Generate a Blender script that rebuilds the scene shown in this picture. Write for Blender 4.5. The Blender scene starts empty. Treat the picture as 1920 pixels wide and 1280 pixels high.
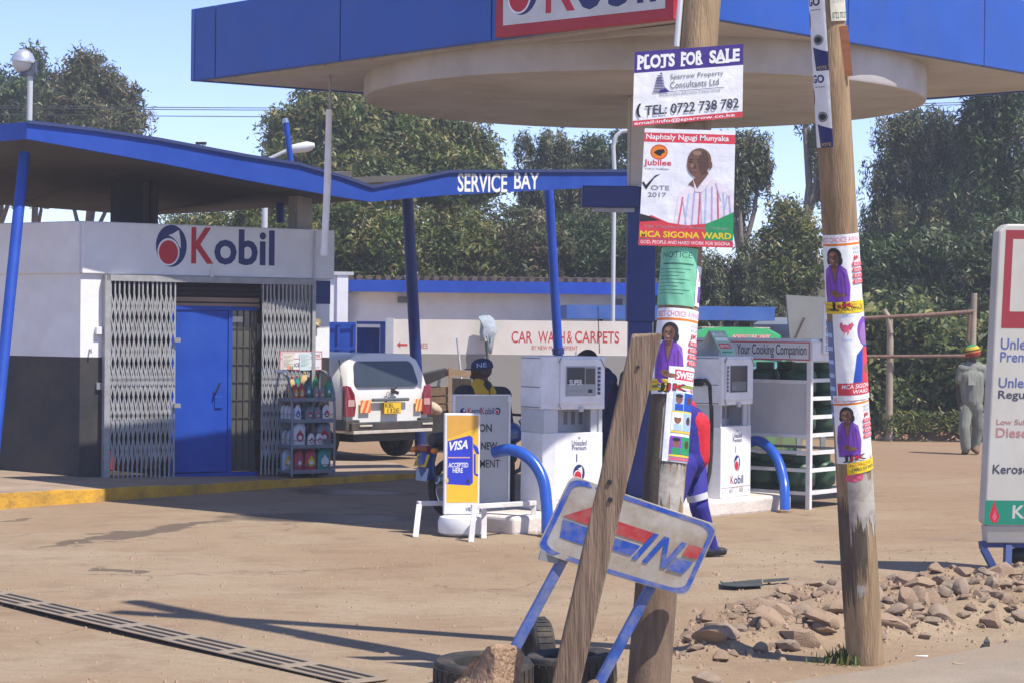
import bpy, bmesh, math, random
import numpy as np
from mathutils import Vector, Matrix, Euler

random.seed(7); RNG = np.random.default_rng(11)
sc = bpy.context.scene
COL = sc.collection

# ------------------------------------------------------------------ camera, sky, sun, exposure
FPX = 4000.0                      # focal length in photo pixels (1920 wide)
CAMZ = 1.9
PITCH, ROLL = -0.0070, 0.0105
cam_d = bpy.data.cameras.new('camera'); cam = bpy.data.objects.new('camera', cam_d); COL.objects.link(cam)
CAMR = (Matrix.Rotation(math.pi/2 + PITCH, 3, 'X') @ Matrix.Rotation(ROLL, 3, 'Z'))
cam.matrix_world = Matrix.Translation((0, 0, CAMZ)) @ CAMR.to_4x4()
cam_d.sensor_width = 36.0; cam_d.lens = FPX/1920*36
cam_d.clip_start = 0.1; cam_d.clip_end = 3000
sc.camera = cam

HAZE = 0.0017
LIGHT = Vector((-0.47, 0.33, -1.0)).normalized()       # the way the sunlight travels
w = bpy.data.worlds.new("World"); sc.world = w; w.use_nodes = True
wn = w.node_tree; bg = wn.nodes['Background']
sky = wn.nodes.new('ShaderNodeTexSky'); sky.sky_type = 'NISHITA'; sky.sun_disc = False
sky.sun_elevation = math.asin(-LIGHT.z); sky.sun_rotation = math.atan2(-LIGHT.x, -LIGHT.y)
sky.air_density = 0.85; sky.dust_density = 0.15; sky.ozone_density = 3.5; sky.altitude = 2100
tint = wn.nodes.new('ShaderNodeVectorMath'); tint.operation = 'MULTIPLY'; tint.inputs[1].default_value = (1.06, .94, 1.06)
wn.links.new(sky.outputs[0], tint.inputs[0]); wn.links.new(tint.outputs[0], bg.inputs[0]); bg.inputs[1].default_value = 0.145
sd = bpy.data.lights.new('sun', 'SUN'); sd.energy = 4.3; sd.angle = math.radians(0.5); sd.color = (1.0, 0.94, 0.84)
so = bpy.data.objects.new('sun', sd); COL.objects.link(so)
so.rotation_euler = LIGHT.to_track_quat('-Z', 'Y').to_euler(); so.location = (6, -4, 12)
sc.view_settings.view_transform = 'Standard'; sc.view_settings.look = 'None'
sc.view_settings.exposure = 0.72; sc.view_settings.gamma = 1.0
sc.render.engine = 'CYCLES'
sc.cycles.max_bounces = 6; sc.cycles.diffuse_bounces = 3; sc.cycles.glossy_bounces = 2
sc.cycles.transparent_max_bounces = 6; sc.cycles.transmission_bounces = 3
try: sc.cycles.use_denoising = True
except Exception: pass

# ------------------------------------------------------------------ pixel helpers (photo pixels, 1920 x 1280)
def ray(px, py):
    return CAMR @ Vector(((px-960)/FPX, (640-py)/FPX, -1.0))
def G(px, py, z=0.0):
    d = ray(px, py); t = (z-CAMZ)/d.z
    return Vector((d.x*t, d.y*t, z))
def P(px, py, Y):
    d = ray(px, py); t = Y/d.y
    return Vector((d.x*t, Y, CAMZ + d.z*t))

class Frame:
    """upright facade frame: x along the face (to the right), y away from the camera, z up"""
    def __init__(s, o, ang):
        s.o = Vector(o); s.a = math.radians(ang)
        s.M = Matrix.Translation(s.o) @ Matrix.Rotation(s.a, 4, 'Z')
        s.I = s.M.inverted()
    def hit(s, px, py, d=0.0):
        r = (s.I.to_3x3() @ ray(px, py)); c = s.I @ Vector((0, 0, CAMZ))
        t = (d - c.y)/r.y
        return c.x + r.x*t, c.z + r.z*t
    def loc(s, p): return s.I @ Vector(p)

# ------------------------------------------------------------------ materials
MATS = {}
def mat(key, col, rough=0.6, metal=0.0, var=0.10, scale=5.0, bump=0.0, bscale=60.0, dirt=None, dirt_amt=0.35, dscale=2.0,
        spec=0.4, coat=0.0, stretch=None):
    if key in MATS: return MATS[key]
    m = bpy.data.materials.new(key); m.use_nodes = True; nt = m.node_tree; N = nt.nodes; L = nt.links
    b = N['Principled BSDF']
    b.inputs['Roughness'].default_value = rough; b.inputs['Metallic'].default_value = metal
    b.inputs['Specular IOR Level'].default_value = spec; b.inputs['Coat Weight'].default_value = coat
    tc = N.new('ShaderNodeTexCoord'); src = tc.outputs['Object']
    if stretch:
        mp = N.new('ShaderNodeMapping'); mp.inputs['Scale'].default_value = stretch
        L.new(src, mp.inputs['Vector']); src = mp.outputs[0]
    n1 = N.new('ShaderNodeTexNoise'); n1.inputs['Scale'].default_value = scale; n1.inputs['Detail'].default_value = 6
    n1.inputs['Roughness'].default_value = 0.6
    L.new(src, n1.inputs['Vector'])
    r1 = N.new('ShaderNodeMapRange'); r1.inputs[1].default_value = 0.3; r1.inputs[2].default_value = 0.7
    r1.inputs[3].default_value = 1-var; r1.inputs[4].default_value = 1+var
    L.new(n1.outputs['Fac'], r1.inputs[0])
    mul = N.new('ShaderNodeVectorMath'); mul.operation = 'SCALE'; mul.inputs[0].default_value = col[:3]
    L.new(r1.outputs[0], mul.inputs['Scale']); out = mul.outputs[0]
    if dirt:
        n2 = N.new('ShaderNodeTexNoise'); n2.inputs['Scale'].default_value = dscale; n2.inputs['Detail'].default_value = 8
        n2.inputs['Roughness'].default_value = 0.68
        L.new(src, n2.inputs['Vector'])
        r2 = N.new('ShaderNodeMapRange'); r2.inputs[1].default_value = 0.42; r2.inputs[2].default_value = 0.75
        r2.inputs[3].default_value = 0; r2.inputs[4].default_value = dirt_amt*1.6
        L.new(n2.outputs['Fac'], r2.inputs[0])
        mx = N.new('ShaderNodeMix'); mx.data_type = 'RGBA'; mx.inputs['B'].default_value = (*dirt, 1)
        L.new(r2.outputs[0], mx.inputs['Factor']); L.new(out, mx.inputs['A']); out = mx.outputs['Result']
    L.new(out, b.inputs['Base Color'])
    if bump > 0:
        n3 = N.new('ShaderNodeTexNoise'); n3.inputs['Scale'].default_value = bscale; n3.inputs['Detail'].default_value = 5
        L.new(src, n3.inputs['Vector'])
        bp = N.new('ShaderNodeBump'); bp.inputs['Strength'].default_value = bump; bp.inputs['Distance'].default_value = 0.02
        L.new(n3.outputs['Fac'], bp.inputs['Height']); L.new(bp.outputs[0], b.inputs['Normal'])
    MATS[key] = m
    return m

def glass(key, col=(0.02, 0.025, 0.03), rough=0.06):
    if key in MATS: return MATS[key]
    m = mat(key, col, rough=rough, var=0.2, scale=3, spec=0.6)
    return m

def leafmat(key, col, trans=0.35):
    if key in MATS: return MATS[key]
    m = bpy.data.materials.new(key); m.use_nodes = True; nt = m.node_tree; N = nt.nodes; L = nt.links
    N.remove(N['Principled BSDF']); o = N['Material Output']
    tc = N.new('ShaderNodeTexCoord'); n1 = N.new('ShaderNodeTexNoise'); n1.inputs['Scale'].default_value = 1.3
    n1.inputs['Detail'].default_value = 5; L.new(tc.outputs['Object'], n1.inputs['Vector'])
    r1 = N.new('ShaderNodeMapRange'); r1.inputs[1].default_value = .3; r1.inputs[2].default_value = .7
    r1.inputs[3].default_value = .6; r1.inputs[4].default_value = 1.4; L.new(n1.outputs['Fac'], r1.inputs[0])
    mul = N.new('ShaderNodeVectorMath'); mul.operation = 'SCALE'; mul.inputs[0].default_value = col
    L.new(r1.outputs[0], mul.inputs['Scale'])
    d = N.new('ShaderNodeBsdfPrincipled'); d.inputs['Roughness'].default_value = 0.45; d.inputs['Specular IOR Level'].default_value = .35
    t = N.new('ShaderNodeBsdfTranslucent')
    L.new(mul.outputs[0], d.inputs['Base Color']); L.new(mul.outputs[0], t.inputs['Color'])
    ms = N.new('ShaderNodeMixShader'); ms.inputs[0].default_value = trans
    L.new(d.outputs[0], ms.inputs[1]); L.new(t.outputs[0], ms.inputs[2]); L.new(ms.outputs[0], o.inputs[0])
    MATS[key] = m
    return m

# ------------------------------------------------------------------ mesh builder
def V(*a): return Vector(a)
class MB:
    def __init__(s): s.v = []; s.f = []; s.mi = []; s.cur = 0
    def add(s, vs, fs, M=None):
        o = len(s.v)
        for p in vs: s.v.append(tuple(M @ Vector(p)) if M is not None else tuple(p))
        for f in fs: s.f.append(tuple(o+i for i in f)); s.mi.append(s.cur)
        return s
    def box(s, a, b, M=None):
        x0, y0, z0 = a; x1, y1, z1 = b
        x0, x1 = min(x0, x1), max(x0, x1); y0, y1 = min(y0, y1), max(y0, y1); z0, z1 = min(z0, z1), max(z0, z1)
        vs = [(x0,y0,z0),(x1,y0,z0),(x1,y1,z0),(x0,y1,z0),(x0,y0,z1),(x1,y0,z1),(x1,y1,z1),(x0,y1,z1)]
        return s.add(vs, [(3,2,1,0),(4,5,6,7),(0,1,5,4),(1,2,6,5),(2,3,7,6),(3,0,4,7)], M)
    def prism(s, pts, vec):
        n = len(pts); vec = Vector(vec); a = [Vector(p) for p in pts]; vs = a + [p+vec for p in a]
        fs = [tuple(range(n)), tuple(range(2*n-1, n-1, -1))] + [(i, n+i, n+(i+1)%n, (i+1)%n) for i in range(n)]
        return s.add(vs, fs)
    def tube(s, pts, r, n=10, cap=True, up=None):
        pts = [Vector(p) for p in pts]; k = len(pts)
        rs = r if isinstance(r, (list, tuple)) else [r]*k
        vs = []; fs = []; ref = None
        for i, p in enumerate(pts):
            t = (pts[min(i+1, k-1)] - pts[max(i-1, 0)]).normalized()
            if ref is None:
                ref = Vector((0, 0, 1)) if abs(t.z) < .9 else Vector((1, 0, 0))
            a = (ref - t*ref.dot(t)).normalized(); ref = a; b = t.cross(a)
            for j in range(n):
                th = 2*math.pi*j/n
                vs.append(p + (a*math.cos(th)+b*math.sin(th))*rs[i])
        for i in range(k-1):
            for j in range(n):
                fs.append((i*n+j, i*n+(j+1)%n, (i+1)*n+(j+1)%n, (i+1)*n+j))
        if cap: fs.append(tuple(range(n-1, -1, -1))); fs.append(tuple(range((k-1)*n, k*n)))
        return s.add(vs, fs)
    def bar(s, p, q, w, h, side=None):
        p, q = Vector(p), Vector(q); t = (q-p).normalized()
        ref = Vector(side) if side else (Vector((0,0,1)) if abs(t.z) < .9 else Vector((0,1,0)))
        a = (ref - t*ref.dot(t)).normalized(); b = t.cross(a)
        vs = [e + a*x*h/2 + b*y*w/2 for e in (p, q) for x, y in ((-1,-1),(-1,1),(1,1),(1,-1))]
        return s.add(vs, [(0,1,2,3),(7,6,5,4),(0,4,5,1),(1,5,6,2),(2,6,7,3),(3,7,4,0)])
    def lathe(s, prof, n=24, M=None, cap=True):
        vs = []; fs = []; k = len(prof)
        for r, z in prof:
            for j in range(n):
                th = 2*math.pi*j/n; vs.append((r*math.cos(th), r*math.sin(th), z))
        for i in range(k-1):
            for j in range(n): fs.append((i*n+j, i*n+(j+1)%n, (i+1)*n+(j+1)%n, (i+1)*n+j))
        if cap: fs.append(tuple(range(n-1,-1,-1))); fs.append(tuple(range((k-1)*n, k*n)))
        return s.add(vs, fs, M)
    def ell(s, c, r, n=16, k=10, M=None):
        r = (r, r, r) if not isinstance(r, (tuple, list)) else r
        vs = [(c[0], c[1], c[2]-r[2])]; fs = []
        for i in range(1, k):
            ph = -math.pi/2 + math.pi*i/k
            for j in range(n):
                th = 2*math.pi*j/n
                vs.append((c[0]+r[0]*math.cos(ph)*math.cos(th), c[1]+r[1]*math.cos(ph)*math.sin(th), c[2]+r[2]*math.sin(ph)))
        vs.append((c[0], c[1], c[2]+r[2])); last = len(vs)-1
        for j in range(n):
            fs.append((0, 1+(j+1)%n, 1+j)); fs.append((last, last-n+j, last-n+(j+1)%n))
        for i in range(k-2):
            for j in range(n):
                a = 1+i*n; fs.append((a+j, a+(j+1)%n, a+n+(j+1)%n, a+n+j))
        return s.add(vs, fs, M)
    def build(s, name, m, parent=None, smooth=None, bevel=0, seg=2):
        me = bpy.data.meshes.new(name); me.from_pydata(s.v, [], s.f); me.validate(verbose=False)
        ms = m if isinstance(m, (list, tuple)) else [m]
        for x in ms: me.materials.append(x)
        if len(ms) > 1 and len(me.polygons) == len(s.mi): me.polygons.foreach_set('material_index', s.mi)
        bm = bmesh.new(); bm.from_mesh(me); bmesh.ops.recalc_face_normals(bm, faces=bm.faces); bm.to_mesh(me); bm.free()
        if smooth:
            me.polygons.foreach_set('use_smooth', [True]*len(me.polygons)); me.set_sharp_from_angle(angle=math.radians(smooth))
        o = bpy.data.objects.new(name, me); COL.objects.link(o)
        if parent is not None: o.parent = parent
        if bevel:
            b = o.modifiers.new('bevel', 'BEVEL'); b.width = bevel; b.segments = seg; b.limit_method = 'ANGLE'; b.angle_limit = math.radians(40)
            b.harden_normals = False
        return o

def props(o, label=None, cat=None, group=None, kind=None):
    if label: o['label'] = label
    if cat: o['category'] = cat
    if group: o['group'] = group
    if kind: o['kind'] = kind
    return o
def thing(name, label, cat, M=None, group=None):
    o = bpy.data.objects.new(name, None); COL.objects.link(o)
    if M is not None:
        if isinstance(M, Frame): M = M.M
        if not isinstance(M, Matrix): M = Matrix.Translation(M)
        o.matrix_basis = M
    o.empty_display_size = .2
    return props(o, label, cat, group)
def dup(root, M=None, label=None, group=None):
    r = root.copy(); COL.objects.link(r)
    if M is not None: r.matrix_basis = M
    if label: r['label'] = label
    if group: r['group'] = group
    for ch in root.children:
        c = ch.copy(); COL.objects.link(c); c.parent = r
        for g in ch.children:
            d = g.copy(); COL.objects.link(d); d.parent = c
    return r

# ------------------------------------------------------------------ lettering and flat art
_tc = {}
def text_geo(txt, bold=0.0, shear=0.0, space=1.0):
    k = (txt, bold, shear, space)
    if k in _tc: return _tc[k]
    cu = bpy.data.curves.new('t', 'FONT'); cu.body = txt; cu.size = 1; cu.offset = bold; cu.shear = shear
    cu.space_character = space; cu.resolution_u = 3; cu.fill_mode = 'FRONT'
    ob = bpy.data.objects.new('t', cu); COL.objects.link(ob)
    dg = bpy.context.evaluated_depsgraph_get(); me = bpy.data.meshes.new_from_object(ob.evaluated_get(dg))
    v = np.array([x.co[:2] for x in me.vertices]); f = [tuple(p.vertices) for p in me.polygons]
    lo = v.min(0); hi = v.max(0); v = (v-lo)/(hi-lo)
    bpy.data.objects.remove(ob); bpy.data.curves.remove(cu); bpy.data.meshes.remove(me)
    _tc[k] = (v, f)
    return _tc[k]

class Art:
    """flat printed design: shapes in (u, v) metres, laid layer on layer through a mapping fn(u, v, off)"""
    def __init__(s, fn, step=0.00015, base=0.0012, cols=1):
        s.fn = fn; s.off = base; s.step = step; s.mb = MB(); s.ms = []; s.cols = cols
    def use(s, m):
        if m not in s.ms: s.ms.append(m)
        s.mb.cur = s.ms.index(m); s.off += s.step
    def quad(s, pts, m):
        """four corners (ll, lr, ur, ul) cut into columns"""
        s.use(m); n = s.cols; vs = []
        if n > 1: s.tris([(tuple(pts[0]), tuple(pts[1]), tuple(pts[2])), (tuple(pts[0]), tuple(pts[2]), tuple(pts[3]))]); return s
        for i in range(n+1):
            t = i/n
            for a, b in ((pts[0], pts[1]), (pts[3], pts[2])):
                vs.append(s.fn(a[0]+(b[0]-a[0])*t, a[1]+(b[1]-a[1])*t, s.off))
        s.mb.add(vs, [(2*i, 2*i+2, 2*i+3, 2*i+1) for i in range(n)]); return s
    def rect(s, u0, v0, u1, v1, m): return s.quad([(u0, v0), (u1, v0), (u1, v1), (u0, v1)], m)
    def poly(s, pts, m):
        s.use(m)
        from mathutils.geometry import tessellate_polygon
        tr = tessellate_polygon([[Vector((p[0], p[1], 0)) for p in pts]])
        s.tris([tuple((pts[i][0], pts[i][1]) for i in t) for t in tr]); return s
    def tris(s, st):
        """triangles in (u, v); on a curved sheet they are cut small so that they follow it"""
        mx = 1.0/s.cols; flat = s.cols == 1
        while st:
            t = st.pop(); ln = [max(abs(t[i][0]-t[(i+1)%3][0]), .5*abs(t[i][1]-t[(i+1)%3][1])) for i in range(3)]; k = max(range(3), key=lambda i: ln[i])
            if not flat and ln[k] > mx:
                a, b, c = t[k], t[(k+1)%3], t[(k+2)%3]; m_ = ((a[0]+b[0])/2, (a[1]+b[1])/2); st += [(a, m_, c), (m_, b, c)]
            else: s.mb.add([s.fn(p[0], p[1], s.off) for p in t], [(0,1,2)])
    def ell(s, cu, cv, ru, rv, m, n=28, rot=0):
        c, sn = math.cos(rot), math.sin(rot); pts = []
        for i in range(n):
            a = 2*math.pi*i/n; x = ru*math.cos(a); y = rv*math.sin(a); pts.append((cu+x*c-y*sn, cv+x*sn+y*c))
        return s.poly(pts, m)
    def line(s, p, q, w, m):
        d = Vector((q[0]-p[0], q[1]-p[1])); d.normalize(); n = Vector((-d.y, d.x))*w/2
        return s.quad([(p[0]-n.x, p[1]-n.y), (q[0]-n.x, q[1]-n.y), (q[0]+n.x, q[1]+n.y), (p[0]+n.x, p[1]+n.y)], m)
    def text(s, txt, u0, v0, u1, v1, m, bold=0.0, shear=0.0, space=1.0, tilt=0.0):
        s.use(m); v, f = text_geo(txt, bold, shear, space)
        q = [(u0+(u1-u0)*a, v0+(v1-v0)*b+tilt*(a-.5)) for a, b in v]
        if s.cols == 1: s.mb.add([s.fn(x, y, s.off) for x, y in q], f)
        else: s.tris([(q[g[0]], q[g[k]], q[g[k+1]]) for g in f for k in range(1, len(g)-1)])
        return s
    def build(s, name, parent=None):
        me = bpy.data.meshes.new(name); me.from_pydata([tuple(p) for p in s.mb.v], [], s.mb.f)
        for x in s.ms: me.materials.append(x)
        me.polygons.foreach_set('material_index', s.mb.mi); me.update()
        o = bpy.data.objects.new(name, me); COL.objects.link(o)
        if parent is not None: o.parent = parent
        return o
def face_fn(u, v, off, y=0.0): return Vector((u, y-off, v))
def fn_y(y0): return lambda u, v, off: Vector((u, y0-off, v))

# common paints
def ink(key, c, rough=.55): return mat('ink_'+key, c, rough=rough, var=.09, scale=9, bump=.22, bscale=16)
I_WHITE = ink('white', (.78,.79,.80)); I_NAVY = ink('navy', (.018,.03,.14)); I_RED = ink('red', (.50,.02,.035)); I_BLACK = ink('black', (.02,.02,.022))
I_BLUE = ink('blue', (.015,.07,.42)); I_GREEN = ink('green', (.02,.28,.10)); I_YEL = ink('yellow', (.75,.55,.02)); I_PURP = ink('purple', (.055,.03,.22))
I_LILAC = ink('lilac', (.19,.06,.42)); I_SKIN = ink('skin', (.10,.045,.025)); I_SKIN2 = ink('skin_light', (.22,.10,.06)); I_PINK = ink('pink', (.62,.10,.18)); I_ORANGE = ink('orange', (.72,.20,.02))
I_GREY = ink('grey', (.22,.23,.25)); I_MINT = ink('mint', (.18,.50,.32)); I_TEAL = ink('teal', (.05,.30,.36)); I_LBLUE = ink('light_blue', (.36,.50,.78)); I_DPINK = ink('red_fade', (.60,.05,.07))

def logo(a, cu, cv, h):
    """round blue emblem with a white bird shape and a red ball; h = height"""
    k = h/233.0
    def q(x, y): return (cu+(x-947)*k, cv-(y-181)*k)
    a.ell(*q(947,181), 92*k, 116*k, I_NAVY, 36)
    a.poly([q(*p) for p in ((928,124),(958,112),(990,92),(1000,140),(1004,196),(992,178),(980,158),(962,140),(944,129))], I_WHITE)
    a.ell(*q(930,215), 66*k, 76*k, I_WHITE, 30)
    a.ell(*q(930,217), 57*k, 66*k, I_RED, 30)

# palette
WHITE_WALL = mat('white_wall_paint', (.79,.79,.80), rough=.75, var=.05, scale=3, bump=.12, bscale=30, dirt=(.42,.38,.33), dirt_amt=.18, dscale=1.4)
DARK_WALL = mat('charcoal_wall_paint', (.030,.031,.034), rough=.7, var=.15, bump=.1, bscale=30, dirt=(.11,.085,.06), dirt_amt=.35, dscale=1.6)
BLUE = mat('blue_paint', (.008,.055,.37), rough=.5, var=.10, scale=3, dirt=(.03,.09,.36), dirt_amt=.25, dscale=1.5, spec=.4)
BLUE_D = mat('dark_blue_paint', (.006,.022,.15), rough=.45, var=.12, scale=4, dirt=(.05,.06,.12), dirt_amt=.25)
CREAM = mat('cream_soffit_paint', (.47,.45,.435), rough=.8, var=.06, scale=2, bump=.08, bscale=25, dirt=(.24,.195,.155), dirt_amt=.34, dscale=.9)
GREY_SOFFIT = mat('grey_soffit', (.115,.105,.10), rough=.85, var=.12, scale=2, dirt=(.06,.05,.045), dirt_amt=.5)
STEEL = mat('grey_steel', (.30,.31,.33), rough=.5, metal=.3, var=.15, scale=12, dirt=(.20,.13,.08), dirt_amt=.2, dscale=5)
WHITE_METAL = mat('white_enamel', (.76,.77,.78), rough=.4, var=.04, scale=4, dirt=(.46,.39,.31), dirt_amt=.30, dscale=3.5, spec=.45)
GREY_METAL = mat('grey_enamel', (.52,.54,.56), rough=.45, var=.05, scale=4, dirt=(.35,.3,.25), dirt_amt=.2, dscale=3)
BLACK = mat('black_plastic', (.018,.018,.02), rough=.5, var=.2)
RUBBER = mat('black_rubber', (.022,.022,.022), rough=.8, var=.25, scale=15, bump=.2, dirt=(.17,.12,.08), dirt_amt=.35, dscale=6)
GLASS = glass('dark_glass')
WOOD = mat('weathered_wood', (.26,.17,.10), rough=.85, var=.3, scale=7, bump=.35, bscale=25, stretch=(8,8,.7), dirt=(.10,.065,.04), dirt_amt=.4, dscale=3)
CHROME = mat('chrome', (.6,.6,.62), rough=.2, metal=.9, var=.05)
TARP = mat('dark_cover', (.05,.045,.045), rough=.8, var=.3)
# ================================================================== SETTING: ground, pavement, kerb, road
def hsh(x, y):   # cheap smooth relief
    return (np.sin(x*1.3+.7*y)*.5+np.sin(x*.47-1.1*y+2)*.7+np.sin(2.9*x+1.7*y+1)*.25)
MOUND = [G(1235,1250), G(1600,1215), G(1925,1172), G(2300,1150), G(2300,1060), G(1900,1072), G(1700,1085), G(1450,1110), G(1290,1160)]
def mound_h(x, y):
    """rubble bank: 1 inside the strip, falling to 0 within 0.35 m of its edge"""
    pts = np.array([[p.x, p.y] for p in MOUND]); n = len(pts)
    inside = np.zeros(x.shape, bool); dmin = np.full(x.shape, 1e9)
    j = n-1
    for i in range(n):
        xi, yi = pts[i]; xj, yj = pts[j]
        c = ((yi > y) != (yj > y)) & (x < (xj-xi)*(y-yi)/(yj-yi+1e-12)+xi); inside ^= c
        dx, dy = xj-xi, yj-yi; t = np.clip(((x-xi)*dx+(y-yi)*dy)/(dx*dx+dy*dy), 0, 1)
        dmin = np.minimum(dmin, np.hypot(x-xi-t*dx, y-yi-t*dy)); j = i
    return np.where(inside, np.clip(dmin/.45, 0, 1), 0)
def ground_z(x, y):
    x = np.asarray(x, float); y = np.asarray(y, float)
    near = np.clip((20-y)/6, 0, 1)
    z = .012*hsh(x, y)*near - .012
    m = mound_h(x, y); m = m*m*(3-2*m)
    return z + m*(.10 + .03*np.sin(7*x+3*y)+.02*np.sin(11*y-5*x))
def axis(dense0, dense1, step, lim):
    a = list(np.arange(dense0, dense1, step)); s = step
    hi = [dense1]
    while hi[-1] < lim[1]: s *= 1.35; hi.append(hi[-1]+s)
    s = step; lo = [dense0]
    while lo[-1] > lim[0]: s *= 1.35; lo.append(lo[-1]-s)
    return np.array(sorted(set(lo[1:]+a+hi)))
gx = axis(-5.0, 7.0, .10, (-350, 350)); gy = axis(9.0, 24.0, .10, (-60, 600))
X_, Y_ = np.meshgrid(gx, gy); Z_ = ground_z(X_, Y_)
nv = X_.size; me = bpy.data.meshes.new('ground'); co = np.stack([X_, Y_, Z_], -1).reshape(-1, 3)
ny, nx = X_.shape; idx = np.arange(nv).reshape(ny, nx)
q = np.stack([idx[:-1,:-1], idx[:-1,1:], idx[1:,1:], idx[1:,:-1]], -1).reshape(-1, 4)
me.vertices.add(nv); me.vertices.foreach_set('co', co.ravel()); me.loops.add(q.size); me.loops.foreach_set('vertex_index', q.ravel())
me.polygons.add(len(q)); me.polygons.foreach_set('loop_start', np.arange(len(q))*4); me.polygons.foreach_set('use_smooth', np.ones(len(q), bool)); me.update()
ground = bpy.data.objects.new('ground', me); COL.objects.link(ground); props(ground, kind='structure')
# ground material: trodden dusty murram with oil stains, cracks, wheel sweeps and a wet patch by the pumps
def ground_mat():
    m = bpy.data.materials.new('dusty_ground'); m.use_nodes = True; nt = m.node_tree; N = nt.nodes; L = nt.links; b = N['Principled BSDF']
    tc = N.new('ShaderNodeTexCoord'); src = tc.outputs['Object']
    def noise(sc_, det=6, rough=.6, vec=None, dist=0):
        n = N.new('ShaderNodeTexNoise'); n.inputs['Scale'].default_value = sc_; n.inputs['Detail'].default_value = det
        n.inputs['Roughness'].default_value = rough; n.inputs['Distortion'].default_value = dist; L.new(vec or src, n.inputs['Vector']); return n.outputs['Fac']
    def rng(v, a, b_, c, d):
        r = N.new('ShaderNodeMapRange'); r.interpolation_type = 'SMOOTHSTEP'
        for i, x in enumerate((a, b_, c, d)): r.inputs[i+1].default_value = x
        L.new(v, r.inputs[0]); return r.outputs[0]
    def mix(f, a, b_):
        x = N.new('ShaderNodeMix'); x.data_type = 'RGBA'
        L.new(f, x.inputs['Factor'])
        for k, v in (('A', a), ('B', b_)):
            if isinstance(v, tuple): x.inputs[k].default_value = (*v, 1)
            else: L.new(v, x.inputs[k])
        return x.outputs['Result']
    def mp(loc, rot, scl):
        n = N.new('ShaderNodeMapping'); n.vector_type = 'TEXTURE'; n.inputs['Location'].default_value = loc; n.inputs['Rotation'].default_value = (0, 0, rot); n.inputs['Scale'].default_value = scl
        L.new(src, n.inputs['Vector']); return n.outputs[0]
    def math_(op, a, b_=None):
        n = N.new('ShaderNodeMath'); n.operation = op
        for i, v in enumerate((a, b_)):
            if v is None: continue
            if isinstance(v, (int, float)): n.inputs[i].default_value = v
            else: L.new(v, n.inputs[i])
        return n.outputs[0]
    base = mix(rng(noise(.32, 5), .35, .65, 0, 1), (.262,.182,.112), (.305,.236,.157))
    base = mix(rng(noise(1.6, 9, .72), .46, .66, 0, .60), base, (.20,.135,.083))
    st = mp((0, 0, 0), .35, (2.2, .28, 1)); base = mix(rng(noise(1.1, 6, .65, st), .5, .75, 0, .55), base, (.335,.27,.195))
    base = mix(rng(noise(38, 4, .7), .52, .72, 0, .5), base, (.16,.112,.075))
    wv = N.new('ShaderNodeTexWave'); wv.inputs['Scale'].default_value = 1.9; wv.inputs['Distortion'].default_value = 14.0; wv.inputs['Detail'].default_value = 5; wv.inputs['Detail Scale'].default_value = .6; wv.inputs['Detail Roughness'].default_value = .75
    L.new(mp((0,0,0), 1.15, (1,1,1)), wv.inputs['Vector']); base = mix(rng(wv.outputs['Fac'], .70, 1.0, 0, .22), base, (.215,.15,.10))
    vo = N.new('ShaderNodeTexVoronoi'); vo.feature = 'DISTANCE_TO_EDGE'; vo.inputs['Scale'].default_value = .42
    dz = N.new('ShaderNodeVectorMath'); dz.operation = 'ADD'; nq = N.new('ShaderNodeTexNoise'); nq.inputs['Scale'].default_value = 1.6; nq.inputs['Detail'].default_value = 7; L.new(src, nq.inputs['Vector']); L.new(src, dz.inputs[0]); L.new(nq.outputs['Color'], dz.inputs[1]); L.new(dz.outputs[0], vo.inputs['Vector'])
    crk = math_('MULTIPLY', rng(vo.outputs['Distance'], .0, .010, .75, 0), rng(noise(.6, 4), .50, .62, 0, 1)); base = mix(crk, base, (.12,.085,.06))
    base = mix(rng(noise(6.5, 8, .75), .60, .72, 0, .45), base, (.17,.12,.08)); base = mix(rng(noise(14, 6, .7), .62, .74, 0, .5), base, (.42,.34,.25))
    # far verge is redder
    sep = N.new('ShaderNodeSeparateXYZ'); L.new(src, sep.inputs[0])
    base = mix(rng(sep.outputs['Y'], 22, 30, 0, .6), base, (.25,.155,.09))
    rough_in = None
    # dark spill streaks (own shape, on the ground itself)
    wob = N.new('ShaderNodeVectorMath'); wob.operation = 'ADD'; nz = N.new('ShaderNodeTexNoise'); nz.inputs['Scale'].default_value = 2.0; nz.inputs['Detail'].default_value = 6; L.new(src, nz.inputs['Vector'])
    sc2 = N.new('ShaderNodeVectorMath'); sc2.operation = 'SCALE'; sc2.inputs['Scale'].default_value = .9; L.new(nz.outputs['Color'], sc2.inputs[0]); L.new(src, wob.inputs[0]); L.new(sc2.outputs[0], wob.inputs[1])
    def blot(p, q, wid, strength, colr, edge=.5, w=.45):
        nonlocal base
        p, q = Vector(p[:2]), Vector(q[:2]); c = (p+q)/2; ln = (q-p).length/2; a = math.atan2(q.y-p.y, q.x-p.x)
        n = N.new('ShaderNodeMapping'); n.vector_type = 'TEXTURE'; n.inputs['Location'].default_value = (c.x+w, c.y+w, 0); n.inputs['Rotation'].default_value = (0, 0, a); n.inputs['Scale'].default_value = (ln, wid, 1)
        L.new(wob.outputs[0], n.inputs['Vector']); s2 = N.new('ShaderNodeSeparateXYZ'); L.new(n.outputs[0], s2.inputs[0])
        r = math_('ADD', math_('MULTIPLY', s2.outputs[0], s2.outputs[0]), math_('MULTIPLY', s2.outputs[1], s2.outputs[1]))
        f = rng(r, edge, 1.0, strength, 0); base = mix(f, base, colr); return f
    blot(G(60,1028), G(430,968), .20, .85, (.10,.075,.055))
    blot(G(195,1060), G(265,1075), .14, .8, (.09,.07,.05))
    blot(G(400,1075), G(800,1055), .03, .6, (.13,.09,.06))
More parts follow.
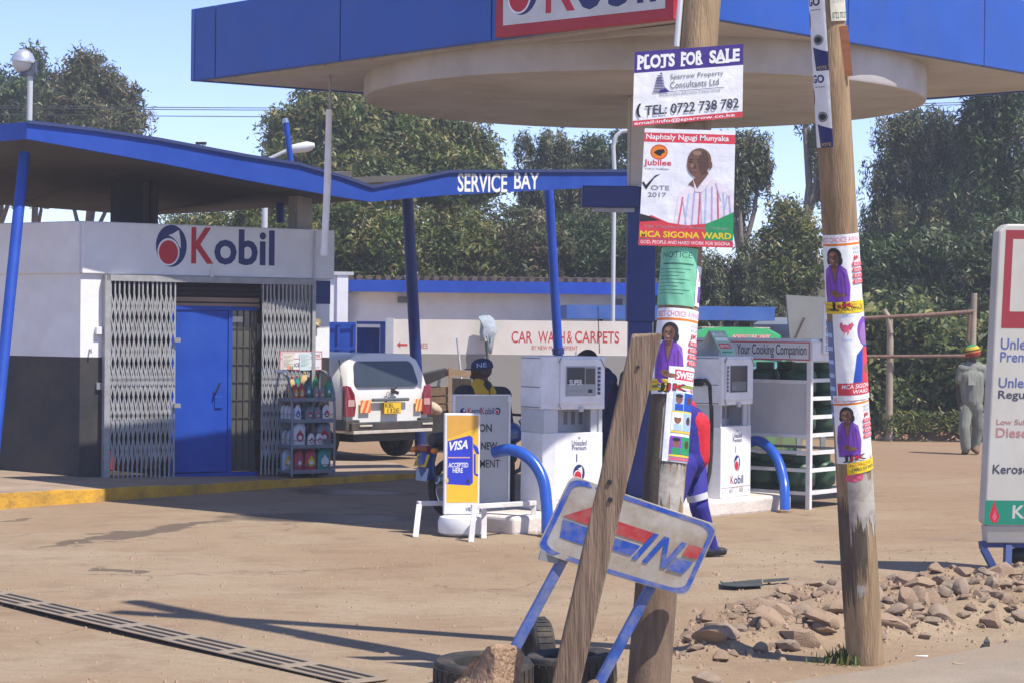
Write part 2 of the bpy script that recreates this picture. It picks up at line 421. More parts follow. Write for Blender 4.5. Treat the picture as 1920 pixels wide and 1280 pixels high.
    blot(G(1700,1012), G(1850,995), .16, .5, (.22,.16,.12))
    blot(G(0,975), G(70,966), .10, .7, (.10,.07,.05))
    blot(G(1460,985), G(1660,985), .35, .45, (.24,.17,.12))
    wet = blot(G(380,968), G(830,968), .55, .9, (.055,.04,.03), .3)
    wet2 = blot(G(520,915), G(800,925), .45, .8, (.07,.05,.035), .3)
    L.new(base, b.inputs['Base Color'])
    wm = math_('MAXIMUM', wet, wet2)
    L.new(rng(wm, .2, .9, .95, .38), b.inputs['Roughness']); b.inputs['Specular IOR Level'].default_value = .25
    bp = N.new('ShaderNodeBump'); bp.inputs['Strength'].default_value = .8; bp.inputs['Distance'].default_value = .03
    h = math_('ADD', math_('MULTIPLY', noise(9, 8, .7), .7), math_('MULTIPLY', noise(60, 4), .25)); L.new(h, bp.inputs['Height']); L.new(bp.outputs[0], b.inputs['Normal'])
    return m
GROUND = ground_mat(); ground.data.materials.append(GROUND)

# roadside tarmac edge, dusty (lower right)
ROADM = mat('dusty_road', (.235,.192,.145), rough=.95, var=.18, scale=1.5, bump=.4, bscale=50, dirt=(.28,.205,.135), dirt_amt=.6, dscale=.8)
mb = MB(); e = [G(1180,1330), G(1420,1290), G(1640,1258), G(1800,1226), G(1925,1200), G(2400,1165)]
n = len(e); outer = [V(e[0].x, 5, 0)] + [V(p.x+1.5, 5, 0) for p in e[1:]]
vs = []
for i, p in enumerate(e): vs += [V(p.x, p.y, .014), V(p.x+.9, 4.5, .014)]
mb.add(vs, [(2*i, 2*i+1, 2*i+3, 2*i+2) for i in range(n-1)])
props(mb.build('road', ROADM), kind='structure')

# raised pavement round the kiosk with its yellow kerb
PAVE = mat('pavement_concrete', (.30,.225,.16), rough=.9, var=.15, scale=2, bump=.3, bscale=40, dirt=(.17,.12,.085), dirt_amt=.5, dscale=1.2)
kb = [(-260,975),(0,952),(90,945),(171,939),(260,932),(362,925),(450,918),(527,912),(640,904),(750,897),(792,893)]
kh = [.16,.15,.14,.125,.115,.10,.09,.08,.07,.06,.05]
kp = [G(*p) for p in kb]
sub = []
for i in range(len(kp)-1):
    for t in (0, .25, .5, .75): sub.append((kp[i].lerp(kp[i+1], t), kh[i]+(kh[i+1]-kh[i])*t))
sub.append((kp[-1], kh[-1]))
KERB = mat('yellow_kerb_paint', (.62,.34,.025), rough=.75, var=.15, scale=4, bump=.5, bscale=25, dirt=(.20,.12,.05), dirt_amt=.55, dscale=3)
mb = MB(); vs = []; rr = random.Random(3)
back = Vector((.35, .94, 0)).normalized()
for p, h in sub:
    j = rr.uniform(-.012, .012); h2 = h+rr.uniform(-.006, .006)
    vs += [p+V(0, j, -.03), p+V(0, j+.012, h2-.02)+back*.0, p+V(0, j, h2)+back*.03, p+V(0, 0, h2)+back*.14, p+V(0, 0, -.03)+back*.14]
m_ = len(sub)
fs = [(5*i+k, 5*i+5+k, 5*i+6+k, 5*i+1+k) for i in range(m_-1) for k in range(4)] + [(4,3,2,1,0), tuple(5*(m_-1)+k for k in range(5))]
mb.add(vs, fs); props(mb.build('kerb', KERB, smooth=50), kind='structure')
mb = MB(); vs = []
for p, h in sub: vs += [p+back*.13+V(0,0,h-.006), V(p.x-.5, 29.2+.15*p.x, h-.006)]
mb.add(vs, [(2*i, 2*i+2, 2*i+3, 2*i+1) for i in range(m_-1)]); mb.add([sub[-1][0]+back*.13+V(0,0,.044), V(sub[-1][0].x-.5, 29.2+.15*sub[-1][0].x, .044), V(sub[-1][0].x-.5, 29.2+.15*sub[-1][0].x, -.05), sub[-1][0]+back*.13+V(0,0,-.05)], [(0,1,2,3)])
props(mb.build('pavement', PAVE), kind='structure')

# distant wooded rise
HILL = mat('wooded_slope', (.055,.065,.035), rough=.95, var=.5, scale=.25, bump=.8, bscale=1.5, dirt=(.12,.07,.045), dirt_amt=.5, dscale=.15)
hx = np.linspace(-120, 120, 90); hy = np.linspace(85, 180, 40); HX, HY = np.meshgrid(hx, hy)
HZ = np.clip((HY-85)/30, 0, 1)*(5.2+1.0*np.sin(HX*.13)+.8*np.sin(HX*.31+1)+.5*np.sin(HX*.9+HY*.4)) - .5 + RNG.normal(0, .25, HX.shape)
me = bpy.data.meshes.new('hill'); idx = np.arange(HX.size).reshape(HX.shape)
q = np.stack([idx[:-1,:-1], idx[:-1,1:], idx[1:,1:], idx[1:,:-1]], -1).reshape(-1, 4)
me.from_pydata(np.stack([HX, HY, HZ], -1).reshape(-1, 3).tolist(), [], q.tolist()); me.materials.append(HILL)
o = bpy.data.objects.new('hill', me); COL.objects.link(o); props(o, kind='structure')

# ================================================================== BIG CANOPY over the pumps
HB, HT = 4.60, 5.34
cn = V(1.47, 18.3, 0); e2 = V(.70, .714, 0).normalized()
A, B_, C_, D_ = V(1.47, 18.3, 0), V(-3.40, 22.35, 0), V(2.1, 26.4, 0), V(1.47, 18.3, 0)+e2*7.08
CZ = {0: 0.0, 1: -.16, 2: -.10, 3: 0.0}                  # left and back corners lowered to place the canopy's shadow
e1 = (B_-A).normalized(); e2n = (D_-A).normalized(); SZ = (B_-A).length
can = thing('forecourt_canopy', 'big blue edged filling station canopy with a round cream drum under it', 'canopy', Frame((1.38, 22.6, 0), 0))
CI = V(1.38, 22.6, 0)
FASC = mat('blue_fascia_panel', (.008,.068,.36), rough=.38, var=.12, scale=1.6, dirt=(.04,.08,.27), dirt_amt=.3, dscale=2.2, spec=.5, bump=.12, bscale=3)
MID = (A+C_)/2
def fascia(p, q, zp, zq, joints, name):
    mb = MB(); t = (q-p).normalized(); L_ = (q-p).length; nrm = V(t.y, -t.x, 0)
    if nrm.dot((p+q)/2-MID) < 0: nrm = -nrm
    c = [0]+joints+[L_]
    for i in range(len(c)-1):
        u, v = c[i]+.006, c[i+1]-.006
        a, b = p+t*u+V(0,0,zp+(zq-zp)*u/L_), p+t*v+V(0,0,zp+(zq-zp)*v/L_)
        mb.prism([a-CI+V(0,0,HB-.012), b-CI+V(0,0,HB-.012), b-CI+V(0,0,HT), a-CI+V(0,0,HT)], -nrm*.07)
    return mb.build(name, FASC, can, bevel=.006, seg=1)
fascia(A, B_, 0, -.16, [.18, 2.2, 4.15, 5.95], 'fascia'); fascia(A, D_, 0, 0, [2.35, 4.7, 6.95], 'fascia'); fascia(B_, C_, -.16, -.10, [2.4, 4.7], 'fascia'); fascia(D_, C_, 0, -.10, [2.4], 'fascia')
ins = [p + (MID-p).normalized()*.10 - CI + V(0,0,CZ[i]) for i, p in enumerate((A, B_, C_, D_))]
mb = MB(); mb.prism([p+V(0,0,HB) for p in ins], V(0,0,.12)); mb.build('soffit', CREAM, can)
mb = MB(); mb.prism([p+V(0,0,HT-.15) for p in ins], V(0,0,.05)); mb.build('roof_deck', GREY_METAL, can)
# thin drip strip and conduit along the front-left edge, fluorescent batten under the sign
mb = MB(); inn = V(e2.x, e2.y, 0)
a, b = A+inn*.16+e1*.3-CI, B_+inn*.16-e1*.2-CI+V(0,0,-.15)
mb.bar(a+V(0,0,HB-.015), b+V(0,0,HB-.015), .02, .022); 
for k in range(9):
    p = a.lerp(b, (k+.5)/9); mb.bar(p+V(0,0,HB-.012)-inn*.05, p+V(0,0,HB-.012)+inn*.05, .03, .03)
mb.build('conduit', CREAM, can)
mb = MB(); p, q = A+inn*.42+e1*.35-CI, A+inn*.42+e1*2.0-CI
mb.bar(p+V(0,0,HB-.05), q+V(0,0,HB-.05), .07, .05); mb.bar(p+V(0,0,HB-.02), p+V(0,0,HB-.1), .04, .04, (1,0,0)); mb.bar(q+V(0,0,HB-.02), q+V(0,0,HB-.1), .04, .04, (1,0,0))
mb.build('light_batten', CREAM, can)
# drum
DR = 2.95; DC = V(1.36, 22.6, 0)-CI; DZ = 4.27
mb = MB(); mb.lathe([(DR-.05, DZ), (DR-.01, DZ+.004), (DR, DZ+.03), (DR, HB+.06)], 96, Matrix.Translation(DC), cap=False)
mb.lathe([(.01, DZ+.02), (DR-.10, DZ+.02), (DR-.05, DZ)], 96, Matrix.Translation(DC), cap=False)
mb.build('drum', CREAM, can, smooth=35)
mb = MB(); mb.bar(DC+V(.3,-.2,DZ+.005), DC+V(1.5,.35,DZ+.005), .06, .05); mb.bar(DC+V(-.1,.2,DZ+.005), DC+V(-1.6,-.1,DZ+.005), .05, .03); mb.build('light_batten', CREAM, can)
# column: cream on top, blue below
cf = V(1.325, 22.1, 0)-CI
def colbox(mb, hw, z0, z1): mb.box((cf.x-hw, cf.y-hw, z0), (cf.x+hw, cf.y+hw, z1), Matrix.Translation(cf) @ Matrix.Rotation(.0, 4, 'Z') @ Matrix.Translation(-cf))
mb = MB(); colbox(mb, .125, 3.34, DZ+.03); mb.tube([cf+V(-.14,-.10,3.34), cf+V(-.14,-.10,DZ)], .02, 8); mb.build('column', CREAM, can, bevel=.012)
mb = MB(); colbox(mb, .145, 1.96, 3.345); mb.build('column', BLUE_D, can, bevel=.012)
mb = MB(); colbox(mb, .125, .1, 1.965); mb.build('column', BLUE_D, can, bevel=.012)
mb = MB(); mb.box((cf.x-.62, cf.y-.22, 3.13), (cf.x-.04, cf.y+.02, 3.35)); mb.build('junction_box', BLUE_D, can, bevel=.01)
mb = MB(); mb.box((cf.x-.50, cf.y-.16, 3.085), (cf.x-.08, cf.y-.08, 3.128)); mb.build('lamp_bracket', STEEL, can)

# the brand board on the canopy edge
sg = Frame(A+e1*.012*0, 0)
ang = math.degrees(math.atan2(-e1.y, -e1.x))
sgn = Frame(A+V(e1.y*-1, e1.x, 0)*0, ang)
s_un = thing('brand_sign', 'white brand board with a red border on the shaded edge of the big canopy', 'sign', sgn)
uL = sgn.hit(939, 60)[0]; uR = -.085
zb0 = HB-.055; zt0 = zb0+.98
mb = MB(); mb.box((uL, -.075, zb0), (uR, -.004, zt0)); mb.build('sign_panel', mat('sign_red_border', (.42,.018,.03), rough=.5, var=.12, scale=4, dirt=(.30,.05,.05)), s_un, bevel=.004, seg=1)
SIGNW = mat('sign_face_white', (.62,.62,.60), rough=.5, var=.07, scale=3, dirt=(.42,.37,.32), dirt_amt=.35, dscale=2.5)
a = Art(fn_y(-.076)); a.rect(uL+.09, zb0+.10, uR-.09, zt0-.10, SIGNW)
x0, z0 = sgn.hit(958, 30); x1 = sgn.hit(1020, 30)[0]; hL = (x1-x0)*1.26
zl = sgn.hit(985, 31)[1]
logo(a, (x0+x1)/2, zl+hL/2, hL)
k0 = sgn.hit(1033, 28)[0]; k1 = sgn.hit(1088, 22)[0]; zk = sgn.hit(1040, 27)[1]
a.text('K', k0, zk, k1, zk+.62, I_RED, bold=.01)
a.text('obil', sgn.hit(1090,20)[0], zk-.008, sgn.hit(1240,4)[0], zk+.62, I_NAVY, bold=.01)
a.build('lettering', s_un)

# hanging white tube on a thin rod from the left edge of the canopy
tb = thing('hanging_tube', 'long white tube lamp hanging from the canopy edge on a thin rod', 'hanging lamp', V(P(618,118,22.05).x, 22.05, 0))
def lp(px, py): return P(px, py, 22.05)-V(P(618,118,22.05).x, 22.05, 0)
mb = MB(); mb.tube([lp(619,116), lp(619,208)], .014, 8); mb.build('rod', STEEL, tb)
mb = MB(); mb.tube([lp(617,206), lp(614,340), lp(608,472)], [.03,.038,.034], 12); mb.build('tube', WHITE_METAL, tb, smooth=40)
mb = MB(); mb.tube([lp(608,470), lp(608,480)], [.04,.036], 12); mb.build('end_cap', WHITE_METAL, tb, smooth=40)

# ================================================================== KIOSK
C0 = G(148, 897, .11); shop = Frame((C0.x, C0.y, .0), 32.7)
kios = thing('kiosk', 'white filling station shop with charcoal base and folding steel gates', 'kiosk', shop)
SW = shop.hit(618, 600)[0]; ZF = 2.45; ZT = 3.05
OPL = shop.hit(197, 700)[0]; OPR = shop.hit(580, 700)[0]; ZD = 1.5
# left face direction in the shop frame
lf = shop.I.to_3x3() @ V(-.81, .59, 0).normalized(); LFL = 3.4
mb = MB(); DEP = 3.2
def slab(mb, x0, x1, z0, z1, y0=0, y1=.16): mb.box((x0, y0, z0), (x1, y1, z1))
# upper white walls
slab(mb, .002, OPL, ZD, ZF); slab(mb, OPR, SW, ZD, ZF); slab(mb, OPL, OPR, 2.42, ZF+.3, .03, .14)
def side(mb, z0, z1, off=0):
    nrm = V(lf.y, -lf.x, 0)
    if nrm.y > 0: nrm = -nrm
    p, q_ = V(0,0,0)+nrm*off, lf*LFL+nrm*off
    mb.prism([p+V(0,0,z0), q_+V(0,0,z0), q_+V(0,0,z1), p+V(0,0,z1)], -nrm*.16)
side(mb, ZD, ZF); slab(mb, SW-.16, SW, ZD, ZF, .16, DEP)
mb.build('wall', WHITE_WALL, kios)
mb = MB(); slab(mb, .002, OPL, -.02, ZD-.001); slab(mb, OPR, SW, -.02, ZD-.001); side(mb, -.02, ZD-.001); slab(mb, SW-.16, SW, -.02, ZD-.001, .16, DEP); mb.build('wall_base', DARK_WALL, kios)
mb = MB(); slab(mb, .0, SW+.04, ZF, ZT, -.04, .2); side(mb, ZF, ZT, .04); slab(mb, SW-.12, SW+.04, ZF, ZT, .2, DEP)
mb.build('fascia_band', WHITE_WALL, kios, bevel=.01, seg=1)
mb = MB(); cp = lf*LFL; mb.prism([V(0,.0,ZT-.12), V(SW,0,ZT-.12), V(SW,DEP,ZT-.12), V(cp.x,DEP,ZT-.12), V(cp.x,cp.y,ZT-.12)], V(0,0,.06)); mb.build('flat_roof', GREY_SOFFIT, kios)
mb = MB(); slab(mb, OPR+.03, SW+.003, shop.hit(600,570)[1], ZF-.02, -.006, .05); mb.build('blue_panel', BLUE_D, kios)
# inside: dim back wall, floor, shelf with goods
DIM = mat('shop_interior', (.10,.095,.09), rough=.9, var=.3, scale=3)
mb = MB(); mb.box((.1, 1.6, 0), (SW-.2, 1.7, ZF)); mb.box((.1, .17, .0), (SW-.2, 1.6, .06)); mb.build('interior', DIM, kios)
GOODS = [mat('goods_%s' % n_, c, rough=.5, var=.2) for n_, c in (('red', (.35,.04,.03)), ('cream', (.5,.45,.33)), ('green', (.06,.2,.07)), ('brown', (.2,.11,.05)))]
mb = MB(); r_ = random.Random(5)
for lv in range(5):
    x = .3
    while x < SW-.4:
        wd = r_.uniform(.07, .16); mb.cur = r_.randrange(4); mb.box((x, .9, .14+.44*lv), (x+wd*.9, 1.05, .14+.44*lv+r_.uniform(.15,.33))); x += wd
mb.build('shelf_goods', GOODS, kios)
# header over the door: dark roller housing and two brown slats
DOL = shop.hit(322, 700)[0]; DOR = shop.hit(486, 700)[0]
zz = lambda py, px=400: shop.hit(px, py)[1]
mb = MB(); mb.box((DOL-.05, .12, zz(560)), (DOR+.05, .3, 2.42)); 
for i in range(5): mb.tube([V(DOL-.05, .11, zz(532)-.06*i), V(DOR+.05, .11, zz(532)-.06*i)], .032, 8)
mb.build('roller_shutter', mat('shutter_dark', (.035,.025,.03), rough=.7, var=.2), kios)
mb = MB(); mb.box((DOL-.05, .06, zz(566)), (DOR+.02, .11, zz(558))); mb.box((DOL-.05, .05, zz(577)), (DOR+.02, .12, zz(569))); mb.build('lintel_slat', mat('brown_slat', (.30,.20,.14), rough=.7), kios)
# blue steel door, standing on a sill
d0 = shop.hit(327, 700)[0]; d1 = shop.hit(431, 700)[0]; dz0 = .14; dz1 = zz(582)
dr = None
mb = MB(); mb.box((d0, .06, dz0), (d1, .10, dz1)); dr = mb.build('door', BLUE, kios, bevel=.004, seg=1)
mb = MB(); 
for (x0_, x1_, z0_, z1_) in ((d0-.03, d1+.05, dz1+.002, dz1+.05), (d0-.03, d0-.001, .06, dz1), (d1+.001, d1+.05, .06, dz1)): mb.box((x0_, .045, z0_), (x1_, .12, z1_))
mb.box((d0-.03, .03, .04), (DOR, .16, .13)); mb.box((d1+.05, .05, dz1+.002), (DOR, .11, dz1+.05)); mb.build('door_frame', BLUE, kios)
mb = MB(); hx, hz = shop.hit(408, 733); mb.tube([V(hx-.015, .06, hz-.02), V(hx-.02, .01, hz-.02), V(hx+.03, .0, hz+.10)], .012, 8); mb.build('door_handle', BLACK, dr)
mb = MB(); hx, hz = shop.hit(413, 754); mb.box((hx-.05, .045, hz-.07), (hx+.05, .06, hz+.07)); mb.build('lock_plate', BLUE, dr, bevel=.004)
mb = MB()
for z_ in (zz(598), zz(728)): mb.box((d0+.005, .035, z_-.06), (d0+.035, .06, z_+.05))
mb.build('hinge', BLACK, dr)
# glazed side panel with a paper
gx0, gx1 = d1+.05, DOR
mb = MB(); mb.box((gx0, .09, .14), (gx1, .10, dz1)); mb.build('glass_panel', glass('shop_glass', (.09,.09,.075), .12), kios)
mb = MB()
for k in range(1, 4): xx = gx0+(gx1-gx0)*k/4; mb.box((xx-.006, .075, .14), (xx+.006, .088, dz1))
for k in range(1, 9): z_ = .14+(dz1-.14)*k/9; mb.box((gx0, .078, z_-.006), (gx1, .087, z_+.006))
mb.build('window_bars', mat('bars_brown', (.09,.07,.06), rough=.6, metal=.3), kios)
px0, pz0 = shop.hit(437, 604); px1, pz1 = shop.hit(460, 594); mb = MB(); mb.box((px0, .068, pz0), (px1, .072, pz1)); mb.build('notice', ink('paper', (.72,.62,.5)), kios)
# folding lattice gates
def lattice(name, xa, xb, nb, lab=None):
    yb = -.07; z0_, z1_ = .10, zz(526, int(300))-.01
    mb = MB(); n_ = nb; pit = (xb-xa)/(n_)
    for i in range(n_+1):
        x = xa+pit*i+random.uniform(-.004,.004); mb.bar(V(x, yb-.004, z0_-random.uniform(0,.01)), V(x+random.uniform(-.004,.004), yb-.004, z1_), .016, .018, (1,0,0))
    H = z1_-z0_
    for (ca, cb) in ((.07, .30), (.30, .53), (.47, .70), (.66, .93)):
        za, zb_ = z1_-H*ca, z1_-H*cb
        for i in range(n_):
            x = xa+pit*i
            for sgn_ in (0, 1):
                p, q_ = (V(x, yb-.014-.006*sgn_, za), V(x+pit, yb-.014-.006*sgn_, (za+zb_)/2))
                r2 = V(x+pit, yb-.014-.006*sgn_, (za+zb_)/2); s2 = V(x, yb-.014-.006*sgn_, zb_)
                if sgn_: p, q_, r2, s2 = V(x+pit, p.y, za), V(x, p.y, (za+zb_)/2), V(x, p.y, (za+zb_)/2), V(x+pit, p.y, zb_)
                mb.bar(p, q_, .005, .016, (1,0,0)); mb.bar(r2, s2, .005, .016, (1,0,0))
    return mb.build(name, STEEL_G, kios)
STEEL_G = mat('gate_steel', (.36,.365,.37), rough=.5, metal=.15, var=.12, scale=15, dirt=(.22,.16,.12), dirt_amt=.25, dscale=6)
g0 = shop.hit(197, 700)[0]; g1 = shop.hit(322, 700)[0]; lattice('folding_gate', g0+.03, g1, 14)
g2 = shop.hit(486, 700)[0]; g3 = shop.hit(574, 700)[0]; lattice('folding_gate', g2, g3, 12)
mb = MB(); ztop = zz(524, 300)
mb.box((g0-.03, -.10, ztop-.03), (OPR+.03, -.02, ztop+.04)); mb.box((g0-.045, -.10, .08), (g0+.02, -.02, ztop+.04)); mb.box((OPR-.015, -.10, .08), (OPR+.03, -.02, ztop-.03)); mb.box((g0-.03, -.10, .08), (g1+.02, -.03, .11))
mb.build('gate_frame', STEEL_G, kios)
mb = MB()
for py in (638, 760): x_, z_ = shop.hit(326, py); mb.box((x_-.05, -.13, z_-.02), (x_+.03, -.09, z_+.03))
x_, z_ = shop.hit(184, 723); mb.box((x_-.03, -.03, z_-.04), (x_+.05, .0, z_+.04))
mb.build('hasp', STEEL, kios)
x_, z_ = shop.hit(184, 620); mb = MB(); mb.box((x_-.04, -.05, z_-.045), (x_+.04, -.001, z_+.045)); mb.build('switch_box', WHITE_METAL, kios, bevel=.006)
x_, z_ = shop.hit(168, 655); mb = MB(); mb.tube([V(x_, .0, z_), V(x_, -.04, z_), V(x_, -.05, z_-.04)], .01, 6); mb.build('hook', STEEL, kios)
x_, z_ = shop.hit(590, 602); mb = MB(); mb.box((x_-.05, -.06, z_-.03), (x_+.05, -.001, z_+.03)); mb.tube([V(x_+.04,-.04,z_), V(x_+.045,-.05,z_-.08)], .01, 6); mb.ell((x_, -.05, z_-.05), .035); mb.build('wall_lamp', mat('old_brass', (.4,.3,.17), rough=.5, var=.2), kios)
x_, z_ = shop.hit(393, 512); mb = MB(); mb.box((x_-.02, -.075, z_-.05), (x_+.02, -.042, z_+.035)); mb.tube([V(x_,-.05,z_+.03), V(x_,-.05,z_+.11)], .008, 6); mb.build('lamp_fitting', WHITE_METAL, kios)
xp = shop.hit(585, 500)[0]; mb = MB(); mb.tube([V(xp, -.06, ZT-.02), V(xp, -.055, 2.2), V(xp-.02, -.05, 1.6)], .014, 8); mb.build('cable_pipe', GREY_METAL, kios)
# concrete stub and pipes on the kiosk roof
mb = MB(); x_ = shop.hit(600, 430)[0]; mb.box((x_-.18, .25, ZT-.1), (x_+.02, .5, 3.6)); mb.build('pier', mat('concrete_pier', (.36,.31,.26), rough=.85, var=.12), kios)
mb = MB(); xq = shop.hit(318, 430)[0]
mb.box((xq-.13, 1.2, ZT-.1), (xq+.17, 1.5, 4.0)); mb.build('roof_column', mat('dark_column', (.035,.03,.035), rough=.8), kios)
mb = MB()
for px_ in (348, 364): xq = shop.hit(px_, 430)[0]; mb.tube([V(xq, 1.2, ZT-.1), V(xq, 1.2, 4.0)], .055, 10)
mb.build('roof_pipe', mat('dark_pipe', (.05,.035,.03), rough=.7), kios)
# brand lettering on the band
a = Art(fn_y(-.041))
lx0, lz0 = shop.hit(287, 497); lx1, lz1 = shop.hit(350, 423)
zc = (shop.hit(318, 423)[1]+shop.hit(318, 500)[1])/2; hh = shop.hit(318, 422)[1]-shop.hit(318, 501)[1]
logo(a, (lx0+lx1)/2, zc, hh)
a.text('K', shop.hit(356,460)[0], shop.hit(376,495)[1], shop.hit(398,460)[0], shop.hit(376,427)[1], I_RED, bold=.022)
a.text('obil', shop.hit(399,460)[0], shop.hit(456,498)[1], shop.hit(512,460)[0], shop.hit(456,431)[1], I_NAVY, bold=.024)
a.build('lettering', kios)

# ================================================================== SERVICE BAY ROOF (folded slab over the kiosk and the bay)
rf = Frame((-5.31, 23.36, 0), 30.7)
sb = thing('service_bay_roof', 'folded blue edged roof reaching over the shop to the service bay on leaning blue posts', 'roof', rf)
tops = [(50,229),(180,244),(300,262),(460,292),(560,308),(640,331),(697,351),(770,337),(841,322),(1000,321),(1178,321)]
bots = [(50,261),(180,284),(300,306),(460,338),(560,356),(640,370),(697,379),(770,372),(841,366),(1000,358),(1178,349)]
T_ = [rf.hit(*p) for p in tops]; Bt = [rf.hit(*p) for p in bots]
mb = MB()
for i in range(len(T_)-1):
    mb.add([V(T_[i][0],0,T_[i][1]), V(T_[i+1][0],0,T_[i+1][1]), V(Bt[i+1][0],0,Bt[i+1][1]), V(Bt[i][0],0,Bt[i][1]),
            V(T_[i][0],.08,T_[i][1]), V(T_[i+1][0],.08,T_[i+1][1]), V(Bt[i+1][0],.08,Bt[i+1][1]), V(Bt[i][0],.08,Bt[i][1])],
           [(3,2,1,0),(4,5,6,7),(0,1,5,4),(2,3,7,6)])
mb.build('fascia', BLUE, sb)
mb = MB()
for i in range(len(T_)-1):
    mb.bar(V(T_[i][0], -.012, T_[i][1]+.0), V(T_[i+1][0], -.012, T_[i+1][1]+.0), .03, .035, (0,0,1))
mb.build('edge_trim', mat('trim_dark', (.03,.05,.16), rough=.6), sb)
# left return fascia
lr = rf.I.to_3x3() @ V(-.86, .50, 0).normalized(); LRN = 4.2
mb = MB(); x0_, zt_ = T_[0]; zb_ = Bt[0][1]
mb.prism([V(x0_,.0,zb_), V(x0_,0,zt_), V(x0_+lr.x*LRN, lr.y*LRN, zt_-.1), V(x0_+lr.x*LRN, lr.y*LRN, zb_-.1)], V(.05,.07,0)); mb.build('fascia', BLUE, sb)
# soffit slab: left plane falls towards the back, right plane rises
mb = MB(); BK = 5.2
def soffit(i0, i1, dzl, dzr, thick=.1, xl=0):
    a0, a1 = Bt[i0], Bt[i1]; x0b = a0[0]+xl
    vs = [V(a0[0],.08,a0[1]+.03), V(a1[0],.08,a1[1]+.03), V(a1[0]+.2,BK,a1[1]+dzr), V(x0b,BK,a0[1]+dzl)]
    mb.add(vs+[p+V(0,0,thick) for p in vs], [(0,1,2,3),(7,6,5,4),(0,4,5,1),(1,5,6,2),(2,6,7,3),(3,7,4,0)])
mb = MB(); soffit(0, 2, -.42, -.26, xl=-1.5); soffit(2, 4, -.26, -.1); soffit(4, 6, -.1, .1)
mb.add([V(Bt[0][0],.08,Bt[0][1]+.03), V(Bt[0][0]-1.5,BK,Bt[0][1]-.42), V(Bt[0][0]+lr.x*LRN, lr.y*LRN+.05, Bt[0][1]-.07)], [(0,1,2)])
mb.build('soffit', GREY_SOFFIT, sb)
def sheet(i0, i1, d0, d1, z0, z1):
    a0, a1 = Bt[i0], Bt[i1]
    vs = [V(a0[0],d0,a0[1]+z0), V(a1[0],d0,a1[1]+z0), V(a1[0],d1,a1[1]+z1), V(a0[0],d1,a0[1]+z1)]
    mb.add(vs+[p+V(0,0,.08) for p in vs], [(0,1,2,3),(7,6,5,4),(0,4,5,1),(1,5,6,2),(2,6,7,3),(3,7,4,0)])
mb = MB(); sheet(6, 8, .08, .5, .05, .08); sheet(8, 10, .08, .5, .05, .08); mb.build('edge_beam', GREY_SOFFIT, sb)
mb = MB(); sheet(6, 8, 2.65, 5.6, .36, .50); sheet(8, 10, 2.65, 5.6, .28, .34); mb.build('soffit', GREY_SOFFIT, sb)  # unseen roof sheet added, front edge placed to shade the car's upper half
RB = mat('rusty_roof_edge', (.24,.13,.07), rough=.9, var=.3)
a = Art(fn_y(-.001))
p0 = rf.hit(859, 361); p1 = rf.hit(1010, 323)
s0 = rf.hit(859, 358); 
a.text('SERVICE', rf.hit(858,340)[0], rf.hit(905,361)[1], rf.hit(951,340)[0], rf.hit(905,326)[1], I_WHITE, bold=.02, tilt=.02)
a.text('BAY', rf.hit(964,340)[0], rf.hit(986,355)[1], rf.hit(1011,340)[0], rf.hit(986,324)[1], I_WHITE, bold=.02, tilt=.01)
a.build('lettering', sb)
def post(p, q, r, m=BLUE_D):
    mb = MB(); mb.tube([rf.loc(p), rf.loc(q)], r, 14); return mb.build('post', m, sb, smooth=40)
post(P(46,287,23.9), P(-20,935,22.9), .063, BLUE); post(P(764,372,31.0), P(790,870,31.4), .085, BLUE_D); post(P(1029,354,32.0), P(1058,850,32.4), .07, BLUE)
mb = MB(); mb.tube([rf.loc(P(1046,652,32.15)), rf.loc(P(1047,664,32.15))], .09, 12); mb.build('collar', BLUE_D, sb)
post(P(525,372,27.5), P(526,418,27.5), .055, BLUE_D)
# things standing on / above that roof
pp = P(57, 232, 24.2); gl = thing('globe_lamp', 'round globe lamp with a silver hood on a pale pole above the blue roof corner', 'lamp', V(pp.x, pp.y, 0))
L0 = V(pp.x, pp.y, 0); k = 24.2/4000
mb = MB(); mb.tube([P(55,236,24.2)-L0, P(57,135,24.2)-L0], .032, 12); mb.build('pole', GREY_METAL, gl, smooth=40)
gc = P(43,117,24.2)-L0
tm = Matrix.Translation(gc) @ Matrix.Rotation(.12, 4, 'Y')
mb = MB(); R_ = 21*k
mb.lathe([(.01,-R_*.98)]+[(R_*.96*math.cos(t), R_*.96*math.sin(t)) for t in np.linspace(-1.3, .12, 10)], 24, tm); mb.build('globe', mat('frosted_globe', (.62,.60,.56), rough=.35, var=.05), gl, smooth=50)
mb = MB(); mb.lathe([(R_*1.12, 0), (R_*1.12, .02)]+[(R_*1.05*math.cos(t), R_*1.15*math.sin(t)) for t in np.linspace(.1, 1.5, 9)], 24, tm); mb.build('hood', mat('silver_hood', (.62,.63,.65), rough=.3, metal=.6, var=.08), gl, smooth=50)
mb = MB(); mb.bar(gc+V(R_*1.0,0,.0), gc+V(R_*1.02,0,-R_*1.0), .09, .05, (1,0,0)); mb.bar(gc+V(R_*1.05,0,-R_*1.0), gc+V(-.02,0,-R_*1.02), .1, .05, (0,0,1)); mb.build('bracket', mat('bracket_dark', (.08,.09,.12), rough=.5), gl)
pp = P(545, 305, 27.0); O_ = V(pp.x, pp.y, 0); vp = thing('vent_post', 'thin blue vent pipe with a silver cap rising behind the blue roof edge', 'pipe', O_)
mb = MB(); mb.tube([P(570,420,27.0)-O_, P(562,385,27.0)-O_, P(545,300,27.0)-O_, P(536,230,27.0)-O_], .037, 10); mb.build('pipe', BLUE, vp, smooth=40)
mb = MB(); mb.tube([P(536,231,27.0)-O_, P(535,222,27.0)-O_], [.045,.03], 10); mb.build('cap', CHROME, vp, smooth=40)
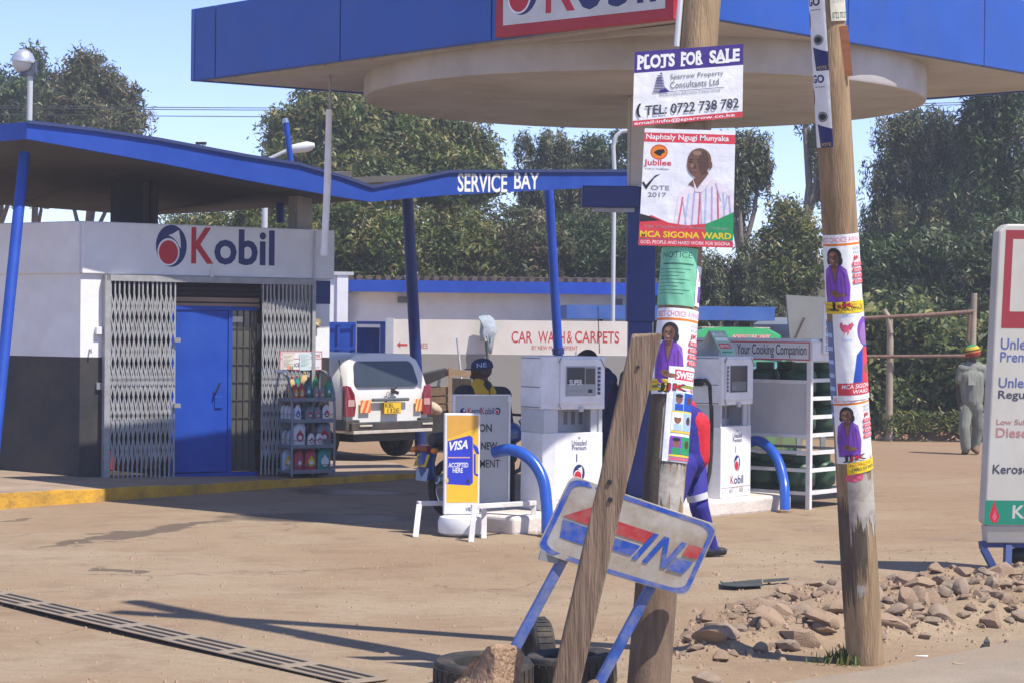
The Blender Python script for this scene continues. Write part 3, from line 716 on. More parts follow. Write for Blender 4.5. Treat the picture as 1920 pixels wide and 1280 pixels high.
for i, (px_, py_) in enumerate(((372,268),(382,268))):
    p_ = P(px_, 290, 26.0); O_ = V(p_.x, p_.y, 0); t_ = thing('chimney_pipe', 'short grey pipe end above the blue roof, the %s of the pair' % ('left' if i == 0 else 'right'), 'pipe', O_)
    mb = MB(); mb.tube([P(px_,300,26)-O_, P(px_,270,26)-O_], .028, 10); mb.build('pipe', GREY_METAL, t_, smooth=40)
    mb = MB(); mb.tube([P(px_,271,26)-O_, P(px_,267,26)-O_], .036, 10); mb.build('cap', BLACK, t_)
# street lamps behind
p_ = P(500, 420, 36); O_ = V(p_.x, p_.y, 0); t_ = thing('street_lamp', 'long flat street lamp head on an arm above the blue roof', 'street lamp', O_)
mb = MB(); mb.tube([V(-.05,.1,0), P(497,340,36)-O_, P(505,298,36)-O_, P(545,280,36)-O_], [.06,.05,.035,.03], 10); mb.build('pole', GREY_METAL, t_, smooth=40)
mb = MB(); a_, b_ = P(537,282,36)-O_, P(590,273,36)-O_
mb.tube([a_, a_.lerp(b_,.2), a_.lerp(b_,.75), b_], [.03,.075,.09,.04], 12); mb.build('lamp_head', mat('lamp_shell', (.6,.6,.58), rough=.4, var=.05), t_, smooth=50)
p_ = P(1152, 320, 40); O_ = V(p_.x, p_.y, 0); t_ = thing('street_lamp', 'pale curved street lamp pole between the trees beside the cream column', 'street lamp', O_)
mb = MB(); mb.tube([V(0,0,0), P(1152,320,40)-O_, P(1150,275,40)-O_, P(1155,256,40)-O_, P(1166,247,40)-O_, P(1180,245,40)-O_], .04, 10); mb.build('pole', GREY_METAL, t_, smooth=40)
mb = MB(); mb.tube([P(1176,245,40)-O_, P(1190,243,40)-O_, P(1215,240,40)-O_], [.04,.09,.05], 10); mb.build('lamp_head', GREY_METAL, t_, smooth=40)
# ================================================================== BACK BUILDINGS
TILE = mat('roof_tile', (.12,.085,.07), rough=.9, var=.35, scale=8)
bw = Frame((P(650,700,45).x, 45, 0), 4.0)
bb = thing('long_building', 'long low white building with blue eaves under a tiled roof behind the car wash wall', 'building', bw)
BL = 6.5
zt = bw.hit(760, 527)[1]; zb = bw.hit(760, 549)[1]
mb = MB(); mb.box((0, 0, 0), (BL, .25, zt)); mb.box((0, 0, 0), (.25, 5, zt)); mb.build('wall', WHITE_WALL, bb)
mb = MB(); mb.box((.0, -.72, zb), (BL, -.66, zt)); mb.box((.03, -.7, zb), (.09, .1, zt)); mb.build('fascia', BLUE, bb)
mb = MB(); mb.box((.1, -.66, zb+.05), (BL, .0, zb+.09)); mb.build('soffit', WHITE_WALL, bb)
mb = MB(); 
for i in range(33):
    x = -.05+i*.2; mb.tube([V(x+.1,-.70,zt+.045), V(x+.1,4.0,zt+.10)], .062, 8)
mb.build('roof', TILE, bb)
mb = MB(); x_, z_ = bw.hit(756, 562); mb.box((x_-.12, -.25, z_-.07), (x_+.12, -.001, z_+.06)); mb.build('flood_lamp', mat('lamp_grey', (.12,.13,.12), rough=.5), bb, bevel=.015)
x_, z_ = bw.hit(1160, 568); mb = MB(); mb.box((x_-.09, -.2, z_-.12), (x_+.06, -.001, z_+.08)); mb.build('wall_box', mat('lamp_grey', (.12,.13,.12)), bb, bevel=.01)
# annex wall behind the kiosk
aw = Frame((P(590,700,39).x, 39, 0), 6)
ax = thing('annex_wall', 'white side wall with a small coping between the shop and the long building', 'wall', aw)
x1 = aw.hit(652, 600)[0]; zt = aw.hit(640, 516)[1]
mb = MB(); mb.box((0, 0, 0), (x1-.2, .3, zt)); mb.box((x1-.2, -.05, 0), (x1, .25, zt)); mb.build('wall', WHITE_WALL, ax)
mb = MB(); mb.box((-.1, -.07, zt), (x1+.1, .35, zt+.06)); mb.build('coping', GREY_METAL, ax)
# car wash wall
cw = Frame((P(723,700,37).x, 37, 0), 1.0)
cx = thing('car_wash_wall', 'white yard wall painted with red car wash lettering above a grey base', 'wall', cw)
x1 = cw.hit(1200, 640)[0]; zt = cw.hit(900, 600)[1]; zm = cw.hit(900, 664)[1]
CWW = mat('lime_wash', (.72,.68,.62), rough=.85, var=.06, scale=2, bump=.15, dirt=(.55,.42,.30), dirt_amt=.25, dscale=1.3)
CWG = mat('grey_wash', (.30,.29,.27), rough=.85, var=.1, scale=2, dirt=(.24,.19,.14), dirt_amt=.35)
mb = MB(); mb.box((.13, 0, zm), (x1, .2, zt)); mb.build('wall', CWW, cx)
mb = MB(); mb.box((0, -.05, 0), (.129, .25, zt+.02)); mb.build('pier', mat('grey_pier', (.42,.45,.50), rough=.85, var=.1, dirt=(.3,.3,.3)), cx)
mb = MB(); mb.box((.13, -.015, 0), (x1, .2, zm-.002)); mb.build('wall_base', CWG, cx)
RP = mat('red_wall_paint', (.52,.05,.05), rough=.8, var=.2, scale=15)
a = Art(fn_y(0.0), base=.001)
def box_txt(a, fr, t, x0, y0, x1_, y1_, m, bold=0, space=1, shear=0):
    ym = (y0+y1_)/2; xm = (x0+x1_)/2
    a.text(t, fr.hit(x0, ym)[0], fr.hit(xm, y1_)[1], fr.hit(x1_, ym)[0], fr.hit(xm, y0)[1], m, bold=bold, space=space, shear=shear)
box_txt(a, cw, 'CAR', 959, 621, 998, 643, RP, .01); box_txt(a, cw, 'WASH', 1009, 621, 1059, 643, RP, .01); box_txt(a, cw, '&', 1063, 621, 1073, 643, RP); box_txt(a, cw, 'CARPETS', 1078, 621, 1161, 643, RP, .01)
box_txt(a, cw, 'BY NEW MANAGEMENT', 997, 648, 1083, 656, RP)
box_txt(a, cw, 'LADIES', 768, 643, 802, 653, RP)
ax0, az0 = cw.hit(744, 646); ax1 = cw.hit(764, 646)[0]
a.poly([(ax0, az0), (ax0+.06, az0+.055), (ax0+.06, az0+.018), (ax1, az0+.018), (ax1, az0-.018), (ax0+.06, az0-.018), (ax0+.06, az0-.055)], RP)
a.build('lettering', cx)
# blue steel yard gate and doorway
gf = Frame((P(608,700,37.6).x, 37.6, 0), 3)
yg = thing('yard_gate', 'blue steel double gate with one leaf standing open left of the white pier', 'gate', gf)
gx1 = gf.hit(667, 640)[0]; gx2 = gf.hit(722, 640)[0]; gz = gf.hit(640, 604)[1]
mb = MB(); mb.box((0, 0, .1), (gx1, .04, gz)); gl_ = mb.build('gate_leaf', BLUE, yg)
mb = MB(); n_ = 3
for i in range(n_): xx = gx1*i/(n_-1) - (.05 if i else 0); mb.box((xx, -.04, .1), (xx+.05, -.001, gz))
for z_ in (gz-.05, gf.hit(640, 655)[1], .1): mb.box((.0, -.05, z_), (gx1, -.041, z_+.05))
mb.build('gate_rail', BLUE, yg)
mb = MB(); mb.box((gx1+.01, .5, .05), (gx2-.1, .55, gf.hit(690, 614)[1])); mb.build('door_leaf', BLUE, yg)
mb = MB(); mb.box((gx1+.01, .05, gf.hit(690, 608)[1]), (gx2, .6, gz+.02)); mb.box((gx2-.09, .05, 0), (gx2, .6, gz)); mb.build('door_frame', BLUE_D, yg)
# cloth hanging over the wall
cl = MB(); rr = random.Random(4)
fr = Frame((P(912,660,36.9).x, 36.9, 0), 1)
pts = [(897,594),(905,591),(918,591),(926,598),(932,612),(934,622),(928,630),(925,648),(922,663),(917,664),(915,650),(912,634),(908,626),(905,640),(901,640),(899,625),(901,606)]
def cloth(m, fr, pts, y0):
    q_ = [fr.hit(*p) for p in pts]; c = sum((Vector((a_, b_)) for a_, b_ in q_), Vector((0,0)))/len(q_)
    vs = [V(x, y0-.03*rr.random(), z) for x, z in q_]; vs2 = [V(c.x+(x-c.x)*.55, y0-.09-.03*rr.random(), c.y+(z-c.y)*.55) for x, z in q_]; n = len(vs)
    m.add(vs+vs2+[V(c.x, y0-.10, c.y)], [(i, (i+1)%n, n+(i+1)%n, n+i) for i in range(n)]+[(n+i, n+(i+1)%n, 2*n) for i in range(n)])
cloth(cl, fr, pts, .02)
o = thing('hanging_cloth', 'grey work clothes hung over the top of the car wash wall', 'clothing', fr); cl.build('garment', mat('grey_cloth', (.33,.37,.40), rough=.9, var=.25, scale=9, bump=.5, bscale=12), o, smooth=60)
mb = MB(); mb.tube([V(0,-.16,fr.hit(915,640)[1]), V(.02,-.14,fr.hit(916,675)[1])], [.035,.02], 8); mb.build('sleeve', mat('dark_sleeve', (.08,.09,.10), rough=.9), o)

# small far canopy on the right, its post and a white cabin behind
fc = Frame((P(1300,640,42).x, 42, 0), 2)
f_ = thing('far_canopy', 'plain blue flat canopy on a dark post far behind the right pump', 'canopy', fc)
x1 = fc.hit(1453, 590)[0]; z0_, z1_ = fc.hit(1380, 601)[1], fc.hit(1380, 575)[1]
mb = MB(); mb.box((-2.5, 0, z0_), (x1, 2.6, z1_)); mb.build('fascia', mat('faded_blue', (.05,.13,.42), rough=.55, var=.1, dirt=(.15,.2,.4)), f_)
px_ = fc.hit(1374, 640)[0]
for q0 in (0, -2.55): mb = MB(); mb.box((px_-.05+q0, .9, 0), (px_+.05+q0, 1.0, z0_-.002)); mb.build('post', BLUE_D, f_)

# ================================================================== FUEL PUMPS
isl = thing('pump_island', 'low white painted concrete island carrying both fuel pumps', 'island', Frame(G(1012,993), 46))
mb = MB(); ISM = mat('island_paint', (.66,.60,.54), rough=.85, var=.08, bump=.4, bscale=18, dirt=(.32,.22,.15), dirt_amt=.45, dscale=2.5)
mb.box((-.42, -.06, -.03), (3.85, .85, .15)); mb.build('slab', ISM, isl, bevel=.035, seg=3)
def pump_art(a, w, x0, x1, zt, right):
    pass
def make_pump(corner, ang, w, dep, ztop, chamf, label, right):
    """corner = front left bottom corner of the front face"""
    fr = Frame(corner, ang); t = thing('fuel_pump', label, 'fuel pump', fr)
    z0 = 0; H = ztop-corner[2]; hz = H*.655; wz0 = H*.505   # header bottom, window bottom
    c = chamf
    def body(mb, za, zb_, grow=0):
        g = grow
        mb.prism([V(-g,-g,za), V(w+g,-g,za), V(w+g,dep,za), V(-c-g,dep,za), V(-c-g,c*.3,za)] if c > 0 else [V(-g,-g,za), V(w+g,-g,za), V(w+g,dep,za), V(-g,dep,za)], V(0,0,zb_-za))
    mb = MB(); body(mb, 0, wz0); mb.build('cabinet', WHITE_METAL, t, bevel=.008)
    # nozzle window: open bay framed by the side panels
    mb = MB(); mb.box((-c if c else 0, .012, wz0+.001), (.035, dep, hz)); mb.box((w-.04, .012, wz0+.001), (w, dep, hz)); mb.box((w-.12,.03,wz0+.001),(w-.04,.05,hz))
    if right: mb.box((.035, dep*.5, wz0+.001), (w-.04, dep*.5+.02, hz))
    else: mb.box((w*.36, dep*.6, wz0+.001), (w-.04, dep*.6+.02, hz))
    mb.build('bay', GREY_METAL, t)
    mb = MB(); yb_ = (dep*.5 if right else dep*.6)-.004
    for k in range(3): x_ = w*(.47+.16*k); mb.box((x_, yb_, wz0+H*.045), (x_+w*.08, yb_+.003, hz-H*.02))
    mb.build('vent_slot', mat('vent_grey', (.25,.26,.28), rough=.6), t)
    mb = MB(); body(mb, hz+.002, H, .012); mb.build('head', WHITE_METAL, t, bevel=.01)
    # seams on the side of the head
    mb = MB(); sx = -c-.0135 if c else -.0135
    for z_ in (hz+.02, hz+(H-hz)*.42, H-.02): mb.box((sx, c*.3+.03, z_-.005), (sx+.004, dep-.02, z_+.005))
    mb.build('seam', mat('seam_grey', (.2,.21,.23), rough=.6), t)
    # screen bezel, display, keypad
    hh = H-hz; mb = MB(); mb.box((w*.06, -.028, hz+hh*.10), (w*.97, -.0121, H-hh*.05)); mb.build('bezel', WHITE_METAL, t, bevel=.006)
    if not right: sx0, sx1, kx0, kx1 = w*.17, w*.80, w*.835, w*.90
    else: sx0, sx1, kx0, kx1 = w*.19, w*.76, w*.075, w*.13
    sz0, sz1 = hz+hh*.26, H-hh*.18
    mb = MB(); mb.box((sx0, -.034, sz0), (sx1, -.0285, sz1)); scn = mb.build('screen', mat('screen_panel', (.30,.32,.34), rough=.25, var=.08), t)
    a = Art(fn_y(-.034), base=.001)
    if not right:
        a.rect(sx0+.01, sz0+(sz1-sz0)*.40, sx0+(sx1-sx0)*.62, sz1-.012, mat('lcd_dark', (.025,.03,.045), rough=.15)); a.rect(sx0+(sx1-sx0)*.65, sz0+(sz1-sz0)*.40, sx1-.012, sz1-.02, mat('lcd_dark2', (.05,.055,.06), rough=.15))
        a.text('SUPER', sx0+(sx1-sx0)*.11, sz0+(sz1-sz0)*.37, sx0+(sx1-sx0)*.54, sz0+(sz1-sz0)*.55, I_WHITE, bold=.02)
        a.rect(sx0+(sx1-sx0)*.74, sz0+.03, sx0+(sx1-sx0)*.88, sz0+(sz1-sz0)*.22, I_BLACK)
        a.line((sx0+.04, sz0+.05), (sx0+(sx1-sx0)*.66, sz0+.05), .006, I_GREY)
    else:
        a.rect(sx0+.006, sz0+.006, sx1-.006, sz1-.006, mat('lcd_dark', (.025,.03,.045), rough=.15)); a.rect(sx0+.03, sz0+.02, sx1-.03, sz0+(sz1-sz0)*.40, mat('lcd_green', (.12,.14,.15), rough=.3)); a.rect(sx0+.05, sz0+.03, sx0+.12, sz0+.07, I_GREY)
    for i in range(7):
        for j in range(2):
            x_ = kx0+(kx1-kx0)*j/2; z_ = sz0+(sz1-sz0)*(i+.3)/7.2; a.rect(x_, z_, x_+(kx1-kx0)*.42, z_+(sz1-sz0)*.10, I_NAVY)
    a.build('display', t)
    mb = MB(); mb.bar(V(w*.90,-.03,H-hh*.04), V(w*1.0,-.03,H-hh*.22), .006, .012, (0,1,0)); mb.bar(V(w*.02,-.03,hz+hh*.12), V(w*.07,-.03,hz+hh*.02), .006, .012, (0,1,0)); mb.bar(V(w*.02,-.03,H-hh*.12), V(w*.07,-.03,H-hh*.02), .006, .012, (0,1,0)); mb.build('clip', STEEL, t)
    mb = MB(); mb.box((w*.46, -.04, hz-.02), (w*.54, -.012, hz+.03)); mb.build('lock', GREY_METAL, t, bevel=.004)
    # printed front
    a = Art(fn_y(0.0), base=.001); f = wz0
    cx_ = w*(.5 if not right else .53)
    a.ell(cx_, f-H*.035, .012, .012, I_GREY, 12)
    a.text('Unleaded', cx_-w*.155, f-H*.085, cx_+w*.155, f-H*.05, I_NAVY, bold=.01); a.text('Premium', cx_-w*.15, f-H*.115, cx_+w*.15, f-H*.085, I_NAVY, bold=.01)
    a.rect(cx_-w*.05-.006, f-H*.19, cx_-w*.05+.006, f-H*.14, I_NAVY)
    logo(a, cx_-w*.0, f-H*.265, H*.115)
    a.text('K', cx_-w*.21, f-H*.41, cx_-w*.105, f-H*.352, I_RED, bold=.01); a.text('obil', cx_-w*.095, f-H*.412, cx_+w*.21, f-H*.352, I_NAVY, bold=.012)
    a.text('I love for you!', cx_-w*.2, f-H*.45, cx_+w*.2, f-H*.425, mat('ink_pale_red', (.55,.38,.38)))
    for sx_ in (.28, .62):
        for k in range(3): a.rect(w*sx_+.028*k, .045, w*sx_+.028*k+.012, .085, I_GREY)
    for sx_ in (.05, .93): a.ell(w*sx_, .06, .008, .010, I_GREY, 10)
    a.line((0.01,.105),(w-.01,.105),.004,I_GREY)
    a.build('lettering', t)
    return t, fr
pc = G(1040, 957, .152)
pump1, pf1 = make_pump(pc, 32, .545, .42, CAMZ-(668-613)*pc.y/4000, .125, 'white fuel pump labelled super behind the bent blue guard rail, nearer the car', False)
pc2 = G(1351, 934, .152)
pump2, pf2 = make_pump(pc2, 56, .66, .44, CAMZ-(668-616)*pc2.y/4000, 0, 'white fuel pump with a green card tent on top beside the gas cylinder cage', True)
# hose of the right pump: from the side panel in an arc down
mb = MB(); def_y = 22.05
hp = [(1312,716),(1322,712),(1331,722),(1334,760),(1335,800),(1334,845),(1330,885),(1322,915),(1312,935)]
hp = [pf2.loc(P(x, y, def_y)) for x, y in hp]
mb.tube(hp, .022, 10); mb.build('hose', RUBBER, pump2, smooth=60)
mb = MB(); a_ = pf2.loc(P(1303,716,def_y+.05)); b_ = pf2.loc(P(1316,716,def_y)); mb.tube([a_, b_], .04, 10); mb.build('hose_boot', BLACK, pump2)
# green card tent on pump 2
tf = Frame(P(1352, 667, pc2.y+.1), 36)
t_ = thing('card_tent', 'green folded card tent standing on top of the right pump', 'card', tf)
def tl(px, py, dy=0): x, z = tf.hit(px, py, dy); return V(x, dy, z)
TG = mat('tent_green', (.30,.50,.40), rough=.7, var=.08, scale=5)
q_ = [tl(1355,667), tl(1382,667), tl(1371,620), tl(1342,620)]
ap = [q_[3]+V(0,.10,0), q_[2]+V(0,.10,0)]
mb = MB(); mb.prism([q_[0], q_[1], ap[1], ap[0]], V(0,.006,0)); mb.build('front_panel', TG, t_)
mb = MB(); mb.prism([ap[0]+V(0,.008,0), ap[1]+V(0,.008,0), q_[1]+V(-.02,.26,0), q_[0]+V(-.14,.26,0)], V(0,.006,0)); mb.build('back_panel', mat('tent_grey', (.45,.48,.46), rough=.7), t_)
def fnt(u, v, off):
    bl, br, tr, tl_ = q_[0], q_[1], ap[1], ap[0]
    p = bl.lerp(br, u).lerp(tl_.lerp(tr, u), v); return p+V(0,-off,0)
a = Art(fnt); a.text('GAS REFILL', .22, .78, .92, .90, I_WHITE, bold=.01); a.ell(.14,.85,.07,.06,I_WHITE,12); a.rect(.1,.60,.9,.72,I_WHITE); a.rect(.12,.30,.90,.50,I_RED); a.text('NEW PRICE', .18,.34,.84,.46,I_WHITE,bold=.01); a.rect(.1,.12,.8,.18,I_GREEN)
a.build('printing', t_)

# ================================================================== bent blue guard pipes
def guard(pts, lab, Y, r, dy=0):
    p0 = P(*pts[-1], Y); O_ = V(p0.x, Y, 0); t = thing('guard_pipe', lab, 'bollard', O_); n = len(pts)
    q_ = [P(x, y, Y+dy*(1-i/(n-1)))-O_ for i, (x, y) in enumerate(pts)]; q_[-1].z = -.03
    sm = []
    for i in range(n-1):
        for k in range(3):
            t_ = k/3; p_1 = q_[max(i-1,0)]; p1 = q_[i]; p2 = q_[i+1]; p3 = q_[min(i+2,n-1)]
            sm.append(.5*((2*p1)+(p2-p_1)*t_+(2*p_1-5*p1+4*p2-p3)*t_*t_+(3*p1-p_1-3*p2+p3)*t_**3))
    sm.append(q_[-1])
    mb = MB(); mb.tube(sm, r, 16); mb.build('pipe', mat('gloss_blue', (.015,.085,.42), rough=.25, var=.08, spec=.6, dirt=(.04,.07,.2), dirt_amt=.3), t, smooth=60)
    mb = MB(); mb.lathe([(r*1.6,-.02),(r*1.5,.015),(r*1.02,.02)], 14); mb.build('base', GROUND, t)
    return t
guard([(925,848),(950,842),(972,846),(994,860),(1010,880),(1020,905),(1024,935),(1026,965),(1026,1001)], 'bent blue guard pipe in front of the left pump', 19.45, .055, .45)
guard([(1395,836),(1412,826),(1428,828),(1446,843),(1459,864),(1467,890),(1471,915),(1472,953)], 'bent blue guard pipe between the right pump and the gas cage', 22.3, .055, .8)

# ================================================================== SIGNS IN FRONT OF THE PUMPS
kf = Frame(V(P(850,945,20.4).x, 20.4, 0), 17)
t_ = thing('notice_board', 'grey framed notice board in capital letters standing behind the yellow card sign', 'sign', kf)
kx0, kzb = kf.hit(848, 945); kx1 = kf.hit(955, 945)[0]; kzt = kf.hit(900, 739)[1]; kzb = kf.hit(900, 945)[1]
mb = MB(); mb.box((kx0+.02, .0, kzb), (kx1-.02, .03, kzt-.01)); mb.build('board', mat('board_grey', (.46,.475,.48), rough=.5, var=.04, dirt=(.4,.36,.3), dirt_amt=.2), t_)
mb = MB(); mb.box((kx0-.0, -.012, kzb-.02), (kx0+.019, .04, kzt)); mb.box((kx1-.019, -.012, kzb-.02), (kx1, .04, kzt)); mb.box((kx0+.02, -.012, kzt-.012), (kx1-.02, .04, kzt)); mb.box((kx1-.03,-.02,kzt-.07),(kx1+.006,.045,kzt-.02))
mb.build('frame', WHITE_METAL, t_)
mb = MB(); 
for x_ in (kx0+.06, kx1-.06): mb.box((x_-.015, .0, -.02), (x_+.015, .03, kzb-.001))
mb.build('leg', WHITE_METAL, t_)
a = Art(fn_y(0.0))
lx, lz = kf.hit(868, 771); a.ell(lx, lz, .03, .035, I_NAVY, 20); a.ell(lx+.012, lz-.012, .018, .02, I_RED, 16); a.ell(lx+.012, lz+.012, .008, .012, I_WHITE, 10)
lx, lz = kf.hit(933, 770); a.ell(lx, lz, .03, .036, I_NAVY, 20); a.ell(lx-.006, lz-.004, .02, .022, I_WHITE, 16); a.ell(lx-.006, lz-.006, .016, .018, I_RED, 16)
for t, x0, x1_, m in (('K', 877, 883.5, I_RED), ('enol', 884, 901, I_NAVY), ('K', 902, 908.5, I_RED), ('obil', 909, 926, I_NAVY)): box_txt(a, kf, t, x0, 763, x1_, 776, m, .01)
box_txt(a, kf, 'STATION', 858, 794, 922, 809, I_BLACK, .02); box_txt(a, kf, 'UNDER', 852, 828, 896, 842, I_BLACK, .02); box_txt(a, kf, 'NEW', 902, 828, 932, 842, I_BLACK, .02); box_txt(a, kf, 'MANAGEMENT', 840, 861, 937, 876, I_BLACK, .006)
a.build('lettering', t_)

vf = Frame(V(P(866,1000,19.5).x, 19.5, 0), 13)
t_ = thing('card_sign', 'yellow card payment sign in a white frame on a round white foot', 'sign', vf)
vz = lambda py: vf.hit(866, py)[1]
vx = lambda px: vf.hit(px, 870)[0]
mb = MB(); mb.box((vx(832), -.02, vz(963)), (vx(899), .03, vz(774))); mb.build('frame', WHITE_METAL, t_, bevel=.01)
mb = MB(); R_ = .22; mb.lathe([(R_*.8,-.01),(R_*.98,.02),(R_,.06),(R_,.12),(R_*.94,.16),(R_*.8,.175),(.02,.178)], 32); mb.build('foot', mat('white_foot', (.72,.73,.75), rough=.4, var=.04, dirt=(.4,.32,.25), dirt_amt=.25), t_, smooth=45)
mb = MB(); mb.box((-.03,-.005,.15), (.03,.02,vz(963)-.001)); mb.build('stem', STEEL, t_)
a = Art(fn_y(-.02)); VY = mat('card_yellow', (.80,.48,.035), rough=.45, var=.05); VO = mat('card_orange', (.66,.35,.06), rough=.45); VB = mat('card_blue', (.03,.05,.50), rough=.4)
a.rect(vx(837), vz(941), vx(895.5), vz(778), VY); a.poly([(vx(837),vz(778)),(vx(895.5),vz(778)),(vx(895.5),vz(800)),(vx(837),vz(822))], VO)
a.poly([(vx(838),vz(826)),(vx(880),vz(815)),(vx(885),vz(820)),(vx(886),vz(904)),(vx(880),vz(909)),(vx(838),vz(906))], VB)
a.poly([(vx(886),vz(830)),(vx(895),vz(838)),(vx(897.5),vz(850)),(vx(892),vz(850)),(vx(886),vz(838))], VB); a.line((vx(889),vz(850)),(vx(889.5),vz(888)),.018,VB); a.line((vx(889.5),vz(888)),(vx(896),vz(890)),.018,VB)
a.rect(vx(839), vz(857.5), vx(880), vz(855.5), mat('card_line', (.7,.4,.3)))
a.text('VISA', vx(841), vz(842), vx(876), vz(825), I_WHITE, bold=.03, shear=.25, tilt=.02); a.text('ACCEPTED', vx(840), vz(875), vx(877), vz(866), I_WHITE, bold=.02); a.text('HERE', vx(848), vz(885), vx(867), vz(876), I_WHITE, bold=.02)
a.ell(vx(838), vz(899), .012, .025, VY, 12); a.rect(vx(873), vz(905), vx(879), vz(898), I_NAVY)
a.text('VISA', vx(873), vz(957), vx(887), vz(950), I_NAVY, bold=.02, shear=.25)
a.build('printing', t_)
# white tubular rail
rl = Frame(V(P(790,997,19.3).x, 19.3, 0), 0); t_ = thing('white_rail', 'low white steel rail on splayed legs round the foot of the card sign', 'barrier', rl)
def rp(px, py, Y): return rl.loc(P(px, py, Y))
SQ = mat('white_rail_paint', (.68,.68,.67), rough=.5, var=.06, dirt=(.35,.2,.12), dirt_amt=.3, dscale=4)
yb_ = 20.4
mb = MB(); mb.bar(rp(783,943,19.6), rp(840,942,19.75), .045, .045); mb.bar(rp(886,949,19.1), rp(1003,942,19.9), .045, .045); mb.build('top_rail', SQ, t_, bevel=.006)
for (xa, xb, Y) in ((786,779,19.45), (890,883,19.02), (1000,1002,19.9), (908,907,19.35)):
    p_, q_ = rp(xa, 946, Y), rl.loc(G(xb, 613+7600/Y)); mb = MB(); mb.bar(p_, q_+V(0,0,-.02), .05, .05, (1,0,0)); mb.build('leg', SQ, t_, bevel=.006)
# painted boulder
def rock_mesh(seed, sub=3, amp=.28, flat=.75):
    r = random.Random(seed); bm = bmesh.new(); bmesh.ops.create_icosphere(bm, subdivisions=sub, radius=1)
    pl = [(Vector((r.gauss(0,1), r.gauss(0,1), r.gauss(0,1))).normalized(), r.uniform(.45,.92)) for _ in range(16)]
    for v in bm.verts:
        p = v.co.copy()
        for n, d in pl:
            e = p.dot(n)-d
            if e > 0: p -= n*e*.92
        q = v.co; s = 1+amp*.25*(math.sin(5*q.x+seed)+math.sin(6*q.y+2*seed)+math.sin(7*q.z+seed))/3
        v.co = Vector((p.x, p.y, p.z*flat))*s + Vector((r.gauss(0,1), r.gauss(0,1), r.gauss(0,1)))*.012
    me = bpy.data.meshes.new('rock'); bm.to_mesh(me); bm.free(); me.set_sharp_from_angle(angle=math.radians(28)); return me
me = rock_mesh(3, 3, .2, .8); me.materials.append(mat('painted_rock', (.68,.66,.62), rough=.8, var=.1, bump=.8, bscale=12, dirt=(.38,.28,.2), dirt_amt=.4, dscale=4))
o = bpy.data.objects.new('painted_stone', me); COL.objects.link(o); p_ = G(949, 988); o.location = p_+V(0,.1,.06); o.scale = (.16,.13,.11); o.rotation_euler = (0,.1,.3)
props(o, 'white painted stone on the ground by the left pump island', 'stone')
# ================================================================== GAS CYLINDER CAGE
cc = G(1516, 952)
cs = Frame(cc, 52); cfn = Frame(cc, -38)
cg = thing('cylinder_cage', 'white steel cage with a cooking gas header and grey panel holding green cylinders', 'cage', cs)
Wd = 1.0; Dp = 1.55    # side length (along x), front length (along y)
zy = lambda py: CAMZ-(py-618)*cc.y/4000
ztop = zy(641)
CAGE = mat('cage_white', (.70,.70,.69), rough=.45, var=.05, dirt=(.36,.22,.14), dirt_amt=.25, dscale=4)
for x_, y_ in ((0,0),(Wd,0),(0,Dp),(Wd,Dp),(0,Dp*.55)): mb = MB(); mb.box((x_-.025, y_-.025, -.02), (x_+.025, y_+.025, ztop)); mb.build('corner_post', CAGE, cg)
lev = [713,747,782,816,849,882,924]
mb = MB()
for py in lev:
    z_ = zy(py); mb.box((.026, -.02, z_-.02), (Wd-.026, .02, z_+.02)); mb.box((.026, Dp-.02, z_-.02), (Wd-.026, Dp+.02, z_+.02))
    mb.box((Wd-.02, .026, z_-.015), (Wd+.02, Dp-.026, z_+.015))
for py in (716,818,849,882,925):
    z_ = zy(py); mb.box((-.02, .026, z_-.018), (.02, Dp-.026, z_+.018))
mb.build('rail', CAGE, cg)
mb = MB(); mb.box((-.012, .03, zy(817)), (.012, Dp*.9, zy(714))); mb.build('side_panel', mat('cage_panel', (.50,.49,.48), rough=.6, var=.05, dirt=(.4,.34,.28), dirt_amt=.3), cg)
mb = MB(); 
for py in (924, 816, 747): mb.box((.03, .03, zy(py)-.012), (Wd-.03, Dp-.03, zy(py)))
mb.build('shelf', mat('cage_shelf', (.22,.22,.22), rough=.6, metal=.3), cg)
mb = MB(); mb.box((-.045, -.02, zy(676)), (-.025, Dp+.35, zy(641))); mb.build('header_board', mat('header_grey', (.62,.62,.62), rough=.5, var=.03), cg)
mb = MB(); mb.box((-.03, -.045, zy(676)), (Wd+.02, -.025, zy(641))); mb.build('header_board', CAGE, cg)
mb = MB(); mb.box((-.02, -.02, ztop+.001), (Wd+.02, Dp+.02, ztop+.03)); mb.build('cage_roof', CAGE, cg)
def fnh(u, v, off):   # u along the front from the corner to the left (negative u = left in the picture)
    return V(-.045-off, -u, v)
a = Art(fnh)
uL = -Dp-.33; z0_, z1_ = zy(675.5), zy(641.5)
for r_ in ((uL, z0_, .02, z0_+.012), (uL, z1_-.012, .02, z1_), (.008, z0_, .02, z1_)): a.rect(*r_, I_RED)
u0 = cfn.hit(1381, 660, -.05)[0]; u1 = cfn.hit(1517, 660, -.05)[0]
zm = (z0_+z1_)/2
a.text('Your Cooking Companion', u0, zm-.075, -.02, zm+.07, I_BLACK, bold=.005, space=.95)
a.build('lettering', cg)
mb = MB(); mb.box((.16, -.075, zy(664)), (.62, -.047, zy(569))); pb = mb.build('price_board', mat('price_white', (.68,.70,.70), rough=.5, var=.03), cg, bevel=.02)
a = Art(fn_y(-.0752)); W0 = .16; hz_ = lambda f: zy(664)+(zy(569)-zy(664))*f
a.rect(W0+.05, hz_(.79), W0+.30, hz_(.94), I_NAVY); a.text('GAS', W0+.07, hz_(.80), W0+.2, hz_(.85), I_WHITE)
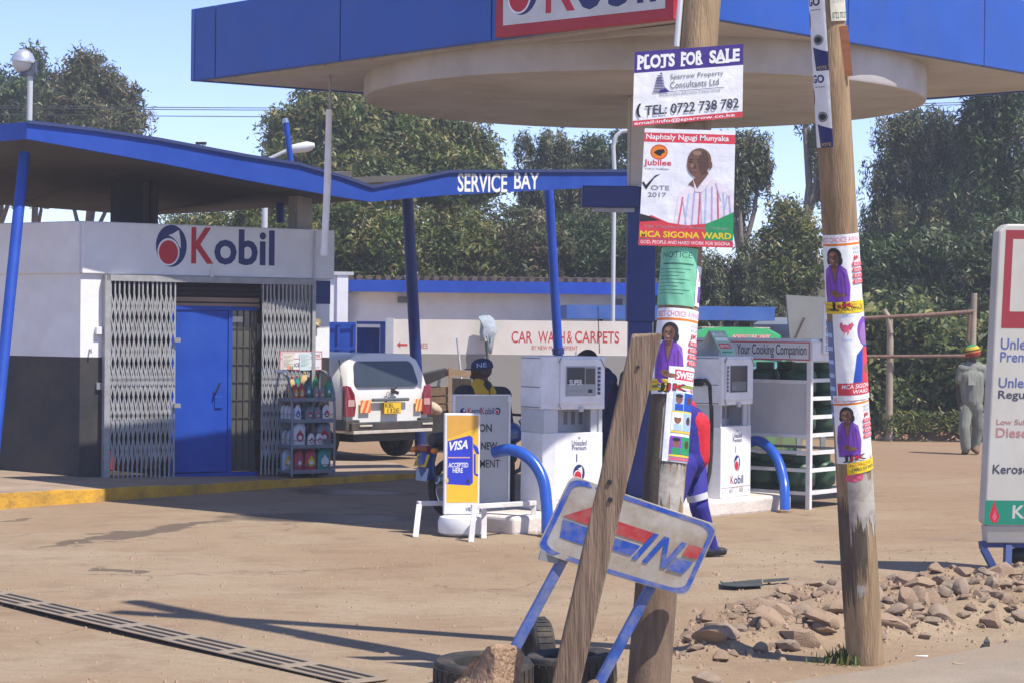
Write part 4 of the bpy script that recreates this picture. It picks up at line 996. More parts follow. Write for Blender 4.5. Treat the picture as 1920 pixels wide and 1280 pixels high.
for i, (t, f) in enumerate((('3 Kg', .56), ('6 Kg', .40), ('13 Kg', .23), ('6 Kg COMPLETE', .06))):
    a.rect(W0+.04, hz_(f), W0+.40, hz_(f+.12), I_NAVY); a.rect(W0+.048, hz_(f+.01), W0+.392, hz_(f+.11), I_WHITE); a.text(t, W0+.06, hz_(f+.035), W0+.06+.022*len(t)+.03, hz_(f+.09), I_NAVY)
a.build('lettering', cg)
# cylinders, each a thing of its own
CYG = mat('cylinder_green', (.022,.07,.032), rough=.45, var=.12, dirt=(.08,.1,.06), dirt_amt=.3, dscale=5)
cyl = None; rowsn = {924:'bottom', 816:'middle', 747:'top'}; posn = {0:'nearest the post', 1:'second from the post', 2:'third from the post'}
for py in (924, 816, 747):
    for i in range(2):
        for j in range(3):
            if py == 747 and i+j > 2: continue
            loc = cs.M @ V(.24+.44*i, .24+.46*j, zy(py)+.002)
            lab = 'green gas cylinder on the %s cage shelf, %s in the %s row' % (rowsn[py], posn[j], 'outer' if i == 0 else 'inner')
            M_ = Matrix.Translation(loc)
            if cyl is None:
                cyl = thing('gas_cylinder', lab, 'gas cylinder', M_, 'gas cylinders in the white cage')
                mb = MB(); mb.lathe([(.115,.0),(.118,.03),(.118,.035),(.15,.06),(.158,.10),(.158,.24),(.145,.28),(.10,.305),(.04,.315)], 24); mb.build('body', CYG, cyl, smooth=50)
                mb = MB(); mb.lathe([(.10,.295),(.10,.375),(.092,.375),(.092,.295)], 20, cap=False); mb.build('collar', CYG, cyl, smooth=50)
                mb = MB(); mb.lathe([(.02,.31),(.02,.345),(.03,.35),(.03,.365)], 12); mb.build('valve', mat('brass', (.5,.36,.12), rough=.4, metal=.7), cyl, smooth=40)
            else: dup(cyl, M_, lab)
# grey leaning panel behind the cage
gp = Frame((P(1515,640,26).x, 26, 0), 8); t_ = thing('grey_panel', 'large grey sheet metal panel standing behind the gas cage', 'panel', gp)
q_ = [gp.hit(1487,700), gp.hit(1566,700), gp.hit(1553,558), gp.hit(1474,553)]
mb = MB(); mb.prism([V(x, 0, z) for x, z in q_], V(0,.05,0)); mb.build('sheet', mat('panel_grey', (.24,.25,.26), rough=.6, var=.08, dirt=(.2,.18,.16)), t_)
mb = MB(); xx = [gp.hit(p[0], p[1]) for p in ((1483,650),(1507,596))]; mb.bar(V(xx[0][0],-.03,xx[0][1]), V(xx[1][0],-.03,xx[1][1]), .02, .025); mb.build('stay_rod', mat('rod_rust', (.12,.08,.07), rough=.8), t_)
mb = MB(); 
for px_ in (1500, 1545): x_ = gp.hit(px_, 700)[0]; mb.box((x_-.03, .005, 0), (x_+.03, .045, q_[0][1]-.001))
mb.build('leg', STEEL, t_)

# ================================================================== OIL RACK with bottles
rk0 = G(547, 893, .09); rk = Frame(rk0, 33); RWd, RDp = .57, .40
rz = lambda py: CAMZ-(py-607)*rk0.y/4000
RK = mat('rack_steel', (.22,.24,.28), rough=.45, metal=.3, var=.1, dirt=(.2,.15,.1), dirt_amt=.2)
t_ = thing('oil_rack', 'grey steel display rack of oil bottles with paper notices clipped to its header', 'rack', rk)
zb = 0
for x_ in (0, RWd):
    mb = MB(); mb.tube([V(x_,0,0), V(x_,0,rz(770)-rk0.z), V(x_,.03,rz(735)-rk0.z), V(x_,.12,rz(708)-rk0.z), V(x_,.26,rz(697)-rk0.z), V(x_,RDp,rz(695)-rk0.z)], .016, 8); mb.build('front_post', RK, t_, smooth=60)
    mb = MB(); mb.tube([V(x_,RDp,0), V(x_,RDp,rz(695)-rk0.z)], .012, 8); mb.build('back_post', RK, t_)
shz = [rz(p)-rk0.z for p in (747, 787, 835, 882)]
for z_ in shz:
    mb = MB(); mb.box((0, 0, z_-.03), (RWd, RDp, z_-.022)); mb.box((0,-.012,z_-.03),(RWd,-.001,z_+.015)); mb.box((-.012,0,z_-.03),(-.001,RDp,z_+.015)); mb.box((RWd+.001,0,z_-.03),(RWd+.012,RDp,z_+.015)); mb.tube([V(0,-.01,z_+.07),V(RWd,-.01,z_+.07)],.004,6); mb.tube([V(-.01,0,z_+.07),V(-.01,RDp,z_+.07)],.004,6); mb.build('shelf', RK, t_)
hx0 = rk.hit(520,680,RDp)[0]; hz0, hz1 = rz(694)-rk0.z, rz(658)-rk0.z
mb = MB(); mb.box((.0, RDp-.06, hz0), (RWd, RDp-.04, hz1)); mb.build('header_board', mat('rack_header', (.72,.70,.70), rough=.5, var=.03), t_)
a = Art(fn_y(RDp-.06))
for r_ in ((0,hz0,RWd,hz0+.008),(0,hz1-.008,RWd,hz1),(0,hz0,.008,hz1),(RWd-.008,hz0,RWd,hz1),(.0,(hz0+hz1)/2+.02,RWd,(hz0+hz1)/2+.026)): a.rect(*r_, I_RED)
a.text('Castrol', RWd*.70, hz1-.075, RWd*.95, hz1-.02, I_RED, bold=.01, shear=.2); a.text('PRICES', RWd*.24, hz0+.04, RWd*.50, hz0+.085, I_BLACK, bold=.01)
a.text('BEST FOR ENGINES', RWd*.03, hz1-.04, RWd*.34, hz1-.02, I_RED); a.rect(RWd*.72, hz0+.03, RWd*.94, hz0+.035, I_GREY)
a.build('lettering', t_)
for k, (f0, f1, z0_, z1_, m) in enumerate(((.05,.32,-.045,.085,ink('notice_cream',(.66,.60,.50))), (.46,.72,-.055,.09,ink('notice_mint',(.55,.66,.66))))):
    a = Art(fn_y(RDp-.066)); mid = (hz0+hz1)/2
    a.rect(RWd*f0, mid+z0_-.06, RWd*f1, mid+z1_, m)
    for i in range(9): a.rect(RWd*(f0+.03), mid+z1_-.03-.016*i, RWd*(f1-.03-.05*(i%3)), mid+z1_-.026-.016*i, I_GREY)
    if k == 0:
        for i, c in enumerate((I_ORANGE, I_RED, I_GREEN)): a.rect(RWd*(f0+.12+.05*i), mid-.10, RWd*(f0+.15+.05*i), mid-.065, c)
    o = a.build('paper_notice', None); o.matrix_basis = rk.M; props(o, ['cream paper notice with small bottle pictures clipped to the oil rack header', 'pale mint paper notice clipped to the oil rack header'][k], 'notice')
mb = MB(); mb.box((-.17, .1, hz0-.02), (-.02, .13, hz0+.01)); mb.build('side_tag', WHITE_METAL, t_)
BOT = {n_: mat('bottle_'+n_, c, rough=.35, var=.06, spec=.5) for n_, c in (('white',(.66,.66,.68)),('grey',(.20,.21,.24)),('red',(.42,.035,.05)),('teal',(.02,.24,.20)),('green',(.03,.24,.09)),('dark',(.03,.07,.08)),('gold',(.55,.40,.18)),('silver',(.38,.42,.50)))}
def bottle(x, y, z, h, wd, body, cap_, lab_col, label, handle=False, drop=None):
    M_ = rk.M @ Matrix.Translation((x, y, z)); t = thing('oil_bottle', label, 'bottle', M_, 'oil bottles on the rack')
    d = wd*.55; mb = MB()
    pr = [(.0,0,1),(.02,.0,1.0),(.45,.0,1.0),(.68,.0,.94),(.80,.02,.66),(.88,.05,.36),(.92,.06,.30)]
    ring = []
    for f, sh, s in pr:
        ring.append([V(wd/2*s*math.copysign(abs(math.cos(a_))**.55, math.cos(a_))+sh*wd, d/2*s*math.copysign(abs(math.sin(a_))**.55, math.sin(a_)), h*f) for a_ in [2*math.pi*k/16 for k in range(16)]])
    vs = [p for r_ in ring for p in r_]; k = len(ring)
    fs = [(i*16+j, i*16+(j+1)%16, (i+1)*16+(j+1)%16, (i+1)*16+j) for i in range(k-1) for j in range(16)]+[tuple(range(15,-1,-1)), tuple(range((k-1)*16, k*16))]
    mb.add(vs, fs); mb.build('body', BOT[body], t, smooth=50)
    mb = MB(); mb.lathe([(wd*.16,h*.921),(wd*.17,h*.93),(wd*.17,h),(wd*.1,h*1.003)], 12, Matrix.Translation((wd*.06,0,0))); mb.build('cap', BOT[cap_], t)
    a = Art(fn_y(-d/2-.001))
    a.ell(0, h*.36, wd*.30, h*.20, lab_col, 18)
    a.poly([(-.28*wd,h*.36),(0,h*.66),(.28*wd,h*.36)], lab_col); a.ell(0, h*.33, wd*.16, h*.09, drop or I_WHITE, 12)
    a.build('label_sticker', t)
    if handle:
        mb = MB(); mb.tube([V(wd*.18,0,h*.86), V(wd*.44,0,h*.84), V(wd*.5,0,h*.7), V(wd*.48,0,h*.56)], wd*.075, 8); mb.build('handle', BOT[body], t, smooth=60)
    return t
S1, S2, S3, S4 = shz
specs = [
 # top shelf
 (.07,.10,S1,.17,.09,'dark','gold',I_GREY,'dark jug at the left end of the top shelf of the oil rack'),
 (.13,.28,S1,.26,.09,'gold','red',I_ORANGE,'gold bottle at the back left of the top rack shelf'),
 (.20,.28,S1,.27,.07,'teal','red',I_YEL,'teal bottle with a yellow mark at the back of the top rack shelf'),
 (.05,.02,S1,.19,.075,'red','red',I_YEL,'red bottle on the top rack shelf right beside the curved post'),
 (.14,.05,S1,.19,.09,'red','red',I_YEL,'red bottle with a yellow drop in the middle of the top rack shelf'),
 (.24,.07,S1,.26,.10,'dark','red',I_TEAL,'tall dark bottle with a red cap on the top rack shelf'),
 (.29,.27,S1,.32,.11,'gold','gold',I_ORANGE,'tall gold jug at the back of the top rack shelf'),
 (.335,.04,S1,.16,.07,'grey','red',I_ORANGE,'short grey bottle left of its twin on the top rack shelf'),
 (.415,.04,S1,.16,.07,'grey','red',I_ORANGE,'short grey bottle right of its twin on the top rack shelf'),
 (.43,.24,S1,.28,.08,'green','red',I_GREEN,'green bottle at the back right of the top rack shelf'),
 (.515,.07,S1,.25,.10,'green','red',I_TEAL,'tall green bottle at the right end of the top rack shelf'),
 # second shelf
 (.05,.33,S2,.19,.07,'white','red',I_LBLUE,'white bottle at the back left of the second rack shelf'),
 (.05,.23,S2,.19,.07,'white','red',I_LBLUE,'white bottle between two others at the left of the second rack shelf'),
 (.05,.13,S2,.19,.07,'white','red',I_LBLUE,'white bottle at the front left of the second rack shelf'),
 (.08,.03,S2,.20,.09,'white','red',I_BLUE,'white bottle with a blue drop on the second rack shelf'),
 (.25,.05,S2,.17,.11,'grey','dark',I_RED,'wide grey bottle with a red mark on the second rack shelf'),
 (.36,.05,S2,.17,.09,'grey','dark',I_PINK,'narrow grey bottle with a pink mark on the second rack shelf'),
 (.47,.04,S2,.20,.10,'white','red',I_RED,'white bottle with a dark red drop at the right of the second rack shelf'),
 # third shelf
 (.04,.26,S3,.20,.09,'silver','dark',I_YEL,'silver bottle with a yellow mark at the left of the third rack shelf'),
 (.05,.15,S3,.20,.09,'silver','dark',I_GREY,'plain silver bottle at the left of the third rack shelf'),
 (.12,.07,S3,.30,.16,'white','red',I_RED,'big white jug with a red drop on the third rack shelf'),
 (.265,.03,S3,.16,.09,'white','red',I_RED,'small white bottle left of its twin on the third rack shelf'),
 (.375,.03,S3,.16,.09,'white','red',I_RED,'small white bottle right of its twin on the third rack shelf'),
 (.47,.12,S3,.30,.19,'grey','dark',I_RED,'big dark grey jug with a red drop on the third rack shelf'),
 # bottom shelf
 (.04,.20,S4,.28,.14,'silver','dark',I_YEL,'silver jug with a yellow mark at the left of the bottom rack shelf'),
 (.13,.08,S4,.28,.12,'red','red',I_PINK,'red can with a pale mark on the bottom rack shelf'),
 (.28,.08,S4,.28,.16,'red','red',I_YEL,'red can with a yellow drop on the bottom rack shelf'),
 (.46,.08,S4,.29,.18,'teal','teal',I_WHITE,'big teal can at the right end of the bottom rack shelf'),
]
for s_ in specs: bottle(*s_, handle=s_[3] >= .29)

# ================================================================== VEHICLES
def loft(mb, st):
    """st: list of stations, each a list of left-half points (x, y, z) from bottom to top; mirrored to the right"""
    n = len(st[0]); vs = []
    for s in st: vs += [V(*p) for p in s]+[V(p[0], -p[1], p[2]) for p in s]
    fs = []; R = 2*n
    for i in range(len(st)-1):
        a, b = i*R, (i+1)*R
        for j in range(n-1): fs.append((a+j, b+j, b+j+1, a+j+1)); fs.append((a+n+j, a+n+j+1, b+n+j+1, b+n+j))
        fs.append((a+n-1, b+n-1, b+2*n-1, a+2*n-1)); fs.append((a, a+n, b+n, b))
    for i in (0, len(st)-1):
        a = i*R
        for j in range(n-1): fs.append((a+j, a+j+1, a+n+j+1, a+n+j))
    mb.add(vs, fs)
def wheel(par, x, y, r, wd, M_=None):
    s = 1 if y > 0 else -1
    Mw = Matrix.Translation((x, y, r)) @ Matrix.Rotation(math.pi/2*-s, 4, 'X')
    mb = MB(); mb.lathe([(r*.62,-wd/2),(r*.9,-wd/2),(r*.985,-wd*.38),(r,-wd*.2),(r,wd*.2),(r*.985,wd*.38),(r*.9,wd/2),(r*.62,wd/2)], 32, Mw, cap=False); ty = mb.build('wheel', RUBBER, par, smooth=40)
    mb = MB(); mb.lathe([(r*.63,wd*.42),(r*.6,wd*.3),(r*.25,wd*.34),(r*.2,wd*.42),(.001,wd*.43)], 24, Mw, cap=False); mb.build('rim', STEEL, ty, smooth=40)
# --- estate car seen from behind
CARW = mat('car_white', (.70,.69,.66), rough=.28, var=.03, coat=.3, spec=.5, dirt=(.42,.34,.26), dirt_amt=.22, dscale=1.5)
cor = G(803, 858); hd = 138.0
cfm = Frame(V(cor.x+.05, cor.y, 0) + V(math.cos(math.radians(hd+90)), math.sin(math.radians(hd+90)), 0)*.80 + V(math.cos(math.radians(hd)), math.sin(math.radians(hd)), 0)*.05, hd)
car = thing('parked_car', 'white estate car parked by the shop, seen from behind with a yellow number plate', 'car', cfm)
# local: x forward, y left, z up
def rear_x(z): return .02 + max(0, z-.92)*.30 + max(0, .62-z)*.05
hs = [(.80,.30),(.845,.42),(.855,.62),(.85,.80),(.845,.92),(.79,1.18),(.72,1.38),(.60,1.455),(.30,1.485)]
st = []
for (x, sx) in ((0,0),(.10,1),(.5,1),(1.3,1),(2.0,1),(2.5,1),(2.95,2),(3.4,3),(3.9,3),(4.15,4)):
    row = []
    for (y, z) in hs:
        if sx == 0: row.append((rear_x(z)+(.03 if y > .8 else 0), y-.05, z))
        elif sx == 1: row.append((max(x, rear_x(z)+.07), y, z))
        elif sx == 2: row.append((x-(.25 if z > .92 else 0)*(1.5-z), y, z if z < 1 else .95+(z-.95)*.75))
        else: row.append((x, y-(.06 if sx == 4 else 0), min(z, .88+.04*min(1, z-.8)) if z > .8 else z))
    st.append(row)
mb = MB(); loft(mb, st); body = mb.build('body', CARW, car, smooth=38)
def panel_rear(name, pts, m, par, off=.006, th=.02):
    mb = MB(); mb.prism([V(rear_x(z)-off, y, z) for y, z in pts], V(th,0,0)); return mb.build(name, m, par)
def rr_pts(y0, y1, z0, z1, r, n=4):
    out = []
    for cy, cz, a0 in ((y1-r, z0+r, -90), (y1-r, z1-r, 0), (y0+r, z1-r, 90), (y0+r, z0+r, 180)):
        for k in range(n+1): a_ = math.radians(a0+90*k/n); out.append((cy+r*math.cos(a_), cz+r*math.sin(a_)))
    return out
CG = glass('car_glass', (.035,.045,.055), .05)
mb = MB(); pts = rr_pts(-.62,.66,.985,1.37,.10); pts = [(y*(1-.10*max(0,(z-.96))/.42), z) for y, z in pts]
mb.prism([V(rear_x(z)-.008, y, z) for y, z in pts], V(.03,0,0)); mb.build('rear_window', CG, car)
def side_panel(name, pts, m, par, sgn=1, off=.006):
    def sy(z):
        for (y0,z0),(y1,z1) in zip(hs[:-1], hs[1:]):
            if z0 <= z <= z1: return y0+(y1-y0)*(z-z0)/(z1-z0)
        return .8
    mb = MB(); mb.prism([V(x, sgn*(sy(z)+off), z) for x, z in pts], V(0,-sgn*.02,0)); return mb.build(name, m, par)
for s_ in (1,-1):
    side_panel('side_window', [(x, z) for x, z in rr_pts(.46,1.20,.95,1.33,.09)], CG, car, s_); side_panel('side_window', rr_pts(1.28,2.06,.95,1.33,.05), CG, car, s_); side_panel('side_window', rr_pts(2.12,2.75,.95,1.28,.05), CG, car, s_)
for s_ in (1,-1):
    mb = MB()
    mb.prism([V(rear_x(z)-.012, s_*y, z) for y, z in ((.835,.55),(.68,.55),(.66,.70),(.69,.88),(.74,.99),(.80,1.01),(.84,.96))], V(.05,0,0)); mb.prism([V(x, s_*y, z) for x, y, z in ((.0,.858,.55),(.06,.860,.56),(.07,.860,.80),(.09,.852,.98),(.06,.852,1.01),(.03,.85,.96))], V(0,-s_*.03,0))
    tl_ = mb.build('tail_light', mat('tail_red', (.20,.010,.016), rough=.15, coat=.4), car)
    mb = MB(); mb.box((-.013+rear_x(.7),s_*.69,.70),(.03,s_*.81,.80)); mb.build('clear_lens', mat('tail_clear', (.50,.30,.28), rough=.15, coat=.4), tl_)
mb = MB(); mb.box((-.06,-.80,.34),(.12,.80,.46)); mb.prism([V(.10,.80,.34),(.10,.80,.50),(.02,.62,.50),(-.05,.62,.34)], V(.0,.06,0)); mb.box((-.01,.60,.34),(.22,.865,.50)); mb.box((-.01,-.865,.34),(.22,-.60,.50)); mb.build('bumper', mat('bumper_black', (.035,.035,.035), rough=.55, dirt=(.2,.15,.1), dirt_amt=.25), car, bevel=.02)
mb = MB(); mb.box((-.075,-.78,.29),(.10,.78,.338)); mb.box((-.08,.42,.395),(-.061,.66,.425)); mb.box((-.08,-.79,.395),(-.061,-.58,.425)); mb.build('step_bar', mat('step_white', (.52,.50,.45), rough=.5, dirt=(.3,.15,.06), dirt_amt=.4, dscale=5), car, bevel=.006)
mb = MB(); mb.box((rear_x(.8)-.05,-.36,.765),(rear_x(.8),.36,.815)); mb.build('plate_garnish', mat('garnish', (.10,.11,.12), rough=.4), car, bevel=.015)
pl_ = thing; mb = MB(); mb.box((rear_x(.68)-.035,-.20,.575),(rear_x(.68)-.02,.13,.755)); npl = mb.build('number_plate', mat('plate_yellow', (.72,.46,.02), rough=.4, var=.04), car)
fr_r = lambda u, v, off: V(rear_x(.68)-.035-off, -u, v)
a = Art(fr_r, base=.001); a.text('KBL', -.115, .672, .06, .738, I_BLACK, bold=.01); a.text('132E', -.07, .592, .16, .658, I_BLACK, bold=.01)
for r_ in ((-.13,.575,.20,.58),(-.13,.75,.20,.755)): a.rect(*r_, I_BLACK)
a.build('plate_lettering', npl)
for k, (y0, nm) in enumerate(((.40,'l'),(-.62,'r'))):
    a = Art(lambda u, v, off: V(rear_x(.7)-.006-off, -u, v), base=.001); u0, u1 = -y0-.17, -y0
    if k: u0, u1 = .52, .66
    else: u0, u1 = -.57, -.37
    v0, v1 = .60, .79
    a.rect(u0, v0, u1, v1, mat('reflector_yellow', (.72,.50,.20), rough=.3)); 
    for f in (-.4,.15,.7): a.poly([(u0+(u1-u0)*max(0,f), v0 if f >= 0 else v0+(v1-v0)*.4), (u0+(u1-u0)*min(1,f+.28), v0), (u0+(u1-u0)*min(1,f+.68), v1 if f < .4 else v0+(v1-v0)*.55), (u0+(u1-u0)*min(1,max(0,f+.4)), v1)] , mat('reflector_red', (.75,.12,.03), rough=.3))
    a.build('reflector', car)
mb = MB(); mb.tube([V(rear_x(.95)-.02,-.04,.93), V(rear_x(1.0)-.03,-.14,.975)], .016, 6); mb.bar(V(rear_x(.96)-.03,-.02,.93), V(rear_x(.93)-.02,-.16,.885), .02, .05); mb.build('wiper', BLACK, car)
mb = MB(); mb.lathe([(.045,0),(.045,.006),(.032,.006),(.032,0)], 20, Matrix.Translation((rear_x(.87)-.004,.03,.87)) @ Matrix.Rotation(-math.pi/2,4,'Y'), cap=False); mb.box((rear_x(.87)-.009,.0,.866),(rear_x(.87)-.004,.06,.874)); mb.box((rear_x(.87)-.009,.026,.835),(rear_x(.87)-.004,.034,.905)); mb.build('emblem', CHROME, car)
mb = MB(); mb.box((.06,.851,.47),(.068,.862,.95)); mb.bar(V(.30,.72,1.39), V(.06,.853,.95), .012, .01); mb.build('door_seam', BLACK, car)
for x_ in (.62, 3.32):
    for y_ in (.74,-.74): wheel(car, x_, y_, .31, .17)
mb = MB(); mb.box((.1,-.6,.16),(3.8,.6,.34)); mb.build('underbody', BLACK, car)
done = set()
for ch in list(car.children)+[g for c in car.children for g in c.children]:
    if ch.data.name in done or ch.name.startswith(('wheel','rim')): continue
    done.add(ch.data.name)
    for v_ in ch.data.vertices: v_.co.z = .12+.93*v_.co.z

def minibus(name, label, o, ang, L_, Wd_, Ht, m, front=True):
    fr = Frame(o, ang); t = thing(name, label, 'minibus' if L_ > 4.2 else 'car', fr); h = Wd_/2
    hs_ = [(h*.95,.28),(h,.45),(h,.95),(h*.985,1.05),(h*.93,Ht*.80),(h*.86,Ht*.93),(h*.65,Ht*.985),(h*.3,Ht)]
    st = []
    for i, x in enumerate((0,.12,L_*.5,L_-.5,L_-.12,L_)):
        row = []
        for y, z in hs_:
            xx = x; yy = y
            if i in (0,5): yy = y-.07
            if i == 0: xx = x+max(0,z-1.0)*.12
            if i >= 4: xx = x-max(0,z-1.0)*.42
            row.append((xx, yy, z))
        st.append(row)
    mb = MB(); loft(mb, st); mb.build('body', m, t, smooth=35)
    return t, fr, hs_
# silver van behind the gas cage (its right rear corner shows past the pole)
vo = P(1654, 700, 42)
SIL = mat('silver_blue_paint', (.30,.34,.40), rough=.35, var=.05, coat=.3)
van, vfr, vh = minibus('parked_van', 'silver blue van behind the gas cage, its rear corner showing beside the leaning pole', V(vo.x-.86, 42, 0), 97, 4.6, 1.75, 2.15, SIL)
vrx = lambda z: max(0, z-1.0)*.12
mb = MB(); mb.prism([V(vrx(z)-.008, y, z) for y, z in rr_pts(-.76,.76,1.2,1.85,.1)], V(.02,0,0)); mb.build('rear_window', CG, van)
mb = MB(); mb.prism([V(x, -(.862 if z < 1.3 else .80)-.002, z) for x, z in rr_pts(.35,1.5,1.15,1.75,.1)], V(0,.03,0)); mb.build('side_window', CG, van)
mb = MB(); mb.box((-.05,-.84,.3),(.1,.84,.52)); mb.build('bumper', BLACK, van, bevel=.03)
for s_ in (1,-1):
    a = Art(lambda u, v, off: V(-.004-off, -u, v)); u0, u1 = (s_*.66-.13, s_*.66+.15); a.rect(u0,.58,u1,.98,mat('reflector_yellow')if 0 else MATS['reflector_yellow']); a.poly([(u0,.98),(u0,.80),(u1-.05,.58),(u1,.58),(u1,.72)], MATS['reflector_red']); a.build('reflector', van)
a = Art(lambda u, v, off: V(-.003-off, -u, v)); a.ell(.70,1.12,.06,.06,I_WHITE,18); a.ell(.70,1.12,.05,.05,I_GREY,18); a.text('80',.67,1.09,.73,1.15,I_WHITE); a.build('speed_sticker', van)
for x_ in (.9, 3.7):
    for y_ in (.78,-.78): wheel(van, x_, y_, .33, .18)
# green minibus facing the pumps, far behind
go = P(1480, 640, 38); GRN = mat('bus_green', (.03,.32,.10), rough=.35, var=.05, coat=.3)
gb, gfr, gh = minibus('green_minibus', 'green minibus with red lettering over its windscreen, parked facing the pumps beyond the gas cage', V(go.x-.93+.25, 38+4.7, 0), -93, 4.7, 1.86, 1.93, GRN)
fx = lambda z: 4.7-max(0, z-1.0)*.42
mb = MB(); mb.prism([V(fx(z)+.008, y, z) for y, z in rr_pts(-.80,.80,1.06,1.66,.08)], V(-.03,0,0)); mb.build('windscreen', CG, gb)
a = Art(lambda u, v, off: V(fx(v)+.006+off, u, v)); a.text('ANSARY JUMADY', -.10, 1.715, .62, 1.80, I_WHITE, bold=.05, shear=.3); a.text('ANSARY JUMADY', -.10, 1.715, .62, 1.80, I_RED, bold=.02, shear=.3); a.build('lettering', gb)
mb = MB(); mb.prism([V(x,y,1.90) for x, y in ((.4,-.62),(4.15,-.62),(4.15,.62),(.4,.62))], V(0,0,.03)); mb.build('roof', mat('bus_roof_tan', (.42,.36,.27), rough=.7), gb, bevel=.02)
for s_ in (1,-1): mb = MB(); mb.box((4.42,s_*.95,1.35),(4.5,s_*1.15,1.72)); mb.build('mirror', WHITE_METAL, gb, bevel=.03)
mb = MB(); mb.box((4.68,-.9,.3),(4.8,.9,.55)); mb.build('bumper', BLACK, gb, bevel=.03)
for s_ in (1,-1): mb = MB(); mb.box((4.69,s_*.5,.7),(4.72,s_*.82,.92)); mb.build('headlight', mat('lamp_clear', (.5,.5,.5), rough=.1), gb, bevel=.02)
for x_ in (.9, 3.8):
    for y_ in (.84,-.84): wheel(gb, x_, y_, .33, .18)
# green car at the left pump, mostly behind the column
ko = P(1143, 740, 24.6)
gc, kfr, kh = minibus('green_car', 'green car stopped behind the blue column with its windscreen pillar showing', V(3.05, 27.95, 0), 250, 3.4, 1.62, 1.50, mat('car_green', (.01,.20,.055), rough=.3, var=.06, coat=.4))
mb = MB(); mb.prism([V(3.4-max(0,z-1.0)*.42-.02, y, z) for y, z in rr_pts(-.7,.7,1.03,1.40,.06)], V(.03,0,0)); mb.build('windscreen', CG, gc)
for s_ in (1,-1): mb = MB(); mb.prism([V(x, s_*(.805-(z-1)*.18), z) for x, z in rr_pts(1.6,3.0,1.02,1.36,.06)], V(0,-s_*.02,0)); mb.build('side_window', CG, gc)
mb = MB(); mb.box((3.3,-.72,.30),(4.1,.72,.93)); mb.build('bonnet', MATS['car_green'], gc, bevel=.08, seg=3)
for x_ in (.7, 3.3):
    for y_ in (.72,-.72): wheel(gc, x_, y_, .30, .17)
# motorcycle behind the signs
mo = P(850, 940, 21.2); mf = Frame((mo.x, 21.2, 0), 38)
mt = thing('motorcycle', 'dark motorcycle parked behind the card sign with a yellow rear number plate', 'motorcycle', mf)
def mwheel(x):
    Mw = Matrix.Translation((x, 0, .30)) @ Matrix.Rotation(math.pi/2, 4, 'X')
    mb = MB(); mb.lathe([(.24,-.03),(.275,-.045),(.30,-.02),(.30,.02),(.275,.045),(.24,.03)], 32, Mw, cap=False); ty = mb.build('wheel', RUBBER, mt, smooth=50)
    mb = MB(); mb.lathe([(.24,-.025),(.225,-.02),(.225,.02),(.24,.025)], 32, Mw, cap=False); mb.lathe([(.04,-.05),(.04,.05)], 12, Mw)
    for k in range(10): a_ = math.pi*2*k/10; mb.bar(V(x,0,.30), V(x+.23*math.cos(a_),0,.30+.23*math.sin(a_)), .012, .02, (0,1,0))
    mb.build('rim', CHROME, ty)
mwheel(0); mwheel(1.28)
MB_ = mat('bike_blue', (.02,.06,.24), rough=.3, coat=.3)
mb = MB(); mb.tube([V(-.28,0,.78),V(.15,0,.80),V(.45,0,.76)], [.06,.09,.08], 10); mb.build('seat', TARP, mt, smooth=60)
mb = MB(); mb.ell((.62,0,.82),(.25,.13,.13)); mb.build('tank', MB_, mt, smooth=60)
mb = MB(); mb.tube([V(-.32,0,.70),V(.3,0,.68),V(.9,0,.80),V(.85,0,.45),V(.4,0,.30),V(0,0,.30)], .025, 8); mb.build('frame', BLACK, mt, smooth=60)
mb = MB(); mb.tube([V(-.30,.0,.66),V(-.34,0,.56),V(-.31,0,.40)], [.08,.09,.08], 8); mb.build('mudguard', MB_, mt, smooth=60)
mb = MB(); mb.tube([V(.90,.08,.95),V(1.28,.08,.30)], .025, 8); mb.tube([V(.90,-.08,.95),V(1.28,-.08,.30)], .025, 8); mb.build('fork', CHROME, mt)
mb = MB(); mb.tube([V(.75,.36,1.03),V(.88,.15,1.0),V(.88,-.15,1.0),V(.75,-.36,1.03)], .014, 8); mb.build('handlebar', BLACK, mt, smooth=60)
mb = MB(); mb.ell((.45,0,.42),(.17,.12,.16)); mb.build('engine', STEEL, mt, smooth=60)
mb = MB(); mb.tube([V(.5,-.12,.34),V(.0,-.16,.34),V(-.32,-.16,.40)], [.02,.04,.045], 10); mb.build('exhaust', CHROME, mt, smooth=60)
mb = MB(); mb.tube([V(.12,.13,.72),V(0,.13,.30)], .03, 8); mb.tube([V(.12,-.13,.72),V(0,-.13,.30)], .03, 8); mb.build('shock', CHROME, mt)
mb = MB(); mb.box((-.40,-.09,.66),(-.33,.09,.73)); mb.build('tail_light', MATS['tail_red'], mt, bevel=.015)
for s_ in (1,-1): mb = MB(); mb.ell((-.36,s_*.17,.68),(.04,.04,.03)); mb.build('indicator', I_ORANGE, mt, smooth=60)
mb = MB(); mb.prism([V(-.37,-.10,.64),V(-.37,.10,.64),V(-.42,.10,.52),V(-.42,-.10,.52)], V(.008,0,0)); mp_ = mb.build('number_plate', MATS['plate_yellow'], mt)
a = Art(lambda u, v, off: V(-.372-off-(.64-v)*.42, -u, v), base=.002); a.text('KMC', -.07,.59,.07,.63,I_BLACK); a.text('172Y',-.08,.53,.08,.575,I_BLACK); a.build('plate_lettering', mp_)
mb = MB(); mb.prism([V(-.38,-.10,.505),V(-.38,.10,.505),V(-.40,.09,.38),V(-.40,-.09,.38)], V(.008,0,0)); mb.build('mudflap', mat('flap_white', (.35,.40,.48), rough=.6, var=.2), mt)

